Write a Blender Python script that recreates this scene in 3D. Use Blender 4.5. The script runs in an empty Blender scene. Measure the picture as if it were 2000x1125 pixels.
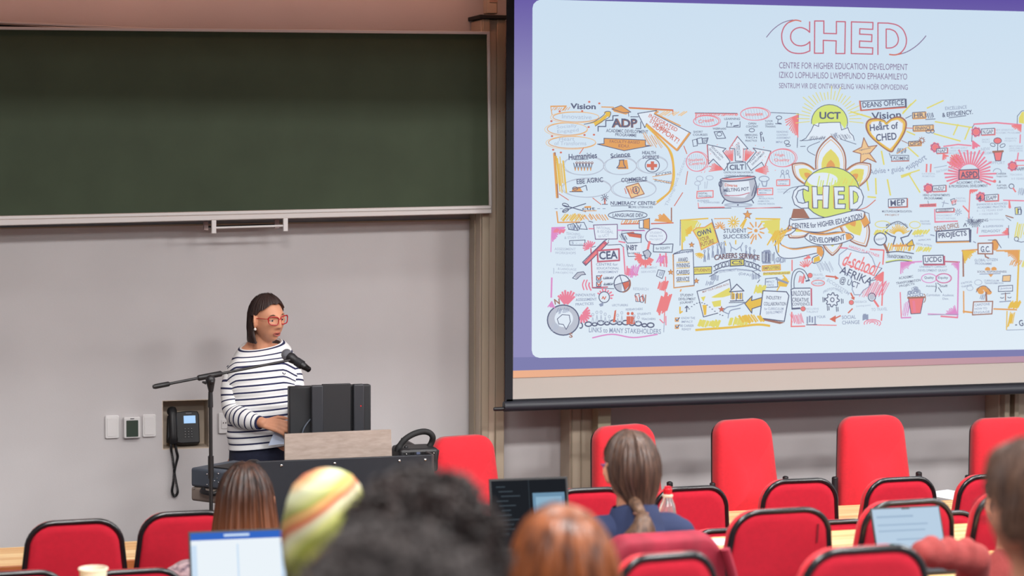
import bpy, bmesh, math, random
from math import sin, cos, pi, radians, sqrt, atan2, acos, exp
from mathutils import Vector, Matrix, noise, Euler
V = Vector
random.seed(7)
sc = bpy.context.scene
COL = sc.collection

# ------------------------------------------------------------------ camera
F = 4000.0
PHI = math.atan(4000 / 13000)
HC = 2.36
PITCH = math.atan(254 / 4000)
ROLL = 0.0042
cam_d = bpy.data.cameras.new('camera')
cam = bpy.data.objects.new('camera', cam_d)
COL.objects.link(cam)
fwd = V((sin(PHI) * cos(PITCH), cos(PHI) * cos(PITCH), -sin(PITCH)))
right0 = V((cos(PHI), -sin(PHI), 0))
up0 = right0.cross(fwd)
RIGHT = right0 * cos(ROLL) + up0 * sin(ROLL)
UP = up0 * cos(ROLL) - right0 * sin(ROLL)
CAM = V((0, 0, HC))
rm = Matrix((RIGHT, UP, -fwd)).transposed()
cam.matrix_world = Matrix.Translation(CAM) @ rm.to_4x4()
cam_d.sensor_width = 36
cam_d.lens = 36 * F / 2000
cam_d.clip_start = 0.05
cam_d.clip_end = 100
cam_d.dof.use_dof = True
cam_d.dof.focus_distance = 10.0
cam_d.dof.aperture_fstop = 2.3
sc.camera = cam


def ray(px, py):
    return fwd + RIGHT * ((px - 1000) / F) - UP * ((py - 562.5) / F)


def P(px, py, depth):
    return CAM + ray(px, py) * depth


def PW(px, py, Y):
    r = ray(px, py)
    return CAM + r * (Y / r.y)


def PZ(px, py, z):
    r = ray(px, py)
    return CAM + r * ((z - HC) / r.z)


# ------------------------------------------------------------------ world, light, exposure
sc.view_settings.view_transform = 'Standard'
sc.view_settings.look = 'None'
sc.view_settings.gamma = 1
sc.view_settings.exposure = 0.0
sc.view_settings.use_curve_mapping = False
w = bpy.data.worlds.new('world')
sc.world = w
w.use_nodes = True
w.node_tree.nodes['Background'].inputs[0].default_value = (0.86, 0.9, 1.0, 1)
w.node_tree.nodes['Background'].inputs[1].default_value = 0.42


def area(name, loc, target, sx, sy, power, col, spread=180):
    d = bpy.data.lights.new(name, 'AREA')
    d.shape = 'RECTANGLE'
    d.size = sx
    d.size_y = sy
    d.energy = power
    d.color = col
    d.spread = radians(spread)
    o = bpy.data.objects.new(name, d)
    COL.objects.link(o)
    o.location = loc
    o.rotation_euler = (V(target) - V(loc)).to_track_quat('-Z', 'Y').to_euler()
    return o


for x in (1.2, 3.8, 6.4, 9.0):
    area('ceiling_lamp', (x, 6.5, 4.42), (x, 7.1, 0), 1.2, 0.4, 78, (1.0, 0.98, 0.96))
for x in (0.6, 3.4, 6.2, 9.0):
    area('ceiling_lamp', (x, 3.4, 4.42), (x, 5.0, 0), 1.2, 0.5, 128, (1.0, 0.98, 0.96))
for x in (0.5, 4.5, 8.5):
    area('ceiling_lamp', (x, 0.2, 4.42), (x, 5.4, 1.0), 1.6, 0.8, 100, (1.0, 0.98, 0.97))
for x in (-0.4, 1.1, 2.6):
    area('warm_wall_lamp', (x, 10.1, 3.5), (x, 10.55, 3.15), 1.4, 0.1, 2.3, (1.0, 0.42, 0.26))
for x in (-0.3, 2.9, 5.2):
    area('front_downlight', (x, 8.35, 4.3), (x, 9.7, 0), 0.4, 0.4, 5, (1.0, 0.97, 0.96), 70)


# ------------------------------------------------------------------ materials
def lin(c):
    return c / 12.92 if c <= 0.04045 else ((c + 0.055) / 1.055) ** 2.4


def C(r, g, b, a=1):
    return (lin(r / 255), lin(g / 255), lin(b / 255), a)


MATS = {}


def mat(name, rgb, rough=0.6, metal=0, var=0.0, vscale=20, bump=0.0, bscale=200, stretch=(1, 1, 1), rgb2=None, spec=0.5, sheen=0, trans=0, clear=0):
    if name in MATS:
        return MATS[name]
    m = bpy.data.materials.new(name)
    m.use_nodes = True
    nt = m.node_tree
    b = nt.nodes['Principled BSDF']
    b.inputs['Base Color'].default_value = C(*rgb)
    b.inputs['Roughness'].default_value = rough
    b.inputs['Metallic'].default_value = metal
    b.inputs['Specular IOR Level'].default_value = spec
    b.inputs['Sheen Weight'].default_value = sheen
    b.inputs['Transmission Weight'].default_value = trans
    b.inputs['Coat Weight'].default_value = clear
    if var or rgb2 or bump:
        tc = nt.nodes.new('ShaderNodeTexCoord')
        mp = nt.nodes.new('ShaderNodeMapping')
        mp.inputs['Scale'].default_value = stretch
        nt.links.new(tc.outputs['Object'], mp.inputs[0])
    if var or rgb2:
        n = nt.nodes.new('ShaderNodeTexNoise')
        n.inputs['Scale'].default_value = vscale
        n.inputs['Detail'].default_value = 5
        nt.links.new(mp.outputs[0], n.inputs['Vector'])
        r = nt.nodes.new('ShaderNodeValToRGB')
        r.color_ramp.elements[0].position = 0.32
        r.color_ramp.elements[1].position = 0.68
        c1 = C(*rgb)
        c2 = C(*rgb2) if rgb2 else tuple(min(1, x * (1 + var)) for x in c1[:3]) + (1,)
        if not rgb2:
            c1 = tuple(x * (1 - var) for x in c1[:3]) + (1,)
        r.color_ramp.elements[0].color = c1
        r.color_ramp.elements[1].color = c2
        nt.links.new(n.outputs[0], r.inputs[0])
        nt.links.new(r.outputs[0], b.inputs['Base Color'])
    if bump:
        n2 = nt.nodes.new('ShaderNodeTexNoise')
        n2.inputs['Scale'].default_value = bscale
        n2.inputs['Detail'].default_value = 3
        nt.links.new(mp.outputs[0], n2.inputs['Vector'])
        bp = nt.nodes.new('ShaderNodeBump')
        bp.inputs['Strength'].default_value = bump
        bp.inputs['Distance'].default_value = 0.002
        nt.links.new(n2.outputs[0], bp.inputs['Height'])
        nt.links.new(bp.outputs[0], b.inputs['Normal'])
    MATS[name] = m
    return m


def emit(name, rgb, s=1.0, rgb2=None, axis=2, a=0, bb=1):
    """something that gives off light: a lit screen"""
    if name in MATS:
        return MATS[name]
    m = bpy.data.materials.new(name)
    m.use_nodes = True
    nt = m.node_tree
    nt.nodes.remove(nt.nodes['Principled BSDF'])
    e = nt.nodes.new('ShaderNodeEmission')
    e.inputs[0].default_value = C(*rgb)
    e.inputs[1].default_value = s
    nt.links.new(e.outputs[0], nt.nodes['Material Output'].inputs[0])
    if rgb2:
        tc = nt.nodes.new('ShaderNodeTexCoord')
        sp = nt.nodes.new('ShaderNodeSeparateXYZ')
        nt.links.new(tc.outputs['Object'], sp.inputs[0])
        mr = nt.nodes.new('ShaderNodeMapRange')
        mr.inputs[1].default_value = a
        mr.inputs[2].default_value = bb
        nt.links.new(sp.outputs[axis], mr.inputs[0])
        mx = nt.nodes.new('ShaderNodeMix')
        mx.data_type = 'RGBA'
        mx.inputs[6].default_value = C(*rgb)
        mx.inputs[7].default_value = C(*rgb2)
        nt.links.new(mr.outputs[0], mx.inputs[0])
        nt.links.new(mx.outputs[2], e.inputs[0])
    MATS[name] = m
    return m


def ramp_mat(name, stops, rot, scale, dist=1.5, rough=0.9, loc=(0, 0, 0)):
    """cloth printed with bands of several colours"""
    m = bpy.data.materials.new(name)
    m.use_nodes = True
    nt = m.node_tree
    b = nt.nodes['Principled BSDF']
    b.inputs['Roughness'].default_value = rough
    tc = nt.nodes.new('ShaderNodeTexCoord')
    mp = nt.nodes.new('ShaderNodeMapping')
    mp.inputs['Rotation'].default_value = rot
    mp.inputs['Location'].default_value = loc
    nt.links.new(tc.outputs['Object'], mp.inputs[0])
    wv = nt.nodes.new('ShaderNodeTexWave')
    wv.wave_profile = 'SAW'
    wv.wave_type = 'RINGS'
    wv.rings_direction = 'SPHERICAL'
    wv.inputs['Scale'].default_value = scale
    wv.inputs['Distortion'].default_value = dist
    wv.inputs['Detail Scale'].default_value = 0.6
    nt.links.new(mp.outputs[0], wv.inputs[0])
    r = nt.nodes.new('ShaderNodeValToRGB')
    el = r.color_ramp.elements
    while len(el) < len(stops):
        el.new(0.5)
    for e, (p, c) in zip(el, stops):
        e.position = p
        e.color = C(*c)
    nt.links.new(wv.outputs[0], r.inputs[0])
    nt.links.new(r.outputs[0], b.inputs['Base Color'])
    return m


def wood_mat(name, c1, c2):
    m = bpy.data.materials.new(name)
    m.use_nodes = True
    nt = m.node_tree
    b = nt.nodes['Principled BSDF']
    b.inputs['Roughness'].default_value = 0.4
    tc = nt.nodes.new('ShaderNodeTexCoord')
    mp = nt.nodes.new('ShaderNodeMapping')
    mp.inputs['Scale'].default_value = (0.8, 22, 22)
    nt.links.new(tc.outputs['Object'], mp.inputs[0])
    n = nt.nodes.new('ShaderNodeTexNoise')
    n.inputs['Scale'].default_value = 1.6
    n.inputs['Detail'].default_value = 6
    n.inputs['Distortion'].default_value = 0.4
    nt.links.new(mp.outputs[0], n.inputs[0])
    r = nt.nodes.new('ShaderNodeValToRGB')
    r.color_ramp.elements[0].position = 0.38
    r.color_ramp.elements[1].position = 0.62
    r.color_ramp.elements[0].color = C(*c1)
    r.color_ramp.elements[1].color = C(*c2)
    nt.links.new(n.outputs[0], r.inputs[0])
    nt.links.new(r.outputs[0], b.inputs['Base Color'])
    return m


M_wall = mat('painted_wall', (203, 199, 200), 0.75, var=0.03, vscale=2.5, bump=0.15, bscale=120)
M_ceil = mat('ceiling_white', (215, 212, 208), 0.9)
M_floor = mat('floor_carpet', (92, 90, 96), 0.95, var=0.1, vscale=30)
M_board = mat('chalkboard_green', (56, 68, 50), 0.6, var=0.10, vscale=4, rgb2=(62, 75, 56), spec=0.25)
M_alu = mat('brushed_aluminium', (205, 200, 198), 0.42, 0.35)
M_boarddark = mat('dark_board_back', (28, 30, 30), 0.8)
M_col = mat('column_beige_metal', (196, 180, 160), 0.45, 0.15, var=0.04, vscale=5)
M_col2 = mat('column_olive_metal', (168, 154, 134), 0.5, 0.1)
M_colL = mat('column_light_metal', (176, 168, 142), 0.5, 0.1)
M_black = mat('black_plastic', (26, 26, 29), 0.45)
M_blackm = mat('matt_black_metal', (30, 31, 34), 0.55, var=0.08, vscale=40)
M_char = mat('charcoal_plastic', (33, 35, 39), 0.5)
M_charb = mat('blue_charcoal_metal', (72, 80, 92), 0.5, var=0.06, vscale=12)
M_taupe = mat('taupe_metal', (132, 120, 112), 0.5)
M_white = mat('white_plastic', (228, 226, 226), 0.35)
M_lcd = mat('unlit_lcd', (62, 76, 68), 0.25)
M_niche = mat('niche_beige', (208, 192, 174), 0.8, var=0.05, vscale=6)
M_screen = mat('screen_fabric', (176, 170, 164), 0.9)
M_blk = mat('screen_black_border', (20, 22, 30), 0.85)
M_red = mat('red_upholstery', (216, 36, 50), 0.9, var=0.05, vscale=60, bump=0.25, bscale=900, sheen=0.15)
M_reddark = mat('red_back_cloth', (192, 20, 46), 0.95, var=0.05, vscale=50, bump=0.25, bscale=900)
M_trim = mat('black_edge_trim', (24, 25, 28), 0.22, spec=0.8)
M_chrome = mat('chrome', (190, 190, 192), 0.2, 1)
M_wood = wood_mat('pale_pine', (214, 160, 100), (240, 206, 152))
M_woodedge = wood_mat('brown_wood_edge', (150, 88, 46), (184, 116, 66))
M_ply = mat('greyed_plywood', (150, 134, 124), 0.7, rgb2=(168, 152, 142), vscale=6, stretch=(3, 3, 12))
M_paper = mat('paper', (232, 236, 244), 0.8)
M_bpaper = mat('pale_blue_paper', (196, 208, 232), 0.8)
M_cup = mat('cream_paper_cup', (236, 228, 206), 0.7)
M_skin = mat('skin_warm', (214, 152, 120), 0.55, var=0.05, vscale=25, sheen=0.05)
M_skin2 = mat('skin_tan', (190, 130, 104), 0.55, var=0.05, vscale=25)
M_skin3 = mat('skin_brown', (120, 80, 62), 0.55, var=0.05, vscale=25)
M_lips = mat('lips', (178, 88, 80), 0.45)
M_eye = mat('eye_white', (225, 220, 214), 0.2)
M_iris = mat('iris_dark', (40, 26, 20), 0.15)
M_brow = mat('eyebrow_brown', (92, 64, 52), 0.9)
M_redframe = mat('red_glasses', (170, 22, 36), 0.25)
M_lens = mat('clear_lens', (255, 255, 255), 0.02, trans=1)
M_pearl = mat('pearl', (235, 230, 224), 0.2)
M_knitw = mat('white_cotton', (232, 233, 234), 0.9, bump=0.3, bscale=500)
M_navy = mat('navy_cotton', (34, 38, 76), 0.9, bump=0.3, bscale=500)
M_trous = mat('dark_navy_denim', (26, 30, 52), 0.9, var=0.1, vscale=80)
M_shirtnavy = mat('navy_shirt', (38, 50, 86), 0.85, var=0.08, vscale=20)
M_floral = mat('floral_blouse', (196, 170, 172), 0.85, rgb2=(96, 78, 92), vscale=45)
M_coral = mat('coral_knit', (152, 64, 62), 0.95, var=0.14, vscale=30, bump=0.8, bscale=160)
M_maroon = mat('maroon_jacket', (150, 34, 56), 0.75, var=0.22, vscale=9, stretch=(1.6, 1, .25))  # upright darker streaks paint the shade of folds into the cloth colour
M_darkcloth = mat('dark_cloth', (44, 42, 48), 0.9, var=0.1, vscale=30)
M_olive = mat('olive_cloth', (112, 96, 62), 0.9, var=0.1, vscale=30)
HS = (1, 1, 0.06)
M_hair_sp = mat('hair_dark_brown', (34, 24, 24), 0.55, rgb2=(62, 42, 38), vscale=220, stretch=HS)
M_hair_long = mat('hair_brown_ombre', (32, 23, 22), 0.45, rgb2=(78, 50, 38), vscale=60, stretch=HS)
def dye(m, z0, z1, rgb):
    """hair dyed lighter towards its ends"""
    nt = m.node_tree
    b = nt.nodes['Principled BSDF']
    src = b.inputs['Base Color'].links[0].from_socket
    tc = nt.nodes.new('ShaderNodeTexCoord'); sp = nt.nodes.new('ShaderNodeSeparateXYZ'); mr = nt.nodes.new('ShaderNodeMapRange'); mx = nt.nodes.new('ShaderNodeMix')
    mx.data_type = 'RGBA'
    nt.links.new(tc.outputs['Object'], sp.inputs[0]); nt.links.new(sp.outputs[2], mr.inputs[0])
    mr.inputs[1].default_value = z0; mr.inputs[2].default_value = z1
    mr.inputs[3].default_value = .75; mr.inputs[4].default_value = 0
    mx.inputs[7].default_value = C(*rgb)
    nt.links.new(src, mx.inputs[6]); nt.links.new(mr.outputs[0], mx.inputs[0]); nt.links.new(mx.outputs[2], b.inputs['Base Color'])


dye(M_hair_long, .94, 1.15, (150, 86, 48))
M_hair_pony = mat('hair_mid_brown', (54, 40, 36), 0.42, rgb2=(100, 74, 60), vscale=120, stretch=HS)
M_hair_aub = mat('hair_auburn', (74, 38, 24), 0.36, rgb2=(172, 98, 54), vscale=36, stretch=HS)
M_hair_curl = mat('hair_black_curls', (20, 15, 15), 0.6, rgb2=(56, 40, 37), vscale=40)
M_hair_grey = mat('hair_greying_black', (32, 28, 30), 0.6, rgb2=(92, 83, 81), vscale=60)
M_hair_rt = mat('hair_chestnut', (58, 40, 34), 0.5, rgb2=(112, 80, 62), vscale=70, stretch=HS)


# ------------------------------------------------------------------ mesh helpers
ROOTM = {}


class MB:
    def __init__(s):
        s.v = []
        s.f = []
        s.m = []

    def add(s, vs, fs, mi=0):
        o = len(s.v)
        s.v += [V(p) for p in vs]
        for f in fs:
            s.f.append(tuple(i + o for i in f))
            s.m.append(mi)

    def box(s, c, sz, R=None, mi=0):
        c = V(c)
        x, y, z = sz[0] / 2, sz[1] / 2, sz[2] / 2
        vs = []
        for p in ((-x, -y, -z), (x, -y, -z), (x, y, -z), (-x, y, -z), (-x, -y, z), (x, -y, z), (x, y, z), (-x, y, z)):
            p = V(p)
            vs.append(c + (R @ p if R else p))
        s.add(vs, [(0, 3, 2, 1), (4, 5, 6, 7), (0, 1, 5, 4), (1, 2, 6, 5), (2, 3, 7, 6), (3, 0, 4, 7)], mi)

    def hexa(s, p8, mi=0):
        s.add(p8, [(0, 3, 2, 1), (4, 5, 6, 7), (0, 1, 5, 4), (1, 2, 6, 5), (2, 3, 7, 6), (3, 0, 4, 7)], mi)

    def loft(s, rings, closed=True, caps=True, mi=0, mis=None):
        n = len(rings[0])
        vs = [p for r in rings for p in r]
        o = len(s.v)
        s.v += [V(p) for p in vs]
        for i in range(len(rings) - 1):
            for j in range(n if closed else n - 1):
                k = (j + 1) % n
                s.f.append((o + i * n + j, o + i * n + k, o + (i + 1) * n + k, o + (i + 1) * n + j))
                s.m.append(mis[i] if mis else mi)
        if caps:
            s.f.append(tuple(o + j for j in reversed(range(n))))
            s.m.append(mis[0] if mis else mi)
            s.f.append(tuple(o + (len(rings) - 1) * n + j for j in range(n)))
            s.m.append(mis[-1] if mis else mi)

    def tube(s, pts, r, n=10, mi=0, closed=False, caps=True, flat=1.0):
        pts = [V(p) for p in pts]
        rs = r if isinstance(r, (list, tuple)) else [r] * len(pts)
        rings = []
        N = len(pts)
        prev = None
        for i in range(N):
            if closed:
                t = pts[(i + 1) % N] - pts[i - 1]
            else:
                t = pts[min(i + 1, N - 1)] - pts[max(i - 1, 0)]
            t.normalize()
            if prev is None:
                a = V((0, 0, 1)) if abs(t.z) < 0.9 else V((1, 0, 0))
                u = t.cross(a).normalized()
            else:
                u = (prev - t * prev.dot(t)).normalized()
            prev = u
            wv = t.cross(u)
            rings.append([pts[i] + (u * cos(2 * pi * k / n) + wv * sin(2 * pi * k / n) * flat) * rs[i] for k in range(n)])
        if closed:
            rings.append(rings[0])
        s.loft(rings, True, caps and not closed, mi)

    def ell(s, c, r, R=None, n=20, m=12, mi=0):
        c = V(c)
        r = (r, r, r) if not hasattr(r, '__len__') else r
        vs = [None] * 0
        for i in range(1, m):
            th = pi * i / m
            for j in range(n):
                a = 2 * pi * j / n
                p = V((r[0] * sin(th) * cos(a), r[1] * sin(th) * sin(a), r[2] * cos(th)))
                vs.append(c + (R @ p if R else p))
        t = V((0, 0, r[2]))
        vs += [c + (R @ t if R else t), c - (R @ t if R else t)]
        fs = []
        for i in range(m - 2):
            for j in range(n):
                k = (j + 1) % n
                fs.append((i * n + j, (i + 1) * n + j, (i + 1) * n + k, i * n + k))
        T = (m - 1) * n
        for j in range(n):
            k = (j + 1) % n
            fs.append((T, j, k))
            fs.append((T + 1, (m - 2) * n + k, (m - 2) * n + j))
        s.add(vs, fs, mi)

    def cap(s, a, ra, b, rb, n=16, mi=0):
        """tapered capsule"""
        a, b = V(a), V(b)
        d = (b - a)
        L = d.length
        d.normalize()
        pts, rs = [], []
        for k in range(5):
            t = pi / 2 * k / 5
            pts.append(a - d * ra * cos(t))
            rs.append(max(ra * sin(t), ra * 0.05))
        for k in range(5):
            pts.append(a + d * L * k / 4)
            rs.append(ra + (rb - ra) * k / 4)
        for k in range(1, 6):
            t = pi / 2 * k / 5
            pts.append(b + d * rb * sin(t))
            rs.append(max(rb * cos(t), rb * 0.05))
        s.tube(pts, rs, n, mi)

    def lathe(s, c, prof, n=28, mi=0, R=None, mis=None):
        c = V(c)
        rings = []
        for (r, z) in prof:
            ring = []
            for k in range(n):
                p = V((r * cos(2 * pi * k / n), r * sin(2 * pi * k / n), z))
                ring.append(c + (R @ p if R else p))
            rings.append(ring)
        s.loft(rings, True, True, mi, mis)

    def plate(s, outline, y0, y1, mi=0):
        """outline in (x,z), extruded from y0 to y1"""
        a = [V((x, y0, z)) for x, z in outline]
        b = [V((x, y1, z)) for x, z in outline]
        s.loft([a, b], True, True, mi)

    def build(s, name, mats, parent=None, world=False, bevel=0, seg=2, smooth=True, ang=35, subsurf=0):
        mats = mats if isinstance(mats, (list, tuple)) else [mats]
        me = bpy.data.meshes.new(name)
        vs = s.v
        if world and parent is not None:
            inv = ROOTM[parent].inverted()
            vs = [inv @ p for p in vs]
        me.from_pydata([tuple(p) for p in vs], [], s.f)
        for m in mats:
            me.materials.append(m)
        me.polygons.foreach_set('material_index', s.m)
        bm = bmesh.new()
        bm.from_mesh(me)
        bmesh.ops.recalc_face_normals(bm, faces=bm.faces)
        bm.to_mesh(me)
        bm.free()
        if smooth:
            me.polygons.foreach_set('use_smooth', [True] * len(me.polygons))
            if not subsurf:
                me.set_sharp_from_angle(angle=radians(ang))
        o = bpy.data.objects.new(name, me)
        COL.objects.link(o)
        if parent is not None:
            o.parent = parent
            ROOTM[o] = ROOTM[parent]
        else:
            ROOTM[o] = Matrix.Identity(4)
        if bevel:
            b = o.modifiers.new('bevel', 'BEVEL')
            b.width = bevel
            b.segments = seg
            b.limit_method = 'ANGLE'
        if subsurf:
            b = o.modifiers.new('sub', 'SUBSURF')
            b.levels = subsurf
            b.render_levels = subsurf
        return o

    def remesh(s, name, m, parent=None, voxel=0.006, it=3, world=False, fac=0.5):
        """grow one continuous skin over everything in the builder"""
        o = s.build('tmp', m, None, smooth=False)
        r = o.modifiers.new('r', 'REMESH')
        r.mode = 'VOXEL'
        r.voxel_size = voxel
        if it:
            q = o.modifiers.new('s', 'SMOOTH')
            q.iterations = it
            q.factor = fac
        dg = bpy.context.evaluated_depsgraph_get()
        me = bpy.data.meshes.new_from_object(o.evaluated_get(dg))
        old = o.data
        bpy.data.objects.remove(o)
        bpy.data.meshes.remove(old)
        me.name = name
        if world and parent is not None:
            me.transform(ROOTM[parent].inverted())
        me.materials.clear()
        me.materials.append(m)
        me.polygons.foreach_set('use_smooth', [True] * len(me.polygons))
        ob = bpy.data.objects.new(name, me)
        COL.objects.link(ob)
        if parent is not None:
            ob.parent = parent
            ROOTM[ob] = ROOTM[parent]
        return ob


def tag(o, label, cat, group=None):
    o['label'] = label
    o['category'] = cat
    if group:
        o['group'] = group
    return o


def thing(name, label, cat, loc=(0, 0, 0), rz=0, group=None):
    o = bpy.data.objects.new(name, None)
    o.empty_display_size = 0.1
    COL.objects.link(o)
    o.location = loc
    o.rotation_euler = (0, 0, rz)
    ROOTM[o] = Matrix.Translation(V(loc)) @ Matrix.Rotation(rz, 4, 'Z')
    return tag(o, label, cat, group)


def struct(mb, name, m, **k):
    o = mb.build(name, m, **k)
    o['kind'] = 'structure'
    return o


def dup(root, loc, rz, label, sx=1.0, sz=1.0):
    r = root.copy()
    COL.objects.link(r)
    r.location = loc
    r.rotation_euler = (0, 0, rz)
    r.scale = (sx, 1, sz)
    r['label'] = label
    for ch in list(root.children):
        c = ch.copy()
        COL.objects.link(c)
        c.parent = r
        for g in list(ch.children):
            d = g.copy()
            COL.objects.link(d)
            d.parent = c
    return r


def rrect(w, h, r, n=5, cx=0, cz=0):
    out = []
    for (sx, sz, a0) in ((1, -1, -90), (1, 1, 0), (-1, 1, 90), (-1, -1, 180)):
        for k in range(n + 1):
            a = radians(a0 + 90 * k / n)
            out.append((cx + sx * (w / 2 - r) + r * cos(a), cz + sz * (h / 2 - r) + r * sin(a)))
    return out


def smooth_path(pts, n=6, closed=False):
    """Catmull-Rom through the points"""
    pts = [V(p) for p in pts]
    N = len(pts)
    out = []
    rng = range(N) if closed else range(N - 1)
    for i in rng:
        if closed:
            p0, p1, p2, p3 = pts[i - 1], pts[i], pts[(i + 1) % N], pts[(i + 2) % N]
        else:
            p0, p1, p2, p3 = pts[max(i - 1, 0)], pts[i], pts[i + 1], pts[min(i + 2, N - 1)]
        for k in range(n):
            t = k / n
            out.append(0.5 * ((2 * p1) + (p2 - p0) * t + (2 * p0 - 5 * p1 + 4 * p2 - p3) * t * t + (3 * p1 - p0 - 3 * p2 + p3) * t ** 3))
    if not closed:
        out.append(pts[-1])
    return out


def sstep(a, b, x):
    t = max(0, min(1, (x - a) / (b - a)))
    return t * t * (3 - 2 * t)


# ------------------------------------------------------------------ the room
YW = 10.55
YB = YW - 0.24      # sliding chalkboard in front
YB2 = YW - 0.13     # rear chalkboard
YS = YW - 0.48      # projection screen
X0, X1 = -5.0, 11.0
NX0, NX1 = PW(317, 830, YW).x, PW(409, 830, YW).x      # wall niche for the telephone
NZ1, NZ0 = PW(360, 781, YW).z, PW(360, 877, YW).z
b = MB()
t = 0.16
for (xa, xb, za, zb) in ((X0, NX0, 0, 4.5), (NX1, X1, 0, 4.5), (NX0, NX1, 0, NZ0), (NX0, NX1, NZ1, 4.5)):
    b.box(((xa + xb) / 2, YW + t / 2, (za + zb) / 2), (xb - xa, t, zb - za))
struct(b, 'wall_front', M_wall, smooth=False)
b = MB()
b.box(((NX0 + NX1) / 2, YW + t + 0.01, (NZ0 + NZ1) / 2), (NX1 - NX0 + .02, 0.02, NZ1 - NZ0 + .02))
e = 0.004
b.box((NX0 - 0 + e / 2, YW + t / 2 + .001, (NZ0 + NZ1) / 2), (e, t, NZ1 - NZ0))
b.box((NX1 - e / 2, YW + t / 2 + .001, (NZ0 + NZ1) / 2), (e, t, NZ1 - NZ0))
b.box(((NX0 + NX1) / 2, YW + t / 2 + .001, NZ0 + e / 2), (NX1 - NX0 - 2 * e, t, e))
b.box(((NX0 + NX1) / 2, YW + t / 2 + .001, NZ1 - e / 2), (NX1 - NX0 - 2 * e, t, e))
struct(b, 'trim_1', M_niche, smooth=False)
b = MB()
b.box(((X0 + X1) / 2, (YW - 4) / 2, -0.05), (X1 - X0, YW + 4, 0.1))
struct(b, 'floor', M_floor, smooth=False)
TIERS = [(7.28, .22), (6.56, .28), (5.6, .38), (4.75, .50), (3.95, .62), (3.1, .74), (2.3, .80)]
for i, (y, z) in enumerate(TIERS):
    y2 = TIERS[i + 1][0] if i + 1 < len(TIERS) else -4
    b = MB()
    b.box(((X0 + X1) / 2, (y + y2) / 2, z / 2), (X1 - X0, y - y2, z))
    struct(b, 'floor_tier_%d' % (i + 1), M_floor, smooth=False)
b = MB()
b.box(((X0 + X1) / 2, (YW - 4) / 2, 4.55), (X1 - X0, YW + 4, 0.1))
struct(b, 'ceiling', M_ceil, smooth=False)
b = MB()
b.box(((X0 + X1) / 2, 8.0, 3.86), (X1 - X0, 0.12, 1.28))
struct(b, 'added_light_block', M_ceil, smooth=False)      # unseen bulkhead, added to keep hall light off the upper front wall
b = MB()
b.box((X0 - .05, (YW - 4) / 2, 2.25), (.1, YW + 4, 4.5))
struct(b, 'wall_left', M_wall, smooth=False)
b = MB()
b.box((X1 + .05, (YW - 4) / 2, 2.25), (.1, YW + 4, 4.5))
struct(b, 'wall_right', M_wall, smooth=False)

# ------------------------------------------------------------------ columns of the sliding boards


def column(x0, x1, z0, z1, label, steps, cap=True, yf=None):
    cx = (x0 + x1) / 2
    r = thing('board_column', label, 'column', (cx, YW - 0.1, z0), 0)
    b = MB()
    yf = yf or 0.16
    b.box((0, 0.1 - yf / 2 - .002, (z1 - z0) / 2), (x1 - x0, yf, z1 - z0))
    b.build('post', M_col, r, bevel=.006)
    b = MB()
    wd = x1 - x0
    for (fx, fw, fd) in steps:
        b.box((-wd / 2 + fx * wd, 0.1 - yf - fd / 2 - .002, (z1 - z0) / 2), (fw * wd, fd, z1 - z0))
    b.build('guide_rail', M_col2, r, bevel=.004)
    if cap:
        b = MB()
        b.box((0, 0.1 - yf / 2 - .01, z1 - z0 + .012), (wd + .03, yf + .05, .02))
        b.build('cap', M_boarddark, r, bevel=.003)
    return r


cl, cr = PW(938, 600, YW - .2).x, PW(985, 600, YW - .2).x
ztop = PW(960, 38, YW - .2).z
col1 = column(cl, cr, 0, ztop, 'beige metal column between the green chalkboard and the projection screen', [(.18, .3, .022), (.8, .36, .02)], yf=.195)
b = MB()
x = PW(930, 600, YW - .1).x
b.box((x, YW - .06, ztop / 2 - .06), (.028, .10, ztop - .12))
o = b.build('side_rail', M_col2, col1, world=True, bevel=.004)
cl, cr = PW(1117, 870, YW - .2).x, PW(1182, 870, YW - .2).x
col2 = column(cl, cr, 0, 3.3, 'olive metal column under the projection screen behind the ponytailed woman', [(.34, .05, .006), (.06, .05, .006)])
b = MB()
b.box((cr - .028, YW - .215, 1.6), (.075, .10, 3.2))
b.build('light_rail', M_colL, col2, world=True, bevel=.004)
cl, cr = PW(1958, 800, YW - .2).x, PW(2030, 800, YW - .2).x
col3 = column(cl, cr, 0, 3.3, 'metal column at the right edge of the photo below the screen', [(.1, .14, .05), (.36, .12, .05)], cap=False)
# pipe with a paper tag above the first column
r = thing('wall_conduit', 'grey conduit with a paper tag standing on top of the beige column', 'conduit', (PW(962, 20, YW - .2).x, YW - .18, ztop + .03))
b = MB()
b.box((0, .02, .5), (.062, .06, 1.0))
b.build('conduit_pipe', M_col, r, bevel=.006)
b = MB()
b.box((.008, -.012, .16), (.042, .003, .20))
for k in range(7):
    b.box((.008, -.0145, .085 + k * .024), (.024 - .004 * (k % 3), .002, .006), mi=1)
b.build('paper_tag', [mat('aged_paper', (170, 140, 124), .8), M_char], r)

# ------------------------------------------------------------------ chalkboards


def quad_on(Y, pts):
    return [PW(x, y, Y) for x, y in pts]


def slab(b, q, th, mi=0):
    """four corner points (clockwise from top left) given thickness away from the viewer"""
    d = V((0, th, 0))
    b.hexa([q[3], q[2], q[2] + d, q[3] + d, q[0], q[1], q[1] + d, q[0] + d], mi)


p0 = PW(500, 250, YB)
bd = thing('chalkboard', 'wide dark green chalkboard with pale metal frame on the front wall', 'chalkboard', (p0.x, YB, PW(0, 440, YB).z))


def bl(x):     # board edges in the photograph: top and tray top and tray bottom
    return 55 + (x) * 9.2 / 957, 422 - x * 20 / 957, 441 - x * 24.0 / 957


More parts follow.
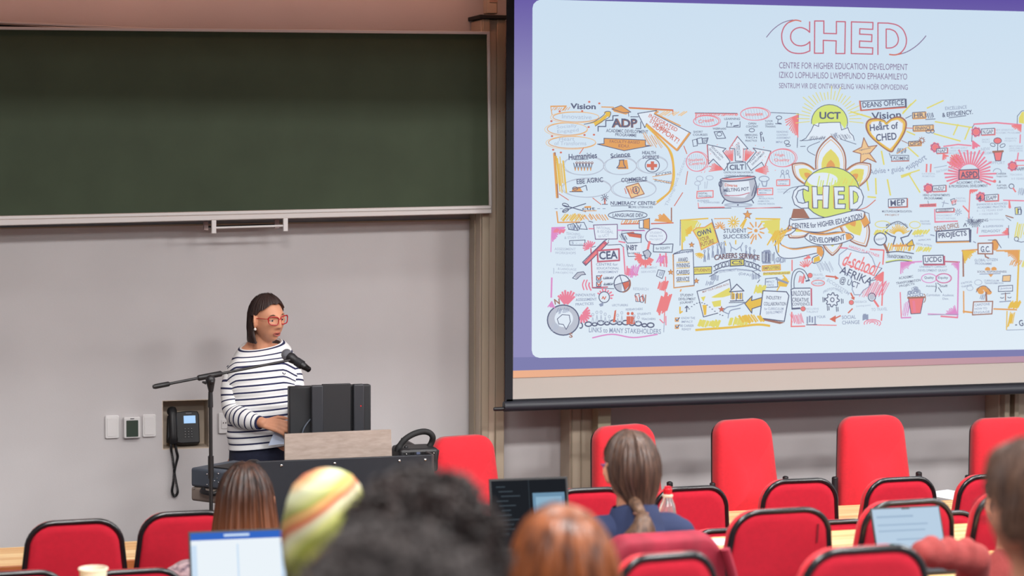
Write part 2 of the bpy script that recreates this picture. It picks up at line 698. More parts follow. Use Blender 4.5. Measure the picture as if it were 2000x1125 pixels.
xl = -420
tl, trt = bl(xl), bl(957)
b = MB()
slab(b, quad_on(YB, [(xl, tl[0]), (954, trt[0]), (959, trt[1]), (xl, tl[1])]), .03)
b.build('writing_surface', M_board, bd, world=True, smooth=False)
b = MB()
slab(b, quad_on(YB - .012, [(xl, tl[0] - 3), (955, trt[0] - 3), (955, trt[0] + 3), (xl, tl[0] + 3)]), .05)
b.build('top_frame', M_alu, bd, world=True, bevel=.002)
b = MB()
slab(b, quad_on(YB - .012, [(951.5, trt[0] - 3), (957, trt[0] - 3), (961, trt[2] - 2), (955.5, trt[2] - 2)]), .05)
b.build('side_frame', M_alu, bd, world=True, bevel=.002)
b = MB()
slab(b, quad_on(YB - .03, [(xl, tl[1]), (960, trt[1] - 1), (960, trt[1] + 6), (xl, tl[1] + 8)]), .07)
slab(b, quad_on(YB - .045, [(xl, tl[1] + 7), (960, trt[1] + 6), (961, trt[2]), (xl, tl[2])]), .085)
b.build('chalk_tray', M_alu, bd, world=True, bevel=.004)


def pull(parent, Y, xs, y0, y1, slope, m, rodm):
    b = MB()
    a = PW(xs[0], (y0 + y1) / 2 + 2, Y + .01)
    c = PW(xs[1], (y0 + y1) / 2 + 2 + (xs[1] - xs[0]) * slope, Y + .01)
    b.tube([a, c], .0055, 10)
    h = b.build('pull_handle', rodm, parent, world=True)
    for x in xs:
        b = MB()
        dy = (x - xs[0]) * slope
        slab(b, quad_on(Y, [(x - 4.5, y0 + dy), (x + 4.5, y0 + dy), (x + 4.5, y1 + dy), (x - 4.5, y1 + dy)]), .02)
        b.build('handle_bracket', m, h, world=True, bevel=.002)


pull(bd, YB - .045, (418, 558), 430, 456, -.03, M_white, M_white)
bd2 = thing('chalkboard', 'rear chalkboard, only its top edge showing above the green board at the upper left', 'chalkboard', (p0.x, YB2, PW(0, 440, YB2).z))
b = MB()
slab(b, quad_on(YB2, [(xl, 46 - 19), (900, 92), (900, 415), (xl, 430)]), .025)
b.build('writing_surface', M_boarddark, bd2, world=True, smooth=False)
b = MB()
slab(b, quad_on(YB2 - .008, [(xl, 41 - 19), (330, 56), (330, 61), (xl, 46 - 19)]), .04)
b.build('top_frame', M_alu, bd2, world=True, bevel=.002)
pull(bd2, YB2 - .02, (402.5, 541), 432, 450, -.028, mat('dull_aluminium', (168, 150, 148), .5, .3), M_char)
b = MB()
slab(b, quad_on(YW - .03, [(xl, 452), (925, 428), (925, 431), (xl, 455)]), .028)
struct(b, 'trim_3', M_col2, smooth=False)

# ------------------------------------------------------------------ projection screen and its slide
ps = thing('projection_screen', 'large white projection screen with a lit slide and black borders', 'projection screen', PW(1600, 790, YS))


def SX(px, py, d=0):
    return PW(px, py, YS - d)


def lerp_line(x, x0, y0, x1, y1):
    return y0 + (y1 - y0) * (x - x0) / (x1 - x0)


XR = 2330


def yb_bar(x):
    return lerp_line(x, 1000, 790, 1975, 757)


b = MB()
slab(b, quad_on(YS, [(992, -160), (XR + 14, -110), (XR + 14, yb_bar(XR)), (988, yb_bar(988))]), .004)
b.build('screen_fabric', M_screen, ps, world=True, smooth=False)
b = MB()
slab(b, quad_on(YS - .002, [(990.5, -160), (1005, -160), (1001.5, yb_bar(1001)), (986.5, yb_bar(987))]), .008)
slab(b, quad_on(YS - .002, [(XR, -112), (XR + 14, -110), (XR + 14, yb_bar(XR)), (XR, yb_bar(XR))]), .008)
slab(b, quad_on(YS - .002, [(990, yb_bar(990) - 10), (XR, yb_bar(XR) - 9), (XR, yb_bar(XR)), (988, yb_bar(988))]), .008)
b.build('black_border', M_blk, ps, world=True, smooth=False)
b = MB()
A, B = SX(984, 794), SX(XR + 16, yb_bar(XR + 16) + 4)
ax = (B - A).normalized()
b.tube([A, B], .027, 16)
bar = b.build('bottom_bar', mat('bar_dark_blue', (34, 37, 46), .5), ps, world=True)
b = MB()
A2 = A + V((0, 0, -.012))
b.tube([A2 - ax * .055, A2 - ax * .05, A2 + ax * .01], [.008, .0105, .0105], 12)
b.build('end_knob', M_black, bar, world=True)
b = MB()
slab(b, [SX(986, -190), SX(XR + 20, -140), SX(XR + 20, -110), SX(986, -160)], .12)
b.build('roller_case', M_white, ps, world=True, bevel=.01)

zt, zb_ = SX(1500, 0).z - ps.location.z, SX(1500, 690).z - ps.location.z
M_sl_bg = emit('slide_white', (204, 223, 240), 1, (225, 237, 247), 2, zt, zb_)
M_sl_border = emit('slide_purple', (92, 74, 160), 1, (146, 142, 190), 2, zt + .1, zt - .5)
M_sl_low = emit('slide_blue_band', (128, 128, 176), 1)
M_sl_or = emit('slide_orange_band', (238, 178, 142), 1, (186, 150, 168), 0, SX(1000, 700).x - ps.location.x, SX(2000, 700).x - ps.location.x)
b = MB()


def q4(b, pts, d, mi):
    b.add([SX(x, y, d) for x, y in pts], [(0, 1, 2, 3)], mi)


q4(b, [(1005, -110), (XR, -80), (XR, 690), (1002.5, 700)], .004, 0)
q4(b, [(1002.5, 698), (XR, 676), (XR, 696), (1002, 725)], .0044, 1)
q4(b, [(1002, 724), (XR, 686), (XR, 697), (1002, 738)], .0048, 2)
rr = [(1056, -1), (1048, 2), (1042, 8), (1040, 16), (1038.5, 684), (1040.5, 692), (1046, 697), (1054, 699), (XR - 60, 678), (XR - 52, 672), (XR - 50, 662), (XR - 50, 40), (XR - 54, 32), (XR - 62, 29)]
b.add([SX(x, y, .0052) for x, y in rr], [tuple(range(len(rr)))], 3)
slide = b.build('slide', [M_sl_border, M_sl_low, M_sl_or, M_sl_bg], ps, world=True, smooth=False)

# the drawing on the slide: strokes, fills and lettering, gathered into one mesh
INK = {}
PAL = dict(k=(84, 88, 116), g=(140, 150, 178), h=(176, 186, 206), o=(228, 156, 84), r=(212, 104, 84), p=(236, 122, 146), m=(222, 134, 196),
           y=(226, 214, 100), l=(214, 228, 112), n=(158, 104, 88), w=(226, 236, 247), d=(196, 92, 112), v=(124, 100, 138), c=(238, 120, 122), f=(240, 196, 140), s=(186, 190, 204), a=(232, 186, 70))
order = list(PAL)
sm = [emit('ink_' + k, tuple(c + (q - c) * (0 if k == 'w' else .13) for c, q in zip(PAL[k], (216, 230, 244)))) for k in order]
D = MB()
FR = [0, 0, 1.0]
LAY = [0]


def fr(x, y, k):
    FR[:] = [x, y, k]


def U(p):
    return (FR[0] + p[0] * FR[2], FR[1] + p[1] * FR[2])


def dep():
    LAY[0] += 1
    return .0056 + LAY[0] * .0000045


def _stroke(col, w, pts, closed=False):
    n = len(pts)
    d = dep()
    L, R = [], []
    for i in range(n):
        if closed:
            a, c = pts[i - 1], pts[(i + 1) % n]
        else:
            a, c = pts[max(i - 1, 0)], pts[min(i + 1, n - 1)]
        tx, ty = c[0] - a[0], c[1] - a[1]
        l = sqrt(tx * tx + ty * ty) or 1
        nx, ny = -ty / l * w / 2, tx / l * w / 2
        L.append((pts[i][0] + nx, pts[i][1] + ny))
        R.append((pts[i][0] - nx, pts[i][1] - ny))
    vs = [SX(x, y, d) for x, y in L] + [SX(x, y, d) for x, y in R]
    fs = [(i, i + 1, n + i + 1, n + i) for i in range(n - 1)]
    if closed:
        fs.append((n - 1, 0, n, 2 * n - 1))
    D.add(vs, fs, order.index(col))


def densify(pts, closed):
    out = []
    n = len(pts)
    for i in range(n if closed else n - 1):
        a, c = pts[i], pts[(i + 1) % n]
        out.append(a)
    if not closed:
        out.append(pts[-1])
    return out


def L(col, w, *pts, closed=False, curve=False):
    pts = [U(p) for p in pts]
    if curve:
        pts = [(p.x, p.y) for p in smooth_path([(x, y, 0) for x, y in pts], 5, closed)]
        _stroke(col, w, pts, closed)
    else:
        n = len(pts)
        for i in range(n if closed else n - 1):
            a, c = pts[i], pts[(i + 1) % n]
            l = sqrt((a[0] - c[0]) ** 2 + (a[1] - c[1]) ** 2) or 1
            e = w * .35 / l
            dx, dy = (c[0] - a[0]) * e, (c[1] - a[1]) * e
            _stroke(col, w, [(a[0] - dx, a[1] - dy), (c[0] + dx, c[1] + dy)])


def E(col, w, cx, cy, rx, ry, a0=0, a1=360, tilt=0):
    n = max(8, int(28 * (a1 - a0) / 360))
    ct, st = cos(radians(tilt)), sin(radians(tilt))
    pts = []
    for k in range(n + (0 if a1 - a0 == 360 else 1)):
        a = radians(a0 + (a1 - a0) * k / n)
        x, y = rx * cos(a), ry * sin(a)
        pts.append(U((cx + x * ct - y * st, cy + x * st + y * ct)))
    _stroke(col, w, pts, a1 - a0 == 360)


def FP(col, *pts):
    d = dep()
    D.add([SX(*U(p), d) for p in pts], [tuple(range(len(pts)))], order.index(col))


def FE(col, cx, cy, rx, ry):
    FP(col, *[(cx + rx * cos(2 * pi * k / 24), cy + ry * sin(2 * pi * k / 24)) for k in range(24)])


def HT(col, w, x0, y0, x1, y1, n, sl=.3):
    """scribbled marker hatching"""
    W = x1 - x0
    for k in range(n):
        x = x0 + W * (k + random.uniform(-.3, .3)) / max(1, n - 1)
        a, c = random.uniform(0, .25), random.uniform(.7, 1)
        H = y1 - y0
        L(col, w * random.uniform(.6, 1.2), (x + sl * H * (1 - a), y0 + a * H), (x + sl * H * (1 - c), y0 + c * H))


def HC_(col, w, pts, n=10):
    """hatching that fills a triangle corner: from pts[0] fanned between pts[1] and pts[2]"""
    for k in range(n):
        t = k / (n - 1)
        q = (pts[1][0] + (pts[2][0] - pts[1][0]) * t, pts[1][1] + (pts[2][1] - pts[1][1]) * t)
        s = random.uniform(.75, 1)
        L(col, w, pts[0], (pts[0][0] + (q[0] - pts[0][0]) * s, pts[0][1] + (q[1] - pts[0][1]) * s))


def RAY(col, w, cx, cy, r0, r1, n, a0=0, a1=360):
    for k in range(n):
        a = radians(a0 + (a1 - a0) * (k + .5) / n)
        q = random.uniform(.85, 1.1)
        L(col, w, (cx + r0 * cos(a), cy + r0 * sin(a)), (cx + r1 * q * cos(a), cy + r1 * q * sin(a)))


GLY = {}


def glyphs(txt, off):
    key = (txt, off)
    if key not in GLY:
        cu = bpy.data.curves.new('t', 'FONT')
        cu.body = txt
        cu.size = 1
        cu.offset = off
        cu.resolution_u = 3
        o = bpy.data.objects.new('t', cu)
        COL.objects.link(o)
        dg = bpy.context.evaluated_depsgraph_get()
        me = bpy.data.meshes.new_from_object(o.evaluated_get(dg))
        GLY[key] = ([(v.co.x, v.co.y) for v in me.vertices], [tuple(p.vertices) for p in me.polygons])
        bpy.data.objects.remove(o)
        bpy.data.curves.remove(cu)
        bpy.data.meshes.remove(me)
    return GLY[key]


def T(txt, x, y, h, col='k', w=None, rot=0, off=.012, arc=0, target=None, proj=None, slant=0):
    vs, fs = glyphs(txt, off)
    xs = [v[0] for v in vs]
    ys = [v[1] for v in vs]
    x0, x1, y0, y1 = min(xs), max(xs), min(ys), max(ys)
    sy = h / (y1 - y0)
    sx = (w / (x1 - x0)) if w else sy
    ca, sa = cos(radians(rot)), sin(radians(rot))
    d = dep()
    out = []
    for vx, vy in vs:
        a = (vx - (x0 + x1) / 2) * sx
        c = -(vy - (y0 + y1) / 2) * sy
        a -= slant * c
        if off > 0 and proj is None:
            c += h * .07 * noise.noise(V((a / h * .9, len(txt), y * .1)))
            a += .10 * c * noise.noise(V((a / h * .7, y, 5.0)))
        if arc:
            c += arc * ((2 * a / ((x1 - x0) * sx)) ** 2 - .5)
        px, py = U((x + a * ca - c * sa, y + a * sa + c * ca))
        out.append(SX(px, py, d) if proj is None else proj(px, py))
    (target or D).add(out, fs, order.index(col) if proj is None else col)


# --- the faculty logo at the top
fr(1440, 20, .21)
L('v', 1.6, (270, 252), (330, 182), (400, 128), (460, 102), (520, 90), curve=True)
L('d', 2.4, (596, 104), (540, 92), (480, 112), (440, 150), (418, 200), (413, 250), (424, 310), (455, 358), (500, 390), (560, 402), (620, 398), (675, 378), curve=True)
L('d', 2.4, (675, 378), (675, 292))
L('d', 2.4, (675, 292), (640, 320), (590, 331), (540, 320), (505, 285), (496, 245), (506, 205), (540, 173), (590, 161), (640, 178), (674, 206), curve=True)
L('d', 2.4, (673, 206), (673, 108))
L('r', 2.0, (596, 104), (540, 94), (480, 114), curve=True)
L('d', 2.4, (720, 100), (805, 100), (805, 215), (922, 218), (922, 105), (1005, 107), (1000, 403), (917, 403), (920, 285), (800, 280), (800, 400), (718, 400), closed=True)
L('d', 2.4, (1062, 108), (1262, 114), (1260, 178), (1140, 172), (1138, 222), (1252, 228), (1250, 292), (1138, 286), (1136, 345), (1260, 350), (1258, 408), (1060, 403), closed=True)
L('d', 2.4, (1308, 412), (1308, 118), (1400, 120))
L('d', 2.4, (1400, 120), (1480, 136), (1540, 180), (1572, 260), (1564, 335), (1524, 392), (1470, 414), (1412, 410), curve=True)
L('d', 2.4, (1385, 352), (1385, 175), (1420, 176))
L('d', 2.4, (1420, 176), (1470, 200), (1497, 258), (1488, 312), (1445, 346), (1385, 352), curve=True)
L('v', 1.8, (1500, 412), (1580, 386), (1660, 336), (1720, 280), (1756, 236), curve=True)
L('r', 2.2, (1412, 412), (1470, 416), (1530, 400), curve=True)
T('CENTRE FOR HIGHER EDUCATION DEVELOPMENT', 987, 520, 58, 'v', 1195, .8, off=0)
T('IZIKO LOPHUHLISO LWEMFUNDO EPHAKAMILEYO', 985, 609, 58, 'v', 1190, .8, off=0)
T('SENTRUM VIR DIE ONTWIKKELING VAN HOËR OPVOEDING', 987, 703, 60, 'v', 1198, .8, off=0)

# --- orange panel (top left)
fr(1040, 180, .231)
L('o', 2.6, (155, 120), (285, 118)); L('o', 1.6, (155, 125), (165, 190)); HT('o', 1.6, 160, 125, 290, 160, 9, .8)
T('Vision', 428, 120, 48, 'k', 215, 1, .03)
L('o', 2.2, (585, 125), (685, 128)); L('r', 2.2, (815, 130), (1185, 150)); L('o', 1.6, (820, 137), (1185, 158)); L('r', 2, (1187, 150), (1187, 190)); HT('f', 2, 1060, 160, 1250, 200, 8, 1.5)
for (cx, cy, rx, ry) in ((368, 210, 195, 42), (295, 312, 170, 52), (335, 425, 200, 50)):
    E('o', 1.5, cx, cy, rx, ry); E('f', 1.2, cx - 10, cy + 3, rx + 12, ry + 6)
T('Innovative', 375, 208, 36, 'h', 250, 2, 0); T('Socially', 290, 292, 36, 'h', 170, -5, 0); T('Engaged', 300, 330, 36, 'h', 180, -5, 0)
T('Heart', 290, 395, 34, 'h', 130, 0, 0); T('of Transforms', 320, 432, 34, 'h', 270, 0, 0)
for (x, y) in ((480, 82), (565, 95), (420, 160), (160, 245), (165, 372), (475, 295), (520, 360), (175, 487), (240, 510), (230, 163), (440, 362)):
    FE('r', x, y, 10, 8)
FP('a', (435, 272), (560, 235), (620, 185), (600, 168), (660, 165), (655, 215), (635, 205), (590, 255), (530, 290), (520, 262)); L('k', 1.4, (435, 272), (520, 250), (600, 195), (618, 165), (660, 168), (650, 210), (600, 240), (530, 288), curve=True)
FP('o', (670, 142), (750, 112), (832, 168), (790, 190), (690, 165)); L('k', 1.3, (670, 142), (750, 112), (832, 168), (770, 175), closed=True); L('k', 1.2, (810, 175), (815, 205))
L('k', 2, (555, 330), (555, 290), (620, 290), (620, 240), (680, 238), (680, 200), (725, 198)); L('k', 1.6, (830, 208), (895, 208)); L('k', 1.6, (875, 308), (915, 308), (915, 250))
T('ADP', 780, 262, 74, 'n', 215, 0, .05); T('ADP', 776, 260, 74, 'k', 215, 0, .012)
T('ACADEMIC DEVELOPMENT', 800, 330, 28, 'k', 355, 2); T('PROGRAMME', 790, 362, 26, 'k', 180, 3)
FP('o', (605, 390), (955, 405), (955, 450), (1005, 452), (775, 495), (550, 440), (605, 435)); L('k', 1.5, (605, 390), (955, 405), (955, 450), (1005, 452), (775, 495), (550, 440), (605, 435), closed=True)
T('FACULTY-BASED', 780, 420, 24, 'n', 255, 2); T('EDU.', 775, 455, 24, 'n', 95, 2)
FP('w', (890, 180), (1050, 155), (1030, 185), (1338, 345), (1228, 495), (965, 265), (950, 300)); L('k', 1.6, (890, 180), (1050, 155), (1030, 185), (1338, 345), (1228, 495), (965, 265), (950, 300), closed=True)
L('o', 3.4, (1035, 178), (1060, 165)); L('o', 4, (1325, 350), (1225, 485)); L('o', 4, (968, 275), (1220, 490)); L('o', 2.5, (1045, 185), (1250, 285))
T('INTEGRATED', 1105, 258, 34, 'r', 270, 28); T('STUDENT', 1075, 268, 34, 'r', 190, 28) if 0 else None
T('STUDENT', 1075, 285, 34, 'r', 185, 30); T('SUPPORT!', 1130, 345, 44, 'r', 255, 34)
for (cx, cy, rx, ry) in ((430, 620, 175, 80), (740, 625, 140, 72), (1010, 615, 132, 72), (455, 810, 208, 78), (855, 820, 190, 78)):
    E('s', 1.7, cx, cy, rx, ry); E('h', 1, cx + 8, cy - 3, rx - 6, ry + 5)
T('Humanities', 425, 540, 52, 'k', 240, -4, .02); T('Science', 742, 530, 40, 'k', 165, -6, .02); T('HEALTH', 985, 512, 28, 'k', 115, 0, .02); T('SCIENCE', 1000, 549, 28, 'k', 140, -1, .02)
L('k', 1.2, (365, 572), (470, 566)); L('k', 1.2, (665, 550), (830, 545))
for k in range(6):
    x = 362 + k * 26
    L('k', 1.6, (x - 14, 600), (x, 660), (x + 12, 600)); L('o', 1.8, (x, 640), (x, 662)); E('n', 1.2, x + 12, 598, 9, 9)
FP('o', (735, 575), (800, 572), (812, 650), (720, 652)); L('k', 1.6, (732, 575), (775, 572)); L('k', 1.6, (738, 575), (732, 615), (712, 640), (790, 640), (772, 610), (768, 575))
E('k', 1.6, 1013, 620, 60, 56); FP('r', (1000, 585), (1028, 585), (1028, 607), (1054, 607), (1054, 635), (1028, 635), (1028, 658), (1000, 658), (1000, 635), (966, 635), (966, 607), (1000, 607))
T('EBE AGRIC', 485, 748, 42, 'k', 225, -5, .02); T('COMMERCE', 860, 738, 36, 'k', 220, -3, .02); L('k', 1.2, (800, 768), (960, 750))
FP('o', (330, 838), (345, 808), (400, 800), (425, 845)); L('k', 1.6, (315, 842), (425, 842)); L('k', 1.6, (345, 815), (400, 808), (452, 788), (462, 830)); E('k', 1.3, 360, 815, 22, 14)
FP('f', (790, 800), (895, 768), (945, 860), (835, 895)); L('n', 1.8, (790, 800), (895, 768), (945, 860), (835, 895), closed=True); HT('r', 1.6, 800, 800, 900, 880, 5, -.3); E('k', 1.5, 875, 828, 28, 30); T('$', 875, 828, 36, 'k', None, 0, .02)
L('r', 3, (610, 900), (612, 945)); RAY('k', 1.3, 612, 893, 8, 32, 9); L('k', 1.4, (590, 948), (635, 948))
T('NUMERACY CENTRE', 850, 938, 32, 'k', 380, 0, .02); L('k', 1.1, (665, 962), (830, 960)); T('MORE LITERACIES', 915, 972, 18, 'k', 205, 0)
T('ACCESS', 1105, 690, 22, 'k', 140, -10); T('SUCCESS', 1105, 755, 22, 'k', 150, 8); L('o', 1.3, (1015, 715), (1175, 690)); L('o', 1.3, (1020, 735), (1180, 772))
L('a', 4, (960, 280), (1080, 400), (1165, 500), (1190, 600), (1195, 730), (1160, 840), (1050, 930), curve=True); L('o', 1.5, (1010, 330), (1120, 440), (1175, 560), (1185, 700), (1150, 850), (1040, 950), curve=True); HT('o', 1.5, 1000, 340, 1110, 480, 7, -.6)
L('r', 1.7, (1280, 455), (1305, 520)); L('r', 1.7, (1312, 670), (1295, 780)); L('r', 1.7, (1270, 850), (1200, 960)); T('Throughput Success', 1215, 760, 36, 'h', 440, -68, 0)
L('n', 4, (188, 515), (212, 890)); HT('a', 2.2, 215, 540, 290, 850, 9, -.1); L('o', 3, (180, 520), (205, 890)); L('r', 1.5, (225, 860), (305, 912)); L('r', 1.5, (510, 895), (580, 950)); L('r', 1.6, (430, 475), (398, 520))
L('k', 1.8, (255, 955), (330, 975), (450, 1010)); L('k', 1.8, (255, 1010), (330, 980), (450, 942)); E('k', 1.6, 280, 955, 28, 13, tilt=20); E('k', 1.6, 280, 1000, 28, 13, tilt=-25)
for k in range(10):
    x = 190 + k * 45
    if x < 260 or x > 540: L('g', 1.3, (x, 985), (x + 20, 985))
FP('o', (440, 965), (495, 962), (495, 978), (440, 980)); T('cut', 475, 985, 24, 'k', 110); L('o', 1.6, (430, 1004), (540, 1003))
E('k', 1.6, 805, 1040, 165, 36); T('LANGUAGE DEV.', 810, 1040, 32, 'k', 265, 0, .02)
L('o', 2.6, (205, 1010), (215, 1100)); L('o', 2.6, (215, 1102), (400, 1098)); HT('a', 2.4, 230, 1025, 400, 1088, 11, .8); HT('o', 2.2, 420, 1030, 640, 1085, 12, -.7); HT('o', 2.2, 750, 1080, 880, 1115, 8, .6); L('r', 2.4, (750, 1115), (900, 1112)); L('k', 1.4, (475, 1090), (510, 1100))
FP('w', (903, 1090), (938, 1080), (938, 1150), (903, 1150)); L('k', 1.6, (903, 1085), (938, 1080), (938, 1150), (903, 1150), closed=True); FP('o', (938, 1080), (990, 1066), (990, 1160), (938, 1150)); L('k', 1.4, (938, 1080), (990, 1066), (990, 1160), (938, 1150), closed=True)
L('n', 2.4, (1175, 980), (1175, 1105)); L('r', 2.4, (1005, 1112), (1190, 1105)); HC_('o', 2.4, ((1175, 1100), (1030, 1085), (1090, 1010)), 8)

# --- pink panel with the cauldron
fr(1340, 190, .2044)
L('c', 2.4, (88, 152), (488, 157)); L('k', 1.2, (88, 149), (488, 153)); L('c', 2, (95, 155), (92, 220)); HT('c', 1.6, 95, 160, 480, 178, 24, 1.0)
L('k', 1.3, (810, 146), (1075, 157)); L('k', 1.3, (1075, 157), (1062, 480)); HC_('c', 2, ((1068, 170), (930, 225), (1068, 440)), 11)
for (cx, cy, rx, ry) in ((192, 228, 122, 52), (655, 160, 135, 60), (100, 615, 98, 92), (920, 580, 125, 84)):
    E('c', 1.6, cx, cy, rx, ry); E('p', 1.2, cx + 8, cy - 2, rx + 8, ry + 3)
    for k in range(9):
        x = cx - rx * .8 + k * rx * .2
        hh = ry * sqrt(max(0, 1 - ((x - cx) / rx) ** 2)) * .8
        L('h', .8, (x - 10, cy - hh), (x + 10, cy + hh))
T('Create', 192, 222, 34, 'c', 150, -8, .02); T('Innovate', 650, 160, 34, 'c', 165, -2, .02); T('Student', 92, 596, 28, 'c', 140, -3, .015); T('Centred', 102, 632, 28, 'c', 150, -3, .015); T('High', 895, 555, 30, 'c', 90, 2, .015); T('Quality', 915, 602, 34, 'c', 150, 0, .015)
T('LEARNING', 440, 206, 20, 'k', 150, 0); L('k', 1.3, (395, 232), (388, 285), (515, 285), (515, 232)); T('Y', 432, 258, 30, 'k'); L('k', 2, (455, 275), (500, 268))
T('WEBINARS', 318, 300, 20, 'k', 130, 0); L('k', 1.5, (268, 330), (345, 325), (378, 390), (295, 395), closed=True); E('k', 1.3, 318, 352, 24, 18)
T('SHORT', 115, 330, 20, 'k', 90, 0); T('COURSES', 135, 358, 20, 'k', 140, 0); L('k', 1.3, (60, 410), (100, 400), (108, 462), (70, 470), closed=True); L('k', 1.3, (105, 395), (150, 385), (158, 440), (115, 445), closed=True); L('k', 1.6, (155, 395), (210, 388), (195, 440), (160, 440), closed=True); HT('k', 1, 165, 395, 195, 435, 4)
T('OPEN', 632, 252, 20, 'k', 75, 0); T('CONTENT', 630, 280, 20, 'k', 115, 0); E('k', 1.3, 628, 315, 26, 16)
T('EMERGING', 622, 360, 18, 'k', 120, 0); T('TECH', 622, 385, 18, 'k', 110, 0); T('PRACTICE', 622, 415, 18, 'k', 110, 0); L('k', 1.8, (710, 345), (720, 420)); L('k', 1.8, (735, 380), (745, 420)); E('k', 1.4, 718, 345, 10, 12)
T('TUTOR', 790, 228, 18, 'k', 75, 0); T('LEARN', 795, 255, 18, 'k', 75, 0); T('TRAINING', 805, 280, 18, 'k', 100, 0); E('k', 1.4, 888, 195, 26, 16); L('k', 1.4, (880, 210), (875, 245), (908, 250)); L('k', 1.4, (855, 252), (912, 255))
T('READING', 920, 330, 18, 'g', 110, 0); T('CONTENT', 920, 360, 18, 'g', 110, 0); T('ASSESSMENT', 930, 388, 18, 'g', 135, 0); T('MPhil', 890, 428, 20, 'g', 60, 0); E('k', 1.3, 962, 430, 24, 18); E('k', 1.2, 975, 460, 22, 10)
for pts in (((205, 452), (380, 490), (350, 515), (420, 612), (365, 700), (260, 590), (215, 638)), ((492, 375), (592, 492), (550, 495), (545, 612), (472, 610), (465, 492), (415, 488)), ((640, 485), (810, 515), (750, 668), (722, 620), (620, 700), (580, 635), (672, 520))):
    FP('w', *pts); L('k', 1.6, *pts, closed=True)
L('c', 1.4, (200, 455), (210, 640)); L('c', 1.4, (490, 370), (412, 490)); L('c', 1.4, (812, 520), (752, 668)); L('c', 1.4, (548, 500), (545, 610))
T('EDUCATION', 300, 525, 20, 'k', 150, 45); T('TECHNOLOGY', 275, 545, 18, 'k', 160, 47); T('CURRICULUM', 508, 505, 18, 'k', 150, 84); T('COURSE', 488, 505, 18, 'k', 110, 84); T('STAFF DEV', 660, 570, 18, 'k', 150, -45); T('DEVELOPMENT', 690, 585, 18, 'k', 170, -45)
for (a0, a1, cx, cy) in ((170, 215, 360, 690), (225, 275, 445, 620), (270, 315, 560, 620), (-25, 20, 650, 700)):
    RAY('c', 1.8, cx, cy, 15, 130, 7, a0, a1)
L('k', 1.5, (398, 700), (392, 632), (565, 618), (572, 690)); T('CILT', 485, 668, 52, 'k', 140, -3, .03); T('CENTRE FOR INNOVATION IN', 500, 718, 18, 'k', 280, 0); T('LEARNING & TEACHING', 495, 750, 18, 'k', 250, 0)
FP('s', (335, 790), (660, 765), (672, 850), (655, 940), (600, 990), (500, 1005), (400, 990), (345, 940), (325, 860))
FP('w', (365, 815), (600, 800), (615, 900), (560, 960), (420, 950), (360, 900))
L('k', 2.2, (335, 790), (325, 860), (345, 940), (400, 990), (500, 1005), (600, 990), (655, 940), (672, 850), (655, 780), curve=True); L('c', 3, (345, 775), (460, 782), (655, 755), curve=True); E('k', 2, 495, 778, 170, 22, 0, 360, -4); E('k', 1.8, 328, 830, 14, 25)
L('k', 2, (370, 975), (345, 1015)); L('k', 3, (495, 1005), (495, 1030)); L('k', 2, (625, 975), (645, 1010)); HT('k', 1, 620, 820, 665, 950, 6); HT('g', 1, 340, 840, 370, 950, 4); E('h', 3, 500, 1030, 130, 14)
T('Diverse', 430, 840, 30, 'r', 120, 3, .02); T('MELTING POT', 480, 882, 34, 'k', 240, -4, .02); L('d', 1.5, (365, 938), (500, 938), (605, 912), curve=True)
E('h', 1.4, 130, 778, 32, 24); E('h', 1.4, 225, 770, 34, 20); E('h', 1.4, 110, 822, 28, 20); L('g', 1.3, (118, 850), (118, 885)); L('h', 1.3, (180, 810), (180, 870)); L('h', 1.3, (205, 800), (195, 870))
L('c', 2, (105, 900), (258, 892), (258, 955), (102, 965), closed=True); T('DIGITAL', 160, 918, 18, 'k', 90); T('INCLUSION', 180, 945, 18, 'k', 120); T('BLENDED', 165, 988, 16, 'g', 110); T('+ TECHNOLOGIES', 230, 1005, 16, 'g', 180)
L('c', 2, (683, 875), (828, 868), (828, 930), (683, 932), closed=True); T('MULTIMEDIA', 755, 888, 16, 'g', 120); T('MEDIA', 735, 914, 16, 'g', 70); T('VIDEO', 710, 948, 15, 'g', 60); T('PRODUCTION', 765, 968, 15, 'g', 140); T('ANIMATION', 740, 993, 15, 'g', 110); T('ONLINE DESIGN', 765, 1018, 15, 'g', 160)
E('g', 1.6, 745, 780, 48, 26); L('g', 2, (720, 800), (735, 850), (765, 850), (775, 795))
L('c', 2, (866, 790), (990, 785), (990, 842), (866, 845), closed=True); T('SUPPORT', 930, 800, 15, 'g', 95); T('LINKS', 920, 828, 15, 'g', 75); T('HELPDESK', 920, 880, 14, 'h', 100); T('CONSULT', 935, 905, 14, 'h', 120); E('g', 1.4, 922, 712, 12, 16); E('g', 1.4, 968, 712, 12, 16); L('g', 1.4, (900, 765), (912, 735), (935, 735), (942, 775)); L('g', 1.4, (950, 735), (978, 732), (988, 770))
L('c', 2, (118, 1055), (365, 1050)); L('k', 1.4, (118, 1062), (430, 1058)); L('k', 1.3, (565, 1060), (920, 1056)); L('c', 1.4, (570, 1064), (900, 1050)); L('c', 1.5, (115, 1010), (120, 1055))
for k in range(34):
    a = random.uniform(-pi, 0); q = random.uniform(260, 370)
    FE('c', 490 + q * cos(a) * 1.0, 720 + q * sin(a) * .9, 4, 4)

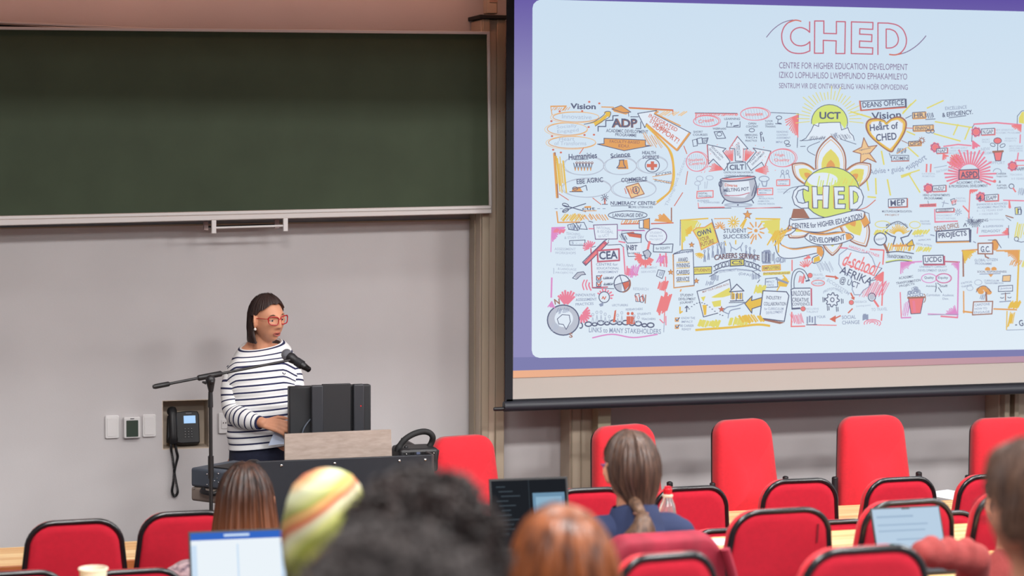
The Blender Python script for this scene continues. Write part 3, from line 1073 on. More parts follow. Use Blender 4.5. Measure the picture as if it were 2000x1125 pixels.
# --- mountain with the sun, heart, sun-shield in the middle
fr(1530, 180, .231)
RAY('y', 1.5, 390, 230, 170, 265, 26, 170, 370)
FP('l', *[(390 + 152 * cos(radians(a)), 255 + 150 * sin(radians(a))) for a in range(180, 361, 10)], (520, 310), (480, 260), (300, 262), (250, 280))
E('k', 1.4, 390, 255, 153, 150, 175, 375)
T('UCT', 395, 198, 62, 'k', 180, 0, .03)
FP('w', (190, 395), (235, 330), (255, 275), (290, 262), (400, 258), (480, 258), (500, 318), (550, 300), (595, 375), (600, 405), (400, 400))
L('k', 1.4, (150, 412), (190, 390), (235, 325), (258, 275), (298, 290), (300, 262), (400, 256), (480, 255), (492, 320), (545, 300), (560, 340), (590, 370), (600, 408)); HT('k', 1, 210, 370, 340, 410, 12, .5); HT('k', 1, 430, 350, 580, 405, 12, -.6); HT('g', 1, 420, 340, 440, 390, 4)
L('k', 1.2, (140, 410), (200, 408), (350, 385)); L('k', 1.2, (145, 460), (185, 458)); L('k', 1.2, (310, 418), (215, 460), (210, 500), (270, 535), curve=True); L('k', 1.2, (480, 395), (615, 440))
T('DEANS OFFICE', 843, 98, 46, 'k', 350, -4, .018); L('k', 1.8, (650, 78), (1028, 58), (1032, 120), (660, 152), closed=True); L('r', 2.6, (645, 75), (655, 155), (1040, 128)); L('k', 2.6, (1036, 60), (1038, 128))
T('Vision', 870, 196, 62, 'k', 250, -3, .02)
HP = [(905, 502), (800, 430), (725, 355), (700, 285), (725, 235), (790, 225), (850, 240), (870, 262), (920, 225), (985, 212), (1035, 250), (1030, 320), (990, 400), (940, 470)]
FP('f', *[(x, y) for x, y in HP]); FP('w', *[(870 + (x - 870) * .84, 350 + (y - 350) * .84) for x, y in HP])
L('n', 3.2, *HP, curve=True, closed=True); L('a', 3, *[(870 + (x - 870) * .91, 352 + (y - 352) * .91) for x, y in HP], curve=True, closed=True)
T('&', 820, 262, 36, 'k'); T('Heart of', 850, 290, 58, 'k', 240, -5, .02); T('CHED', 870, 378, 62, 'k', 175, -5, .02)
for (a, bq) in (((570, 165), (740, 215)), ((1080, 100), (1010, 180)), ((830, 500), (850, 610)), ((880, 740), (905, 870)), ((705, 740), (720, 830)), ((780, 730), (785, 860)), ((715, 885), (780, 890)), ((1000, 720), (1075, 690))):
    L('y', 3.0, a, bq)
ST = [(680, 385), (718, 462), (792, 450), (730, 520), (785, 592), (712, 560), (650, 605), (655, 520), (588, 502), (662, 465)]
FP('f', *ST); L('n', 1.8, *ST, closed=True); T('Lighthouse', 690, 482, 16, 'k', 100, -12); T('of hope', 700, 520, 16, 'k', 75, -10)
L('k', 1.3, (915, 535), (1060, 535), (1060, 578), (915, 582), closed=True); L('r', 1.6, (912, 585), (1062, 582)); T('ADMIN', 988, 558, 28, 'k', 125, 0, .01); HT('k', 1.4, 960, 475, 1030, 520, 7, .3); L('o', 1.6, (960, 520), (1040, 470)); L('k', 1.2, (895, 515), (910, 555))
T('Advise • guide •', 890, 665, 62, 'g', 320, -6, .005)
# petals
def petal(tip, bl_, br_, inn=True):
    mx, my = (bl_[0] + br_[0]) / 2, (bl_[1] + br_[1]) / 2
    def side(q, s):
        return [(tip[0] + (q[0] - tip[0]) * t + s * sin(pi * t) * -(q[1] - tip[1]) * .16, tip[1] + (q[1] - tip[1]) * t + s * sin(pi * t) * (q[0] - tip[0]) * .16) for t in (0, .25, .5, .75, 1)]
    sg = 1 if (bl_[0] - tip[0]) * (br_[1] - tip[1]) - (bl_[1] - tip[1]) * (br_[0] - tip[0]) < 0 else -1
    A_, B_ = side(bl_, sg), side(br_, -sg)
    pol = A_ + B_[::-1][:-1]
    FP('w', *pol)
    for kk, c in ((.62, 'y'), (.3, 'o')):
        FP(c, *[(mx + (x - mx) * kk, my + (y - my) * kk) for x, y in pol])
    L('n', 2.8, *A_, curve=True); L('n', 2.8, *B_, curve=True)
    L('o', 1.4, *[(mx + (x - mx) * .88, my + (y - my) * .9) for x, y in A_], curve=True)
    L('o', 1.4, *[(mx + (x - mx) * .88, my + (y - my) * .9) for x, y in B_], curve=True)


petal((402, 372), (275, 655), (525, 660)); petal((75, 610), (175, 775), (265, 655)); petal((738, 608), (530, 660), (645, 795))
petal((700, 1305), (470, 1110), (660, 1020)); petal((415, 1382), (330, 1190), (500, 1185)); petal((50, 1230), (80, 1080), (300, 1120))
FE('l', 405, 850, 240, 215); HT('y', 3, 180, 720, 620, 800, 14, .5); FE('w', 330, 740, 130, 60); HT('l', 2.4, 250, 690, 500, 1000, 12, .2)
E('k', 1.7, 405, 850, 241, 216)
def bubble(p1, p2=None):
    FP('w', *p1); L('k', 1.7, *p1, closed=True)
bubble([(212, 800), (212, 838), (170, 818), (125, 835), (105, 885), (125, 930), (165, 940), (212, 925), (212, 980), (150, 982), (95, 950), (75, 890), (90, 835), (130, 797), (180, 790)])
bubble([(242, 798), (285, 798), (287, 868), (332, 868), (336, 793), (388, 795), (378, 982), (332, 980), (332, 912), (290, 912), (290, 980), (250, 980)])
bubble([(425, 800), (515, 800), (515, 838), (465, 838), (465, 868), (512, 868), (512, 905), (465, 905), (462, 945), (525, 945), (522, 985), (435, 985)])
bubble([(555, 795), (610, 795), (655, 825), (678, 885), (665, 945), (625, 990), (560, 990)])
FP('l', (590, 835), (620, 850), (635, 885), (625, 925), (592, 945)); L('k', 1.4, (590, 835), (620, 850), (635, 885), (625, 925), (592, 945), closed=True)
for x in (247, 340, 430, 560): L('o', 1.3, (x - 6, 805), (x - 4, 980))
L('k', 1.2, (0, 860), (60, 812), (150, 795), curve=True); L('r', 1.8, (610, 1000), (700, 975), (780, 910), curve=True)
# ribbons
fr(1540, 260, .231)
FP('n', (40, 640), (130, 640), (180, 720), (20, 720)); FP('o', (640, 670), (690, 760), (640, 800), (600, 720)); L('k', 1.3, (640, 665), (680, 680), (690, 760), (640, 800))
R1_ = [(15, 720), (40, 735), (150, 725), (300, 715), (450, 680), (560, 655), (640, 665), (630, 720), (540, 745), (420, 790), (280, 835), (150, 830), (60, 805), (10, 780)]
FP('w', *R1_); L('k', 1.8, *R1_, curve=True, closed=True); L('o', 2.4, (15, 790), (150, 836), (280, 842), (430, 792), (560, 748), curve=True)
T('CENTRE for HIGHER EDUCATION', 325, 752, 46, 'k', 600, -8.5, .02, arc=-24)
R2_ = [(140, 885), (180, 842), (300, 850), (420, 835), (520, 850), (545, 890), (430, 935), (320, 945), (220, 935)]
FP('w', *R2_); L('k', 1.7, *R2_, curve=True, closed=True); L('o', 3, (180, 848), (300, 858), (430, 842), (480, 838), curve=True); FP('o', (480, 850), (520, 850), (545, 888), (490, 905)); T('DEVELOPMENT', 328, 892, 46, 'k', 300, -2, .02, arc=-26)
R3_ = [(-95, 860), (-20, 815), (60, 810), (20, 850), (-60, 880), (-60, 945), (40, 975), (200, 955), (280, 960), (298, 1010), (270, 1080), (210, 1100), (205, 1055), (250, 1030), (240, 1015), (150, 1035), (30, 1058), (-70, 1045), (-110, 960)]
FP('w', *R3_); L('k', 1.7, *R3_, curve=True, closed=True); L('o', 2.5, (-60, 945), (40, 982), (200, 962), (270, 965), curve=True); FP('o', (240, 965), (280, 960), (298, 1010), (280, 1050), (240, 1015)); FP('a', (215, 1055), (262, 1035), (268, 1078), (212, 1098)); L('o', 4, (-85, 860), (20, 815))

# --- right top group
fr(1760, 190, .2222)
for (a, bq) in (((20, 130), (130, 25)), ((230, 95), (370, 30)), ((300, 215), (620, 265)), ((290, 320), (520, 385)), ((60, 440), (150, 520)), ((0, 690), (160, 640)), ((70, 680), (165, 835)), ((50, 300), (120, 330)), ((500, 240), (460, 330)), ((600, 270), (560, 370))):
    L('y', 2.6, a, bq)
def sign(x0, y0, x1, y1, txt, h, fill='f', rim='o', col='k', rot=-3, off=.015):
    FP(fill, (x0, y0 + 5), (x1, y0 - 3), (x1, y1 - 5), (x0, y1)); L('k', 1.5, (x0, y0 + 5), (x1, y0 - 3), (x1, y1 - 5), (x0, y1), closed=True); L(rim, 2, (x1 + 5, y0), (x1 + 5, y1), (x0 + 4, y1 + 5))
    T(txt, (x0 + x1) / 2, (y0 + y1) / 2, h, col, (x1 - x0) * .78, rot, off)
sign(100, 130, 212, 185, 'HR', 38); HT('k', 1.5, 225, 135, 290, 185, 5, -.3); L('k', 1.4, (215, 195), (300, 190)); L('k', 1.4, (40, 185), (90, 160))
sign(105, 245, 280, 295, 'FINANCE', 30); E('k', 1.4, 240, 300, 22, 14); E('k', 1.4, 275, 298, 16, 16); L('r', 1.6, (50, 270), (105, 272))
sign(65, 385, 172, 425, 'OPS', 28); E('n', 1.6, 182, 380, 18, 18); RAY('n', 1.4, 182, 380, 18, 30, 10); L('n', 1.4, (5, 380), (60, 405))
T('EXCELLENCE', 482, 92, 30, 'g', 190, -4, .01); T('& EFFICIENCY.', 495, 142, 40, 'k', 270, -6, .02); L('k', 1.3, (420, 180), (570, 162))
L('k', 1.2, (620, 390), (628, 260), (650, 232)); L('p', 2.8, (640, 236), (840, 224), (1055, 242)); HC_('c', 2, ((1055, 245), (960, 250), (1050, 320)), 8); L('p', 2.4, (1048, 330), (1045, 400)); HC_('p', 2.6, ((630, 385), (690, 430), (630, 460)), 6)
for (x, y, n) in ((660, 305, 'x'), (300, 440, 'x'), (240, 800, 'x'), (700, 875, 'x'), (980, 605, 'x')):
    for k in range(7):
        a = 2 * pi * k / 7
        FE('p', x + 32 * cos(a), y + 32 * sin(a), 15, 15)
    E('k', 1, x, y, 34, 34); FE('c', x, y, 24, 24)
sign(705, 275, 820, 330, 'N.GAP', 34, 'w', 'c'); T('NEW GENERATION', 910, 287, 16, 'h', 160); T('ACADEMIC PROGRAMME', 940, 312, 16, 'h', 220)
T('SHORT', 745, 372, 15, 'h', 70); T('SKILLS', 745, 392, 15, 'h', 70); T('RESEARCH', 965, 362, 15, 'h', 100); T('PROJECTS', 960, 385, 15, 'h', 100); T('NEW', 742, 455, 30, 'h', 80, -4); T('ACADEMICS', 755, 490, 24, 'h', 140, -3)
FP('c', (812, 475), (892, 470), (875, 558), (830, 558)); L('k', 1.6, (812, 475), (892, 470), (875, 558), (830, 558), closed=True); L('n', 4, (808, 480), (895, 474)); L('k', 1.4, (848, 470), (850, 400)); FE('c', 848, 382, 32, 24); E('k', 1.3, 848, 382, 34, 26); E('k', 1.2, 805, 418, 22, 14, tilt=20); E('k', 1.2, 892, 425, 24, 14, tilt=-25)
T('SUPPORT', 840, 575, 26, 'h', 145); T('MENTORSHIP', 1010, 430, 15, 'h', 120); T('DEVELOPMENT', 1010, 450, 15, 'h', 120); T('OPPORTUNITIES', 1010, 470, 15, 'h', 120); L('p', 2.6, (1030, 490), (1022, 545)); L('p', 3, (1005, 556), (1080, 556))
sign(312, 448, 405, 492, 'NAP', 26, 'w', 'c'); L('p', 2.6, (375, 432), (500, 415), (615, 425)); T('MELLON EARLY', 510, 445, 16, 'h', 150); T('CAREER ACADEMIC', 505, 470, 16, 'h', 170); T('DEVELOPMENT PROGRAMME', 540, 492, 16, 'h', 240)
HC_('c', 2.2, ((370, 500), (365, 560), (420, 520)), 5); RAY('c', 3.2, 485, 560, 5, 62, 18); T('LAUNCH', 490, 545, 18, 'r', 70, 5); T('FUNDING', 490, 568, 16, 'r', 70, 5)
RAY('p', 3.2, 600, 680, 95, 215, 26, 150, 390); FP('c', (510, 640), (680, 632), (684, 715), (508, 722)); L('k', 1.9, (510, 640), (680, 632), (684, 715), (508, 722), closed=True); T('ASPD', 598, 680, 58, 'k', 150, -2, .02)
T('ACADEMIC STAFF', 600, 748, 22, 'k', 230, -2); T('& PROFESSIONAL DEVELOPMENT', 590, 780, 24, 'k', 340, -1)
L('c', 3, (225, 590), (222, 655)); L('c', 3, (262, 590), (258, 655)); T('SUCCESSFUL', 240, 672, 15, 'h', 120); T('PROMOTION', 240, 695, 15, 'h', 110); T('PATHWAYS', 385, 640, 22, 'h', 150, -12); L('g', 1, (290, 620), (400, 600))
sign(278, 775, 392, 828, 'HoDLP', 32, 'w', 'c'); T('HEAD of DEPARTMENTS', 310, 860, 20, 'k', 235, 0); T('PROGRAMME', 285, 888, 20, 'k', 160, 0)
sign(735, 855, 852, 912, 'ESAPP', 34, 'w', 'c'); T('4', 690, 885, 50, 'k', None, 0, .02); T('ENHANCED & ADVANCED', 800, 938, 18, 'g', 270, -2); T('ACADEMIC PRACTICE', 795, 965, 18, 'g', 250, -2); T('6 - 12 YEARS EXP', 780, 993, 18, 'h', 230, -2); T('+ HIGHER ED', 770, 1025, 18, 'h', 170, -2)
E('g', 1.3, 845, 655, 35, 28, 180, 380); T('CAREER', 880, 672, 16, 'k', 90); T('TRAJECTORY', 885, 698, 16, 'k', 100); T('&', 868, 742, 22, 'k'); T('FURTHER', 885, 775, 16, 'k', 85); T('SUPPORT', 890, 798, 16, 'k', 90); E('k', 1.5, 970, 782, 22, 20); L('c', 3, (985, 800), (1005, 830)); FE('c', 822, 738, 14, 14)
T('NAPP', 1045, 630, 30, 'k', 75, 0); L('c', 1.6, (1005, 600), (1080, 598)); T('6-5 YEARS', 1025, 715, 18, 'h', 110); T('TEACHING', 1010, 680, 16, 'h', 110); HT('g', 1.3, 1020, 790, 1080, 860, 7)
FP('c', (162, 940), (310, 932), (310, 962), (162, 966)); T('PARTICIPATION', 236, 950, 18, 'k', 130, -2); L('k', 1, (235, 910), (240, 935)); L('g', 1.3, (380, 910), (365, 965)); L('g', 1.3, (360, 925), (415, 935)); L('k', 1.3, (435, 900), (470, 890), (480, 940), (452, 948), closed=True); HT('c', 1.4, 440, 900, 475, 940, 4); T('DIGITAL', 525, 888, 16, 'h', 85); T('MAKING', 530, 912, 16, 'h', 80)
sign(308, 978, 462, 1008, 'UNIVERSITY', 20, 'w', 'c'); T('ENGAGEMENT', 380, 1038, 16, 'h', 140); T('WITH UCT PARTNERS', 385, 1065, 16, 'h', 190); L('p', 2.2, (295, 985), (298, 1098), (495, 1088)); RAY('g', 1.2, 500, 1010, 10, 32, 9); HC_('c', 2.6, ((595, 1010), (540, 950), (580, 990)), 4); L('c', 2.2, (605, 820), (595, 1065)); HC_('c', 2.6, ((610, 815), (610, 850), (690, 815)), 5)
T('ENABLING', 690, 1082, 24, 'k', 150, -3); T('(PATHWAYS)', 840, 1078, 18, 'h', 130); RAY('g', 1.2, 610, 1085, 12, 40, 9); L('p', 2.4, (900, 905), (1080, 910)); HC_('c', 2.4, ((950, 910), (948, 985), (965, 985)), 3); L('k', 1.4, (1000, 970), (1050, 965), (1055, 1030), (1005, 1030), closed=True); FP('y', (1008, 975), (1028, 973), (1030, 1025), (1010, 1025)); T('n', 1042, 1000, 46, 'k'); L('n', 2.2, (920, 1040), (985, 1060)); L('k', 1.2, (925, 1055), (965, 1085))
L('k', 1.2, (1020, 235), (1022, 165), (1060, 120), (1080, 118)); FP('y', (1060, 130), (1080, 125), (1080, 232), (1035, 225), (1035, 180))
T('Advise • guide • support', 90, 590, 60, 'g', 240, -28, 0) if 0 else T('support', 140, 580, 62, 'g', 190, -30, .005)
# MEP
fr(1530, 180, .231)
sign(888, 900, 1045, 972, 'MEP', 52, 'w', 'r', rot=-3); T('MULTILINGUALISM EDUCATION', 960, 1008, 18, 'k', 250, 0); T('PROJECT', 920, 1040, 18, 'n', 120)
fr(1700, 430, .2045)
E('y', 1.6, 115, 40, 70, 32); E('y', 1.6, 425, 45, 52, 32); RAY('a', 2, 270, 150, 45, 105, 14, 200, 340)
HT('y', 3, 30, 90, 140, 140, 9, .5); HT('y', 3, 400, 90, 520, 140, 9, .8); HT('a', 3, 160, 220, 400, 300, 12, .3); HT('y', 2.4, 440, 255, 560, 300, 9, .6)
L('k', 2.2, (140, 110), (200, 150), (240, 160), (215, 240)); L('k', 2.2, (395, 95), (360, 150), (290, 170), (320, 240)); L('k', 1.5, (150, 80), (210, 30), (280, 15), (360, 75), curve=True); T('MULTILINGUAL', 255, 40, 22, 'k', 210, 0, .01, arc=20)
L('o', 4, (215, 245), (380, 240)); E('k', 2.2, 95, 180, 58, 58); FE('w', 95, 180, 52, 52); T('INSIGHT', 95, 180, 20, 'g', 85, -8); L('n', 5, (135, 235), (170, 310)); FP('a', (345, 230), (400, 185), (415, 240), (360, 250)); L('k', 1.4, (345, 230), (400, 185), (415, 240), (360, 250), closed=True)
T('POPULAR', 465, 152, 16, 'g', 90, -6); T('AFRICAN', 515, 188, 16, 'g', 120, -4); T('SOCIAL ACTION', 512, 235, 18, 'g', 150, 8)
T('DIALOGUES', 520, 10, 16, 'g', 90); T('TEACHING', 530, 35, 16, 'g', 90)
L('k', 2, (150, 310), (270, 300), (415, 320), curve=True); T('TRANSFORMATION', 275, 350, 34, 'k', 240, 3, .02); L('l', 3, (145, 400), (270, 380), (400, 390), curve=True); L('k', 1.6, (145, 408), (270, 386), (395, 396), curve=True)
T('DEANS OFFICE', 728, 66, 48, 'n', 235, -10, .02); L('k', 1.6, (890, 60), (905, 30), (918, 60)); FP('w', (632, 110), (945, 82), (945, 200), (632, 208)); L('k', 2.6, (632, 108), (945, 82), (950, 200), (630, 208), closed=True); L('k', 4, (955, 95), (952, 205)); L('o', 2.4, (635, 215), (940, 207)); T('PROJECTS', 785, 143, 66, 'k', 270, -5, .025); L('g', 2, (575, 140), (610, 148)); L('g', 2, (985, 205), (1005, 215))
RAY('k', 1.3, 1000, -10, 30, 75, 14, 0, 180); T('& SUPERVISION', 1170, 58, 20, 'g', 190, -2); T('PEDAGOGY', 1152, 104, 26, 'g', 180, -2); L('p', 2.2, (615, 15), (830, 10)); L('p', 2.2, (1025, 70), (1020, 125)); L('p', 2.4, (1040, 152), (1320, 138)); HC_('c', 2.2, ((1320, 135), (1255, 120), (1310, 60)), 6); L('k', 1.2, (1320, 50), (1318, 170))
# UCDG
L('m', 2.6, (290, 405), (490, 395)); L('m', 2.4, (292, 410), (290, 510)); HC_('m', 1.6, ((295, 410), (310, 505), (430, 410)), 10); L('p', 2.2, (285, 690), (295, 930)); L('m', 2.8, (295, 932), (385, 930)); HT('m', 1.5, 300, 770, 370, 920, 6, .2); L('d', 2.6, (710, 395), (850, 400)); L('m', 2.8, (842, 400), (832, 930)); HC_('m', 1.6, ((838, 410), (760, 415), (838, 500)), 8); HC_('m', 1.8, ((828, 905), (690, 900), (800, 800)), 10); L('p', 3.2, (675, 918), (830, 930)); L('m', 1.8, (550, 895), (830, 905)); L('g', 1.2, (550, 905), (840, 900))
FP('w', (502, 340), (695, 335), (700, 420), (508, 420)); L('k', 2, (502, 340), (695, 335), (700, 420), (508, 420), closed=True); L('d', 2.8, (706, 345), (708, 425), (515, 427)); T('UCDG', 600, 376, 50, 'k', 160, -2, .02)
T('UNIVERSITY CAPACITY', 600, 445, 20, 'g', 260); T('DEVELOPMENT GRANT', 595, 480, 22, 'g', 280); T('ACADEMIC', 340, 545, 24, 'k', 140, -8); T('TRANSFORMATION', 362, 588, 24, 'k', 235, -8); T('PROJECTS:', 350, 622, 26, 'k', 150, -10)
E('m', 1.7, 560, 555, 72, 42); E('m', 1.7, 700, 555, 68, 42); E('d', 1.1, 700, 555, 76, 46); T('Quality', 560, 552, 30, 'k', 90, 0); T('Equity', 695, 552, 28, 'k', 95, 0); T('Advising', 580, 632, 20, 'k', 100); T('Staff', 700, 628, 22, 'k', 75); L('k', 1.3, (625, 600), (630, 640)); L('k', 1.5, (630, 640), (620, 685)); L('k', 1.3, (640, 600), (665, 620)); L('k', 1.5, (650, 645), (680, 690)); T('Curriculum', 600, 714, 24, 'g', 130); T('Academic', 742, 716, 22, 'g', 110); T('Dev.', 720, 750, 20, 'g', 60)
for k in range(26):
    a = random.uniform(0, 2 * pi); q = random.uniform(0, 1) ** .5
    E('g', 1.1, 425 + 78 * q * cos(a), 690 + 48 * q * sin(a), 14, 14)
FP('c', (362, 740), (510, 735), (478, 890), (388, 895)); L('k', 1.5, (362, 740), (510, 735), (478, 890), (388, 895), closed=True); L('n', 3.5, (358, 742), (515, 736)); E('n', 1.6, 508, 745, 18, 40, -90, 90); FP('p', (400, 770), (425, 770), (435, 880), (410, 882))
# GC
L('o', 3, (875, 292), (1025, 282)); L('n', 3, (885, 290), (888, 535)); HC_('a', 2.4, ((885, 295), (905, 420), (1010, 300)), 10); L('o', 3, (1205, 292), (1425, 290)); L('a', 3.4, (1420, 292), (1398, 840)); HC_('o', 2.2, ((1415, 300), (1270, 300), (1405, 430)), 10); HT('o', 2, 1330, 380, 1420, 440, 6, .5); L('o', 2.6, (890, 680), (892, 885)); L('o', 3.4, (888, 872), (975, 882)); L('o', 3, (1180, 848), (1395, 856)); HT('a', 3, 1310, 770, 1400, 850, 8, .5)
FE('o', 1190, 235, 35, 55); L('k', 1.4, (1125, 190), (1200, 190), (1250, 265)); FP('w', (1030, 225), (1165, 220), (1165, 320), (1030, 318)); L('n', 2.6, (1028, 222), (1168, 218), (1168, 322), (1028, 320), closed=True); T('G.C.', 1098, 275, 58, 'k', 90, 0, .02); L('n', 2.6, (1095, 325), (1100, 350), (1130, 362))
T('GLOBAL CITIZEN', 1105, 380, 26, 'g', 220, -2); T('PROGRAMME', 1080, 415, 22, 'g', 160); FE('o', 1120, 470, 26, 22); FE('o', 1180, 468, 26, 22); FP('o', (1095, 480), (1205, 480), (1150, 545)); FP('w', (1015, 482), (1300, 478), (1300, 508), (1015, 510)); T('SOCIAL RESPONSIVENESS', 1160, 492, 20, 'k', 280, 0); L('g', 1.6, (1045, 515), (1240, 510)); T('CRITICAL', 920, 595, 18, 'g', 110, -10); T('THINKER', 920, 628, 18, 'g', 105, -12); T('CURRICULUM', 1155, 578, 18, 'g', 140); T('TRANSFORMATION', 1180, 602, 18, 'g', 180); FP('f', (1265, 530), (1340, 525), (1335, 585), (1260, 585)); L('k', 1.3, (1265, 530), (1340, 525), (1335, 585), (1260, 585), closed=True); E('h', 1.3, 1030, 595, 35, 25); E('h', 1.3, 950, 650, 30, 22)
for (x, y) in ((1040, 665), (1080, 645), (1115, 670), (1055, 685), (1130, 690)): FE('o', x, y, 30, 22)
L('k', 1.3, (1010, 690), (1040, 640), (1100, 630), (1150, 685), curve=True); L('n', 3.4, (1105, 690), (1108, 770)); HT('g', 1.3, 1045, 705, 1080, 760, 4); FP('w', (985, 780), (1165, 775), (1160, 895), (980, 905)); L('n', 2.2, (985, 780), (1168, 775), (1160, 895), (975, 905), closed=True); T('CAPSTONE', 1068, 806, 24, 'g', 145, -4); T('HOW TO', 1055, 845, 20, 'g', 120, -3); T('ENGAGE', 1065, 878, 20, 'g', 150, -3); FP('w', (1225, 630), (1358, 622), (1355, 675), (1225, 680)); L('k', 1.5, (1225, 630), (1358, 622), (1358, 678), (1222, 682), closed=True); T('Justice', 1292, 652, 26, 'g', 105, -3); L('n', 2, (1290, 695), (1290, 765)); L('k', 1.4, (1250, 705), (1335, 698)); E('k', 1.4, 1258, 735, 16, 10, 0, 180); E('k', 1.4, 1328, 732, 16, 10, 0, 180); L('g', 2, (1235, 780), (1340, 772))
HT('y', 2.6, 1375, 20, 1467, 180, 6, .2); E('k', 1.3, 1395, 180, 20, 20); L('k', 1.3, (1400, 200), (1440, 210), (1467, 205)); HT('y', 2.2, 1440, 380, 1467, 460, 4); L('a', 2.2, (1305, 870), (1300, 1045)); HT('a', 2.2, 1310, 870, 1350, 1020, 6, .2); L('g', 1.2, (1300, 1050), (1467, 1045)); T('- G', 1420, 985, 60, 'k', 80, -12, .02)

# --- lower left: assessment panel
fr(1050, 430, .2133)
L('m', 2.4, (130, 70), (250, 66)); L('m', 1.8, (130, 70), (122, 290)); HC_('m', 3, ((135, 72), (140, 210), (245, 75)), 9); HT('p', 2.6, 140, 80, 230, 120, 8, .6); HT('g', 2.4, 285, 40, 370, 95, 6, .4); L('k', 1.4, (275, 45), (330, 30), (370, 95), (285, 85), closed=True); L('k', 1.4, (350, 25), (425, 20), (455, 85), (385, 80), closed=True)
FP('w', (512, 45), (730, 38), (730, 172), (530, 175)); L('v', 1.8, (512, 45), (730, 38), (730, 172), (530, 175), closed=True); T('NATIONAL', 605, 72, 24, 'h', 130, 5); T('& GLOBAL', 620, 105, 26, 'h', 150, 3); T('to UCT', 605, 142, 26, 'h', 100, -6); L('p', 2.2, (470, 78), (510, 78)); L('m', 2.4, (735, 92), (980, 96)); L('k', 1.2, (770, 98), (975, 90))
T('TEACHING', 325, 125, 24, 'h', 130, 4); T('& STAFF DEV', 335, 158, 24, 'h', 180, -2); L('k', 1.4, (292, 188), (435, 182), (432, 230), (295, 228), closed=True); T('5 - ...', 360, 208, 22, 'g', 100); T('ASSESSMENT', 252, 265, 24, 'h', 195, 1); T('WORKSHOPS', 255, 300, 24, 'h', 190, 1)
FP('w', (485, 245), (755, 222), (800, 500), (560, 622), (502, 618)); L('k', 1.4, (485, 250), (530, 240)); L('k', 1.4, (640, 228), (760, 222), (790, 250)); L('d', 2.4, (488, 260), (502, 618), (640, 612)); L('p', 2.6, (785, 250), (802, 495)); L('k', 1.3, (502, 622), (700, 628))
RAY('p', 2.6, 480, 255, 10, 62, 9, 150, 320); FP('d', (620, 180), (655, 205), (440, 410), (412, 395)); FP('c', (600, 215), (625, 230), (450, 395), (435, 385)); L('k', 1.8, (652, 170), (610, 190), (412, 385), (440, 415), (640, 215), closed=True); FP('w', (652, 170), (618, 190), (640, 212))
FP('w', (548, 280), (745, 265), (748, 368), (552, 380)); L('d', 3.4, (548, 280), (745, 265), (748, 368), (552, 380), closed=True); T('CEA', 648, 320, 76, 'k', 170, -3, .03)
T('CENTRE for', 635, 405, 24, 'g', 200, 0); T('EDUCATIONAL', 645, 440, 22, 'g', 205, 0); T('ASSESSMENT', 645, 474, 22, 'g', 190, 0)
for y in (530, 586):
    L('k', 1.8, (540, y - 20), (580, y - 20), (578, y + 20), (540, y + 20), closed=True); L('r', 2.4, (548, y - 6), (560, y + 12), (588, y - 26)); HT('k', 1.3, 602, y - 12, 680, y + 8, 8, .6); L('k', 1.4, (605, y + 8), (685, y + 4))
FE('w', 772, 580, 70, 75); FP('r', (772, 580), (835, 550), (840, 600), (800, 645)); FP('s', (772, 580), (700, 595), (720, 640), (770, 655)); E('k', 2, 772, 580, 72, 77); L('k', 1.5, (750, 500), (800, 650)); L('k', 1.5, (702, 595), (840, 555)); E('n', 2.4, 778, 582, 72, 77, -30, 90)
FP('r', (810, 115), (880, 105), (890, 125), (950, 130), (945, 165), (840, 150)); L('k', 1.5, (765, 125), (830, 115), (950, 130), (948, 205), (820, 210), closed=True); HT('k', 1, 780, 130, 830, 190, 6, -.5); FP('w', (812, 222), (945, 205), (950, 330), (830, 330)); L('k', 1.4, (812, 222), (830, 332), (955, 328)); T('NBT', 868, 252, 48, 'k', 90, 2, .03); T('PROJECTS', 880, 305, 20, 'k', 115, -2, .02)
FE('w', 1085, 150, 95, 70); E('v', 2, 1085, 150, 97, 74); T('STUDENT', 1085, 115, 20, 'h', 110); T('HEALTH', 1085, 145, 20, 'h', 115); T('PROJECT', 1088, 178, 20, 'h', 125); L('c', 4.5, (1025, 200), (1008, 270)); FP('s', (965, 290), (1010, 270), (1040, 305), (1020, 350), (985, 345)); L('k', 1.6, (965, 290), (1010, 270), (1040, 305), (1020, 350), (985, 345), closed=True); L('k', 1.4, (940, 330), (985, 320), (985, 370), (945, 372), closed=True); L('k', 1.7, (1062, 225), (1240, 218), (1232, 295), (1060, 290), closed=True); T('for EQUITY', 1148, 258, 26, 'k', 130, -3)
RAY('c', 4, 985, 330, 40, 92, 12, 20, 200); HT('p', 3, 1130, 310, 1185, 425, 5, -.05); HT('m', 2, 1085, 325, 1135, 390, 6, .5); HC_('p', 2.6, ((815, 500), (820, 420), (920, 500)), 9); HT('m', 1.6, 830, 400, 900, 530, 9, .3); L('p', 2.6, (745, 195), (800, 205)); L('p', 3, (1175, 305), (1180, 425))
T('ASSESSMENT', 1020, 436, 20, 'h', 150, -2); T('SERVICES', 1015, 472, 20, 'h', 135, -2); L('k', 1.4, (1105, 455), (1165, 465), (1140, 535), (1088, 510), closed=True); HT('g', 1, 1105, 465, 1145, 520, 5)
T('INCLUSIVE', 250, 412, 22, 'h', 155, 3); T('& LANGUAGE', 270, 448, 22, 'h', 170, 3); T('PROJECTS', 245, 484, 22, 'h', 160, 1); FP('s', (330, 520), (365, 480), (420, 475), (440, 500), (395, 500), (370, 540)); L('k', 1.4, (320, 530), (365, 480), (420, 472), (440, 498), (400, 502), (355, 542), closed=True); L('h', 1.4, (148, 440), (148, 490))
L('m', 3.2, (130, 530), (125, 705)); L('p', 2.4, (430, 545), (412, 590), (425, 640), curve=True); L('p', 2.4, (455, 545), (440, 590), (455, 640), curve=True); L('p', 3, (475, 570), (470, 600), (490, 645), curve=True)
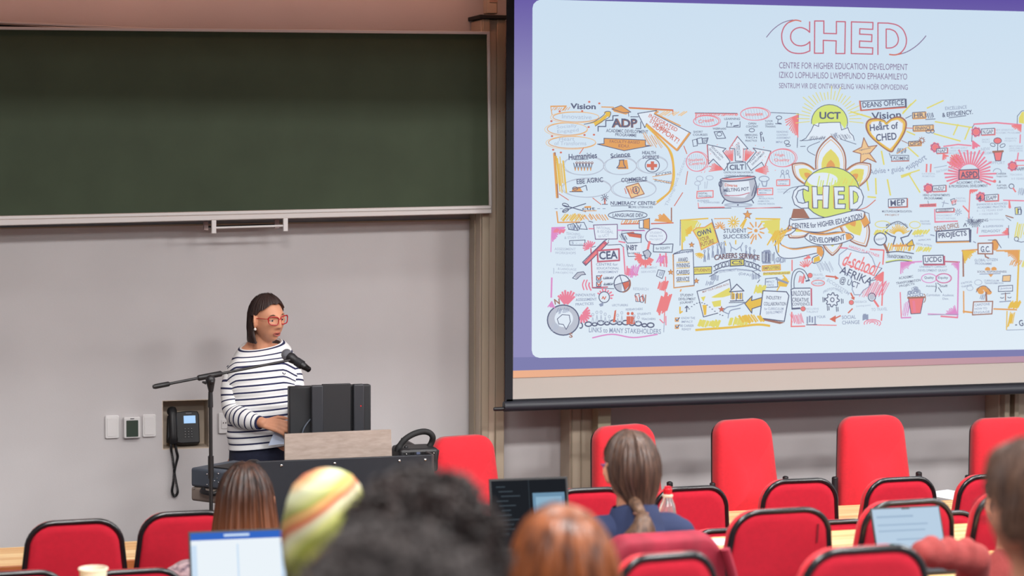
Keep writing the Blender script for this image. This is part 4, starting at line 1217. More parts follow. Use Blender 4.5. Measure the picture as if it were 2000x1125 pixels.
T('INNOVATIVE', 438, 685, 26, 'g', 180, 0); T('ASSESSMENT', 445, 726, 26, 'g', 195, -2); T('PRACTICES', 430, 768, 24, 'g', 165, -3); E('k', 1.8, 610, 705, 48, 50); FP('g', (560, 770), (605, 750), (600, 785), (575, 792)); RAY('p', 3, 612, 705, 58, 78, 8, 200, 380); L('r', 1.8, (590, 720), (600, 700), (612, 725), (625, 700))
T('RESEARCH', 945, 630, 26, 'h', 140, 2); L('k', 1.3, (895, 675), (930, 672), (935, 745), (900, 745), closed=True); HT('r', 2, 905, 680, 985, 745, 5, -.3); L('n', 2, (990, 685), (985, 760)); E('k', 1.4, 955, 725, 22, 28)
RAY('p', 4, 260, 780, 20, 125, 8, 225, 320); RAY('p', 4, 410, 860, 10, 75, 9, -60, 130); T('N', 178, 745, 52, 'n', 50, -8, .03)
FE('s', 235, 915, 142, 135); FE('w', 240, 900, 85, 80); FP('w', (180, 905), (225, 865), (290, 870), (300, 930), (262, 1000), (235, 955), (195, 950)); E('k', 2.4, 235, 915, 145, 138); L('k', 1.4, (180, 905), (225, 865), (290, 870), (300, 930), (262, 1000), (235, 955), (195, 950), closed=True); HT('g', 1.2, 170, 800, 270, 860, 9, .4); HT('h', 1.2, 120, 940, 180, 1020, 6, .3); T('S', 305, 1055, 44, 'n', 32, 0, .03)
for k in range(12):
    x = 390 + k * 57; y = 965 - 22 * sin((k - .3) / 3.2) - (8 if k % 2 else 0)
    if k == 0: E('k', 2.4, 395, 965, 16, 24, -90, 130)
    else: E('k', 2.6, x + 18, y, 30 if k % 2 else 22, 20 if k % 2 else 14)
for k in range(12):
    x = 505 + k * 38; hh = 70 + 25 * sin(k)
    if k == 5: FP('r', (688, 935), (705, 830), (720, 820), (710, 935))
    elif k in (8, 9): FP('r', (x + 5, 955), (x + 5, 880), (x + 42, 880), (x + 42, 950)); FE('r', x + 20, 855, 13, 15)
    else: L('h', 1.4, (x - 10, 940), (x, 940 - hh + 20), (x + 12, 940)); E('h', 1.3, x, 935 - hh, 10, 12)
T('LECTURERS', 755, 778, 20, 'g', 145, 0); T('RESEARCHERS', 885, 815, 20, 'g', 155, -2); T('STUDENTS', 975, 858, 20, 'g', 125, -3); T('TEACHERS', 1015, 905, 20, 'g', 130, 0)
T('LINKS to MANY STAKEHOLDERS', 800, 1012, 46, 'g', 660, 1.5, .012); L('m', 2.6, (500, 1078), (680, 1045), (880, 1075), (1100, 1045), curve=True)
L('c', 2, (1172, 520), (1160, 940)); L('g', 1.2, (1160, 930), (1155, 1025)); HT('c', 3.4, 1095, 560, 1165, 640, 7, .3); HT('c', 3.4, 1085, 660, 1165, 880, 13, .3); HC_('m', 1.8, ((130, 745), (90, 800), (160, 810)), 7); L('p', 2, (1175, 880), (1175, 960)); L('p', 2.2, (1120, 910), (1150, 940)); L('g', 1.2, (770, 110), (800, 200))

# --- lower middle: careers panel
fr(1310, 410, .2133)
L('a', 2.8, (90, 95), (340, 78)); L('k', 1.3, (88, 92), (85, 325)); L('a', 3, (100, 100), (105, 360)); HC_('y', 4, ((105, 105), (115, 300), (260, 105)), 12); HT('y', 3, 110, 110, 240, 190, 8, .5); L('o', 1.8, (400, 80), (545, 78)); L('a', 3, (780, 80), (998, 84)); L('a', 3, (992, 86), (985, 385)); HC_('y', 4, ((990, 95), (820, 110), (985, 330)), 14); HT('a', 2.4, 880, 150, 980, 330, 9, .6)
FP('y', (205, 190), (240, 165), (310, 160), (375, 118), (405, 200), (432, 295), (370, 320), (280, 365), (260, 280)); L('o', 2.2, (205, 190), (240, 165), (310, 160), (375, 118), (405, 200), (432, 295), (370, 320), (280, 365), (260, 280), closed=True); L('k', 1.7, (375, 85), (460, 360)); T('OWN', 305, 205, 50, 'k', 130, -16, .03); T('YOUR', 308, 262, 38, 'n', 92, -16, .015); T('FUTURE', 335, 302, 40, 'n', 125, -16, .02)
RAY('a', 3, 195, 205, 15, 55, 6, 150, 270); RAY('a', 2.2, 270, 395, 5, 45, 7, 20, 180); RAY('a', 2, 575, 115, 12, 55, 12); RAY('o', 2, 450, 160, 10, 50, 9, 150, 400); RAY('o', 2.6, 780, 190, 40, 85, 10); FE('o', 780, 190, 16, 16)
def star(x, y, r, col='o'):
    pts = [(x + (r if k % 2 == 0 else r * .42) * sin(pi * k / 5), y - (r if k % 2 == 0 else r * .42) * cos(pi * k / 5)) for k in range(10)]
    FP(col, *pts); L('n', 1, *pts, closed=True)
star(703, 45, 42); L('a', 3.4, (690, 85), (655, 165)); L('a', 3, (680, 90), (640, 150)); star(192, 320, 26); star(235, 650, 26); star(0, 570, 26); L('o', 2.4, (765, 240), (735, 310)); L('a', 2.4, (595, 280), (595, 312)); L('a', 2, (495, 285), (505, 325))
T('STUDENT', 590, 190, 38, 'k', 210, -1, .012); T('SUCCESS', 600, 242, 38, 'k', 240, -1, .012)
for k, x in enumerate((310, 345, 385, 430, 465, 490, 690, 725, 765)):
    y = 440 - 90 * sin(pi * (x - 290) / 500); L('g', 2, (x, y - 40), (x - 6, y + 45)); L('g', 2, (x + 4, y - 10), (x + 8, y + 45)); E('g', 1.4, x, y - 52, 7, 10)
L('g', 1.8, (540, 300), (555, 340), (550, 380)); L('g', 1.8, (660, 300), (640, 340), (650, 380)); L('g', 1.8, (555, 340), (600, 365), (640, 335))
T('CAREERS SERVICE', 608, 430, 48, 'n', 415, 0, .025, arc=22); T('CAREERS SERVICE', 604, 427, 48, 'k', 412, 0, .005, arc=22)
FP('y', (545, 455), (672, 450), (672, 508), (545, 515)); L('k', 2.2, (545, 455), (672, 450), (672, 508), (545, 515), closed=True); T('CS', 608, 482, 34, 'k', 100, -2, .02)
for s_ in (-1, 1):
    L('k', 1.7, (608 + s_ * 72, 465), (608 + s_ * 150, 485), (608 + s_ * 215, 520)); L('k', 1.7, (608 + s_ * 72, 512), (608 + s_ * 140, 525), (608 + s_ * 215, 560))
    for k in range(4): E('k', 1.3, 608 + s_ * (90 + k * 33), 495 + k * 9, 13, 22)
L('g', 1.6, (400, 575), (450, 555), (600, 540), (760, 560), (810, 545)); T('DEVELOPMENT EDUCATION', 590, 558, 18, 'g', 300, -3, .01, arc=12); T('(DFA)', 678, 592, 30, 'g', 110, 6, .012)
FP('y', (205, 525), (375, 518), (375, 582), (205, 592)); L('k', 1.6, (205, 525), (375, 518), (375, 582), (205, 592), closed=True); T('STUDENTS', 292, 552, 28, 'n', 150, 0, .02); HT('g', 1.6, 370, 590, 430, 650, 7, .1); HT('g', 1.6, 745, 575, 815, 640, 8, -.1); HT('g', 1.6, 320, 650, 380, 690, 6); L('k', 1.5, (355, 610), (430, 570)); L('k', 1.5, (745, 560), (825, 610)); L('k', 1.4, (815, 640), (795, 665))
FP('w', (25, 405), (205, 372), (215, 690), (30, 712)); L('k', 1.6, (25, 405), (205, 372), (215, 690), (30, 712), closed=True); L('k', 1.6, (30, 400), (100, 370), (205, 362)); L('o', 1.8, (20, 410), (28, 715), (215, 695)); HT('g', 1.4, 60, 375, 180, 395, 9, 1.2)
for (t_, y, w_) in (('AWARD', 455, 90), ('WINNING', 508, 125), ('CAREERS', 570, 120), ('SERVICE', 635, 120)): T(t_, 112, y, 40, 'k', w_, -2, .02); L('a', 1.4, (55, y + 26), (170, y + 22))
FP('g', (840, 385), (855, 370), (905, 365), (918, 385), (918, 492), (838, 492)); HT('w', 1, 845, 385, 915, 485, 7, 0); HT('k', 1.2, 840, 380, 945, 490, 9, 0); L('g', 1.7, (945, 400), (950, 490)); HT('g', 1.6, 960, 440, 1045, 490, 7, .2); E('g', 1.4, 985, 455, 22, 18); E('g', 1.4, 1020, 460, 20, 20)
FP('y', (838, 512), (1003, 500), (1005, 550), (838, 558)); L('o', 1.8, (838, 512), (1003, 500), (1005, 550), (838, 558), closed=True); T('EMPLOYERS', 922, 530, 28, 'n', 150, -3, .02); FP('y', (845, 575), (1095, 560), (1095, 588), (845, 600)); T('ENTREPRENEURSHIP', 970, 580, 20, 'n', 240, -1, .01)
L('k', 1.4, (868, 630), (975, 620), (980, 705), (865, 710), closed=True); T('IMPACT', 912, 658, 20, 'g', 75); T('DATA', 915, 688, 20, 'g', 60); FP('a', (980, 660), (1040, 620), (1085, 655), (1060, 705), (990, 700)); FP('g', (965, 620), (1080, 665), (1070, 680), (960, 640)); L('a', 2.6, (1000, 690), (975, 735)); L('a', 3, (1030, 600), (1065, 640)); HT('y', 3.6, 765, 690, 850, 770, 8, .3)
FP('w', (245, 740), (540, 635), (560, 880), (470, 930), (300, 980)); FP('y', (275, 800), (320, 790), (300, 840)); FP('y', (370, 800), (540, 710), (550, 780), (480, 800), (400, 805)); FP('y', (375, 840), (460, 825), (460, 880), (395, 890)); FP('a', (290, 870), (330, 870), (325, 960), (305, 965)); L('k', 1.7, (240, 745), (350, 715), (440, 680), (540, 635), curve=True); L('k', 1.7, (240, 745), (300, 980), (430, 945)); L('k', 1.7, (540, 635), (555, 750)); T('MAP YOUR CAREER PATH', 410, 715, 18, 'n', 250, -17)
for k in range(15):
    t_ = k / 14; x = 145 + 330 * t_; y = 930 - 70 * sin(t_ * 4.4) - 30 * t_ + (0 if k else 0); FE('k', x, y, 8, 4)
L('k', 2, (145, 925), (148, 885)); L('k', 1.8, (132, 898), (148, 880), (162, 896))
FP('w', (545, 745), (605, 680), (675, 742), (660, 835), (555, 838)); L('k', 2, (540, 750), (605, 680), (670, 742), closed=True); HT('a', 3.4, 560, 755, 650, 825, 5, 0); HT('k', 1.5, 555, 755, 655, 830, 6, 0); L('k', 2, (545, 835), (665, 830)); L('k', 1.5, (535, 850), (680, 845)); L('g', 2.2, (480, 925), (520, 890), (600, 880), (680, 850), curve=True); L('g', 2, (480, 930), (530, 950), (550, 920), (640, 900), curve=True); L('g', 1.6, (530, 950), (525, 990)); star(465, 910, 28, 'r')
FP('a', (678, 858), (745, 788), (740, 830), (860, 795), (855, 870), (745, 905), (742, 945)); L('k', 1.8, (678, 858), (745, 788), (740, 830), (860, 795), (855, 870), (745, 905), (742, 945), closed=True)
FP('n', (820, 990), (1045, 1030), (1000, 1045), (830, 1008)); FP('w', (845, 740), (1060, 750), (1082, 785), (1040, 1020), (815, 990)); L('k', 2, (845, 740), (1060, 750), (1082, 785), (1040, 1020), (815, 990), closed=True); T('INDUSTRY', 945, 805, 32, 'k', 140, 3, .01); T('COLLABORATION', 955, 860, 32, 'k', 205, 0, .012); T('for CURRICULUM', 945, 905, 24, 'g', 175, 0); T('DEVELOPMENT', 950, 938, 24, 'g', 155, -3)
T('STUDENT', 148, 780, 24, 'k', 120, 0); T('DEVELOPMENT', 150, 815, 24, 'k', 155, 0); T('JOURNEY', 145, 850, 26, 'k', 125, -4); L('a', 3, (85, 890), (85, 945), (105, 930)); L('o', 2.4, (95, 730), (88, 745)); 
for y in (1005, 1070): L('o', 2, (42, y - 15), (70, y - 15), (70, y + 15), (42, y + 15), closed=True); L('k', 1.8, (48, y - 5), (56, y + 10), (80, y - 18))
T('KNOW THE', 160, 990, 22, 'g', 125); T('IMPACT', 150, 1024, 20, 'g', 105); T('BE CAREER', 150, 1060, 22, 'g', 125); T('READY', 145, 1092, 20, 'g', 85); L('a', 4.5, (225, 1100), (350, 1090), (560, 1075), (790, 1050), (910, 1062), curve=True); HT('y', 5, 250, 1010, 420, 1075, 12, .4); HT('y', 5, 530, 980, 680, 1060, 9, .3); HT('a', 4, 680, 960, 860, 1040, 9, -.7)

# --- lower right of the middle: design school panel
fr(1520, 430, .1956)
L('c', 2.4, (138, 400), (138, 505)); L('c', 2.6, (135, 920), (130, 1060)); L('c', 2.6, (130, 1062), (265, 1058)); L('c', 1.8, (280, 1045), (580, 1050)); HT('p', 1.6, 150, 930, 260, 1040, 9, -.3); L('p', 2.6, (610, 275), (690, 280)); L('c', 3, (920, 290), (1055, 300)); L('c', 2.8, (1055, 300), (1045, 440)); L('c', 2.8, (1048, 520), (1035, 850)); L('c', 2.8, (1035, 940), (1030, 1000)); HC_('c', 2.4, ((1045, 520), (950, 580), (1040, 640)), 8); HT('p', 1.6, 800, 600, 1030, 780, 16, .5); HT('h', 1.6, 430, 410, 560, 520, 10, -.5); T('HASSO PLATTNER', 860, 310, 28, 'p', 320, 18); RAY('c', 2, 280, 480, 20, 85, 7, 200, 320); HC_('c', 2, ((320, 375), (250, 390), (300, 350)), 5)
AF = [(610, 345), (690, 285), (830, 325), (900, 330), (940, 380), (970, 460), (1035, 480), (970, 560), (910, 620), (905, 665), (850, 700), (820, 745), (760, 745), (738, 690), (745, 640), (720, 560), (640, 500), (605, 440)]
FP('w', *AF); L('g', 1.6, *AF, closed=True)
T('d-school', 825, 435, 150, 'c', 350, 18, .012, slant=.1); L('c', 2, (665, 430), (960, 555)); T('AFRIKA', 780, 555, 80, 'k', 340, 22, .008); T('@ UCT', 710, 630, 80, 'k', 200, 20, .01); L('k', 1.5, (975, 555), (1035, 480)); L('k', 1.5, (930, 605), (970, 595))
L('k', 1.6, (130, 680), (132, 600), (150, 520), (200, 485), (255, 500), (290, 550), (305, 600), curve=True); L('k', 1.6, (158, 675), (160, 590), (185, 525), (220, 512), (255, 540), (275, 590), curve=True); L('k', 3, (278, 608), (310, 600)); HT('c', 2, 205, 540, 250, 640, 5, .2)
FP('w', (130, 685), (325, 680), (325, 870), (135, 890)); L('k', 2, (128, 690), (160, 680), (320, 678)); L('d', 3, (330, 685), (332, 850)); L('k', 2, (128, 690), (138, 885)); L('k', 3.4, (138, 885), (215, 880)); T('UNLOCKING', 225, 730, 52, 'k', 180, -1, .01); T('CREATIVE', 222, 795, 40, 'k', 165, 1, .01); T('CONFIDENCE', 228, 838, 30, 'k', 175, -1, .008)
for (x, y) in ((318, 552), (248, 885), (730, 822)): FE('c', x, y, 22, 22); E('n', 1, x, y, 23, 23)
T('TRAVEL', 395, 545, 24, 'h', 110, -2); T('COMPLEX', 405, 582, 24, 'h', 120, -2); T('CHALLENGES', 400, 630, 22, 'g', 110, -2); E('c', 1.7, 398, 628, 65, 28); L('r', 3, (478, 558), (570, 568)); FP('r', (565, 550), (608, 582), (568, 592)); T('ECOSYSTEM', 600, 665, 34, 'h', 260, 33)
pts = []
for k in range(32):
    a = 2 * pi * k / 32; q = 70 if (k // 2) % 2 == 0 else 52; pts.append((540 + q * cos(a), 795 + q * sin(a)))
FP('w', *pts); L('k', 1.9, *pts, closed=True); E('k', 1.8, 540, 795, 18, 20); T('PROTOTYPING', 545, 705, 26, 'g', 190, 0, .005, arc=38)
for (x, y) in ((445, 795), (630, 810), (490, 880), (580, 890)): L('k', 1.6, (x, y - 25), (x + 3, y + 22)); L('k', 1.6, (x + 16, y - 20), (x + 18, y + 18))
L('r', 3, (725, 730), (752, 780)); FP('r', (722, 775), (765, 765), (758, 800)); T('FEEDBACK', 825, 815, 22, 'h', 125, -2); T('(coming soon)', 850, 855, 22, 'h', 145, -4); E('k', 1.7, 935, 768, 36, 40); FE('s', 935, 768, 26, 30); L('c', 4, (960, 805), (998, 860)); T('TO TRAVEL', 1010, 890, 32, 'h', 160, -3)
L('r', 2.6, (740, 885), (700, 925)); L('r', 2.6, (620, 955), (560, 985)); FP('r', (575, 950), (510, 988), (572, 1022)); T('SOCIAL', 705, 968, 36, 'g', 140, -2); T('CHANGE', 725, 1020, 38, 'g', 175, -2); T('INCLUSIVE', 340, 885, 20, 'h', 130); T('TALENT', 340, 915, 20, 'h', 120); T('YOUR', 428, 965, 26, 'g', 90, -2); HT('g', 3, 295, 960, 370, 1035, 4, 0); L('k', 1.6, (285, 1045), (385, 1042)); HT('g', 3, 845, 940, 890, 1000, 5, 0)
for q in (25, 50, 75): E('p', 1.7, 940, 1030, q * 1.1, q * .5, 160, 400)
drawing = D.build('slide_drawing', sm, slide, world=True, smooth=False)

# ------------------------------------------------------------------ fittings on the left part of the wall


def wall_plate(x0, y0, x1, y1, name, label, cat, group=None):
    c = PW((x0 + x1) / 2, (y0 + y1) / 2, YW)
    wd = (PW(x1, y0, YW) - PW(x0, y0, YW)).length
    h = PW(x0, y0, YW).z - PW(x0, y1, YW).z
    r = thing(name, label, cat, (c.x, YW - .0005, c.z), 0, group)
    b = MB()
    b.plate(rrect(wd, h, .008), -.012, 0)
    b.build('cover_plate', M_white, r, bevel=.004, seg=3)
    return r, wd, h


r, wd, h = wall_plate(205, 811, 232, 856, 'wall_plate', 'blank white wall plate left of the thermostat', 'wall plate', 'blank plates beside the thermostat')
b = MB(); b.plate(rrect(wd * .72, h * .8, .005), -.0145, -.0125); b.build('rocker', M_white, r, bevel=.001)
r, wd, h = wall_plate(278, 809, 304, 853, 'wall_plate', 'blank white wall plate between the thermostat and the telephone niche', 'wall plate', 'blank plates beside the thermostat')
b = MB(); b.plate(rrect(wd * .72, h * .8, .005), -.0145, -.0125); b.build('rocker', M_white, r, bevel=.001)
c = PW(257, 834, YW)
r = thing('thermostat', 'white square thermostat with a dark grey display between two blank plates', 'thermostat', (c.x, YW - .0005, c.z))
b = MB(); b.plate(rrect(.084, .108, .007), -.03, 0); b.build('housing', M_white, r, bevel=.004)
b = MB(); b.plate(rrect(.060, .084, .002, cz=-.004), -.032, -.0305); b.build('display', M_lcd, r, smooth=False)
b = MB(); b.box((0, -.0305, .046), (.02, .001, .004)); b.build('brand_mark', M_char, r, smooth=False)
c = PW(440, 826, YW)
r = thing('wall_socket', 'white wall socket half hidden behind the speaker', 'socket', (c.x, YW - .0005, c.z))
b = MB(); b.plate(rrect(.072, .108, .006), -.011, 0); b.build('cover_plate', M_white, r, bevel=.003)
b = MB(); b.plate(rrect(.044, .05, .003, cz=-.004), -.014, -.0115); b.build('socket_insert', M_white, r, bevel=.001)
b = MB()
for dx in (-.012, 0, .012): b.box((dx, -.0145, .002), (.004, .001, .008))
b.build('socket_hole', M_char, r, smooth=False)

# telephone standing in the niche
YP = YW + .055
c = PW(354, 876, YP)
ph = thing('desk_telephone', 'black desk telephone with a lit blue display standing in the wall niche', 'telephone', (c.x, YP, NZ0 + .0045))
b = MB()
tl_ = radians(14)
Rt = Matrix.Rotation(-tl_, 3, 'X')
ol = [(-.005, 0), (.093, .002), (.095, .15), (.088, .168), (.04, .172), (-.03, .166), (-.07, .15), (-.078, .02)]
f_ = [Rt @ V((x, -.035, z)) + V((0, 0, .012)) for x, z in ol]
k_ = [Rt @ V((x * .95, .02, z * .96)) + V((0, 0, .004)) for x, z in ol]
b.loft([f_, k_])
b.build('phone_body', M_black, ph, bevel=.006, seg=3)
def onp(x, z, d=0): return Rt @ V((x, -.0355 - d, z)) + V((0, 0, .012))
b = MB(); b.add([onp(.013, .105, .001), onp(.074, .105, .001), onp(.074, .145, .001), onp(.013, .145, .001)], [(0, 1, 2, 3)])
b.build('display', emit('phone_lcd', (176, 214, 255), 1.0), ph, smooth=False)
b = MB(); b.box(onp(.04, .158), (.03, .002, .005), Rt); b.build('name_mark', mat('grey_print', (120, 120, 124), .5), ph)
for row in range(4):
    for cx_ in range(3):
        b = MB(); b.box(onp(.018 + cx_ * .017, .075 - row * .014, .0012), (.009, .003, .0075), Rt); k_ = b.build('key', M_char, ph)
        b = MB(); b.box(onp(.018 + cx_ * .017, .077 - row * .014, .0032), (.002, .0008, .0025), Rt); b.build('key_legend', M_white, k_, smooth=False)
b = MB()
pts = [onp(-.048, .168, .015), onp(-.048, .188, .022), onp(-.048, .15, .034), onp(-.048, .09, .038), onp(-.048, .035, .034), onp(-.048, -.002, .02)]
b.tube(smooth_path([onp(-.048, .185, .018), onp(-.048, .15, .034), onp(-.048, .09, .036), onp(-.048, .03, .032), onp(-.048, .002, .022)], 5), .0205, 14, flat=.6)
b.ell(onp(-.048, .168, .014), (.026, .022, .026)); b.ell(onp(-.048, .022, .014), (.026, .022, .026))
hs = b.build('handset', M_black, ph)
b = MB()
base_ = PW(336, 876, YW - .012)
path = []
def cp(px, py, d=.014): return PW(px, py, YW - d)
core = smooth_path([cp(334, 864, -.02), cp(334, 872, .006), cp(335, 882), cp(338, 900), cp(340, 922), cp(338, 945), cp(336, 960), cp(341, 969), cp(347, 961), cp(344, 942), cp(341, 922), cp(344, 905), cp(347, 892), cp(345, 882), cp(343, 872, .006), cp(341, 864, -.02)], 14)
hel = []
acc = 0
N = len(core)
for i in range(N - 1):
    for s_ in range(5):
        t_ = s_ / 5
        p = core[i].lerp(core[i + 1], t_)
        acc += 1
        f = i / N
        R_ = .0055
        tg = (core[i + 1] - core[i]).normalized()
        u_ = tg.cross(V((0, 1, 0))).normalized()
        v_ = tg.cross(u_)
        a = acc * 2 * pi / 8
        hel.append(p + (u_ * cos(a) + v_ * sin(a)) * R_)
b.tube(hel, .0019, 5)
b.build('coiled_cord', M_black, ph, world=True)

# ------------------------------------------------------------------ lectern and what stands on it
YL = 9.12
lt = [PW(513, 903, YL), PW(843, 886, YL)]
LX0, LX1 = lt[0].x - .03, lt[1].x
LZF = (lt[0].z + lt[1].z) / 2
LZ = LZF - .10
lec = thing('lectern', 'wide black metal lectern cabinet in front of the standing speaker', 'lectern', ((LX0 + LX1) / 2, YL + .3, 0))
W_ = LX1 - LX0
b = MB(); b.box((0, 0, LZ / 2 - .03), (W_ - .03, .56, LZ - .06)); b.build('cabinet_body', M_blackm, lec, bevel=.004)
b = MB(); b.box((0, -.296, LZF / 2 + .01), (W_, .018, LZF - .02)); b.build('front_panel', mat('lectern_front', (31, 35, 43), .5, var=.06, vscale=20), lec, bevel=.003)
b = MB(); b.box((0, 0, LZ - .015), (W_, .57, .03)); b.build('lectern_top', M_blackm, lec, bevel=.004)
b = MB(); b.box((W_ / 2 + .007, 0, LZF / 2 + .01), (.012, .59, LZF - .02)); b.build('side_panel', mat('side_taupe_dark', (66, 60, 62), .5), lec, bevel=.003)
for fx in (-.36, -.06, .31, .46):
    b = MB(); b.lathe((fx * W_ * 1.0, -.3055, LZF - .022), [(.007, 0), (.006, .003), (.002, .005)], 10, R=Matrix.Rotation(radians(90), 3, 'X')); b.build('screw', M_chrome, lec)
b = MB(); b.box((0, -.02, .03), (W_ * .9, .5, .06)); b.build('plinth', M_black, lec)
# side console cantilevered off the left end, turned towards the speaker
cA = PW(372, 912, 9.55)
cs = MB()
Rz = Matrix.Rotation(radians(-30), 3, 'Z')
p1 = PW(372, 940, 9.5)
p2 = V((LX0 + .02, YL + .06, p1.z))
dirx = (p2 - p1); dirx.z = 0
Lc = dirx.length; dirx.normalize()
Rc = Matrix((dirx, V((0, 0, 1)).cross(dirx), V((0, 0, 1)))).transposed()
def CS(x, y, z): return V((p1.x, p1.y, 0)) + Rc @ V((x, y, 0)) + V((0, 0, z))
z1, z0 = PW(372, 913, 9.5).z, PW(372, 978, 9.5).z
zm = PW(372, 950, 9.5).z
for nm, za, zb, m_, in (('side_console', zm, z1, M_charb), ('side_console_base', z0, zm - .001, M_taupe)):
    b = MB(); b.hexa([CS(0, 0, za), CS(Lc, 0, za), CS(Lc, .3, za), CS(0, .3, za), CS(0, 0, zb), CS(Lc, 0, zb), CS(Lc, .3, zb), CS(0, .3, zb)])
    o = b.build(nm, m_, lec, world=True, bevel=.012, seg=3)
    if nm == 'side_console':
        for (fx, fz, rr_) in ((.25, .75, .004), (.25, .2, .004), (.33, .1, .004), (.42, .85, .004), (.4, .6, .003), (.36, .45, .003), (.32, .62, .003), (.42, .4, .003), (.46, .25, .004)):
            b = MB(); q = CS(fx * Lc, -.001, za + (zb - za) * fz); b.ell(q, (rr_, rr_, rr_), n=8, m=6); b.build('control_button', M_chrome, o, world=True)
        b = MB(); b.hexa([CS(.2 * Lc, .05, zb), CS(.8 * Lc, .05, zb), CS(.8 * Lc, .2, zb), CS(.2 * Lc, .2, zb), CS(.2 * Lc, .05, zb + .006), CS(.8 * Lc, .05, zb + .006), CS(.8 * Lc, .2, zb + .006), CS(.2 * Lc, .2, zb + .006)]); b.build('keypad', M_black, o, world=True, bevel=.002)
        b = MB(); b.lathe(CS(.72 * Lc, .1, zb + .004), [(.045, 0), (.047, .015), (.038, .035), (.02, .045), (.002, .048)], 20); b.build('knob', M_black, o, world=True)
    else:
        b = MB(); q = (CS(.18 * Lc, -.012, za + .05) + CS(.18 * Lc, -.012, za + .05)) / 2
        b.tube(smooth_path([CS(.2 * Lc, .0, za + .062), CS(.22 * Lc, -.02, za + .055), CS(.38 * Lc, -.022, za + .05), CS(.4 * Lc, 0, za + .056)], 5), .011, 10); b.build('handle', M_black, o, world=True)
        b = MB(); b.ell(CS(.06 * Lc, -.001, za + .06), .004, n=8, m=6); b.build('screw', M_chrome, o, world=True)
# plywood board leaning behind the front edge of the lectern top
YB_ = YL + .10
q_ = [PW(556, 848, YB_ + .03), PW(764, 839, YB_ + .03), PW(767, 888, YB_), PW(556, 898, YB_)]
bz = LZ + .0005
r = tag(MB().build('x', M_ply) if False else None, '', '') if False else None
r = thing('wooden_board', 'greyed plywood board standing on the lectern below the monitor', 'board', (q_[3].x, YB_, bz))
b = MB(); q_[3].z = bz; q_[2].z = bz; slab(b, q_, .016); b.build('board_panel', M_ply, r, world=True, bevel=.002)
# monitor seen from behind
YM = YL + .36
mq = [PW(567, 757, YM), PW(727, 749, YM), PW(727, 838, YM), PW(566, 846, YM)]
mon = thing('computer_monitor', 'black computer monitor seen from behind on the lectern', 'monitor', ((mq[0].x + mq[1].x) / 2, YM + .05, LZ + .0005))
Wm = mq[1].x - mq[0].x
z1, z0 = mq[0].z, LZ + .045
def MX(px): return (PW(px, 800, YM).x - mon.location.x)
b = MB(); b.box((0, 0.0, (z0 + z1) / 2 - mon.location.z), (Wm, .05, z1 - z0)); b.build('monitor_back', M_char, mon, bevel=.006)
b = MB()
xa, xb_ = MX(608), MX(693); hh = z1 - z0
b.box(((MX(630) + MX(686)) / 2, -.035, (z0 + z1) / 2 - mon.location.z + .006), (MX(686) - MX(630), .02, hh + .008)); b.build('centre_cover', mat('charcoal_ribbed', (32, 32, 36), .55), mon, bevel=.003)
for a_, c_ in ((608, 631), (690, 711)):
    b = MB(); b.box(((MX(a_) + MX(c_)) / 2, -.042, (z0 + z1) / 2 - mon.location.z + .004), (MX(c_) - MX(a_), .034, hh + .006)); rb = b.build('vertical_rib', mat('rib_charcoal', (44, 46, 52), .45), mon, bevel=.006, seg=3)
b = MB(); b.ell((MX(704), -.0595, z0 + hh * .72 - mon.location.z), .0028, n=8, m=6); b.build('power_light', emit('red_led', (255, 40, 40), 1.5), mon)
b = MB(); b.tube(smooth_path([V((MX(608), -.03, hh * .55 + .045)), V((MX(594), -.036, hh * .42 + .045)), V((MX(590), -.036, hh * .25 + .045)), V((MX(592), -.03, .05))], 6), .004, 8); b.build('video_cable', M_charb, mon)
b = MB(); b.box((0, .03, .03), (.06, .03, .09)); b.build('stand_neck', M_black, mon, bevel=.003)
b = MB(); b.box((0, .03, .006), (.24, .17, .012)); b.build('stand_base', M_black, mon, bevel=.003)
# document camera with its thick curved arm
YD = YL + .2
dq = PW(812, 884, YD)
dc = thing('document_camera', 'black document camera with a thick arched arm at the right end of the lectern', 'document camera', (dq.x, YD, LZ + .0005))
def DX(px, py, d=0): return PW(px, py, YD + d)
b = MB(); a_, c_ = DX(772, 884), DX(848, 880); b.box(((a_.x + c_.x) / 2 - dq.x, 0, .056), (c_.x - a_.x, .17, .112)); body = b.build('device_body', M_black, dc, bevel=.016, seg=3)
for k in range(3):
    q = DX(797 + 11 * k, 874); b = MB(); b.box((q.x - dq.x, -.0865, .092), (.018, .004, .011)); b.build('port', [M_chrome, mat('port_blue', (84, 92, 116), .4), M_chrome][k], body)
for px in (785, 838):
    q = DX(px, 874); b = MB(); b.ell((q.x - dq.x, -.085, .088), .005, n=8, m=6); b.build('port_screw', M_chrome, body)
b = MB()
arm = smooth_path([DX(777, 882, -.03), DX(779, 874, -.03), DX(790, 859, -.03), DX(807, 848, -.02), DX(825, 843, 0), DX(838, 845, 0), DX(845, 853, 0), DX(843, 864, .01), DX(836, 876, .01)], 6)
b.tube(arm, [.017] * 8 + [.0145] * (len(arm) - 8), 12); b.build('curved_arm', mat('rubber_black', (24, 24, 26), .7), dc, world=True)
b = MB(); q = DX(790, 866); b.ell((q.x - dq.x, -.03, .113), (.01, .01, .010)); b.build('knob', M_black, dc)
b = MB(); q = DX(846, 876); b.box((q.x - dq.x + .004, -.0, .075), (.016, .12, .05), Matrix.Rotation(radians(8), 3, 'Y')); b.build('side_bracket', M_char, dc, bevel=.003)

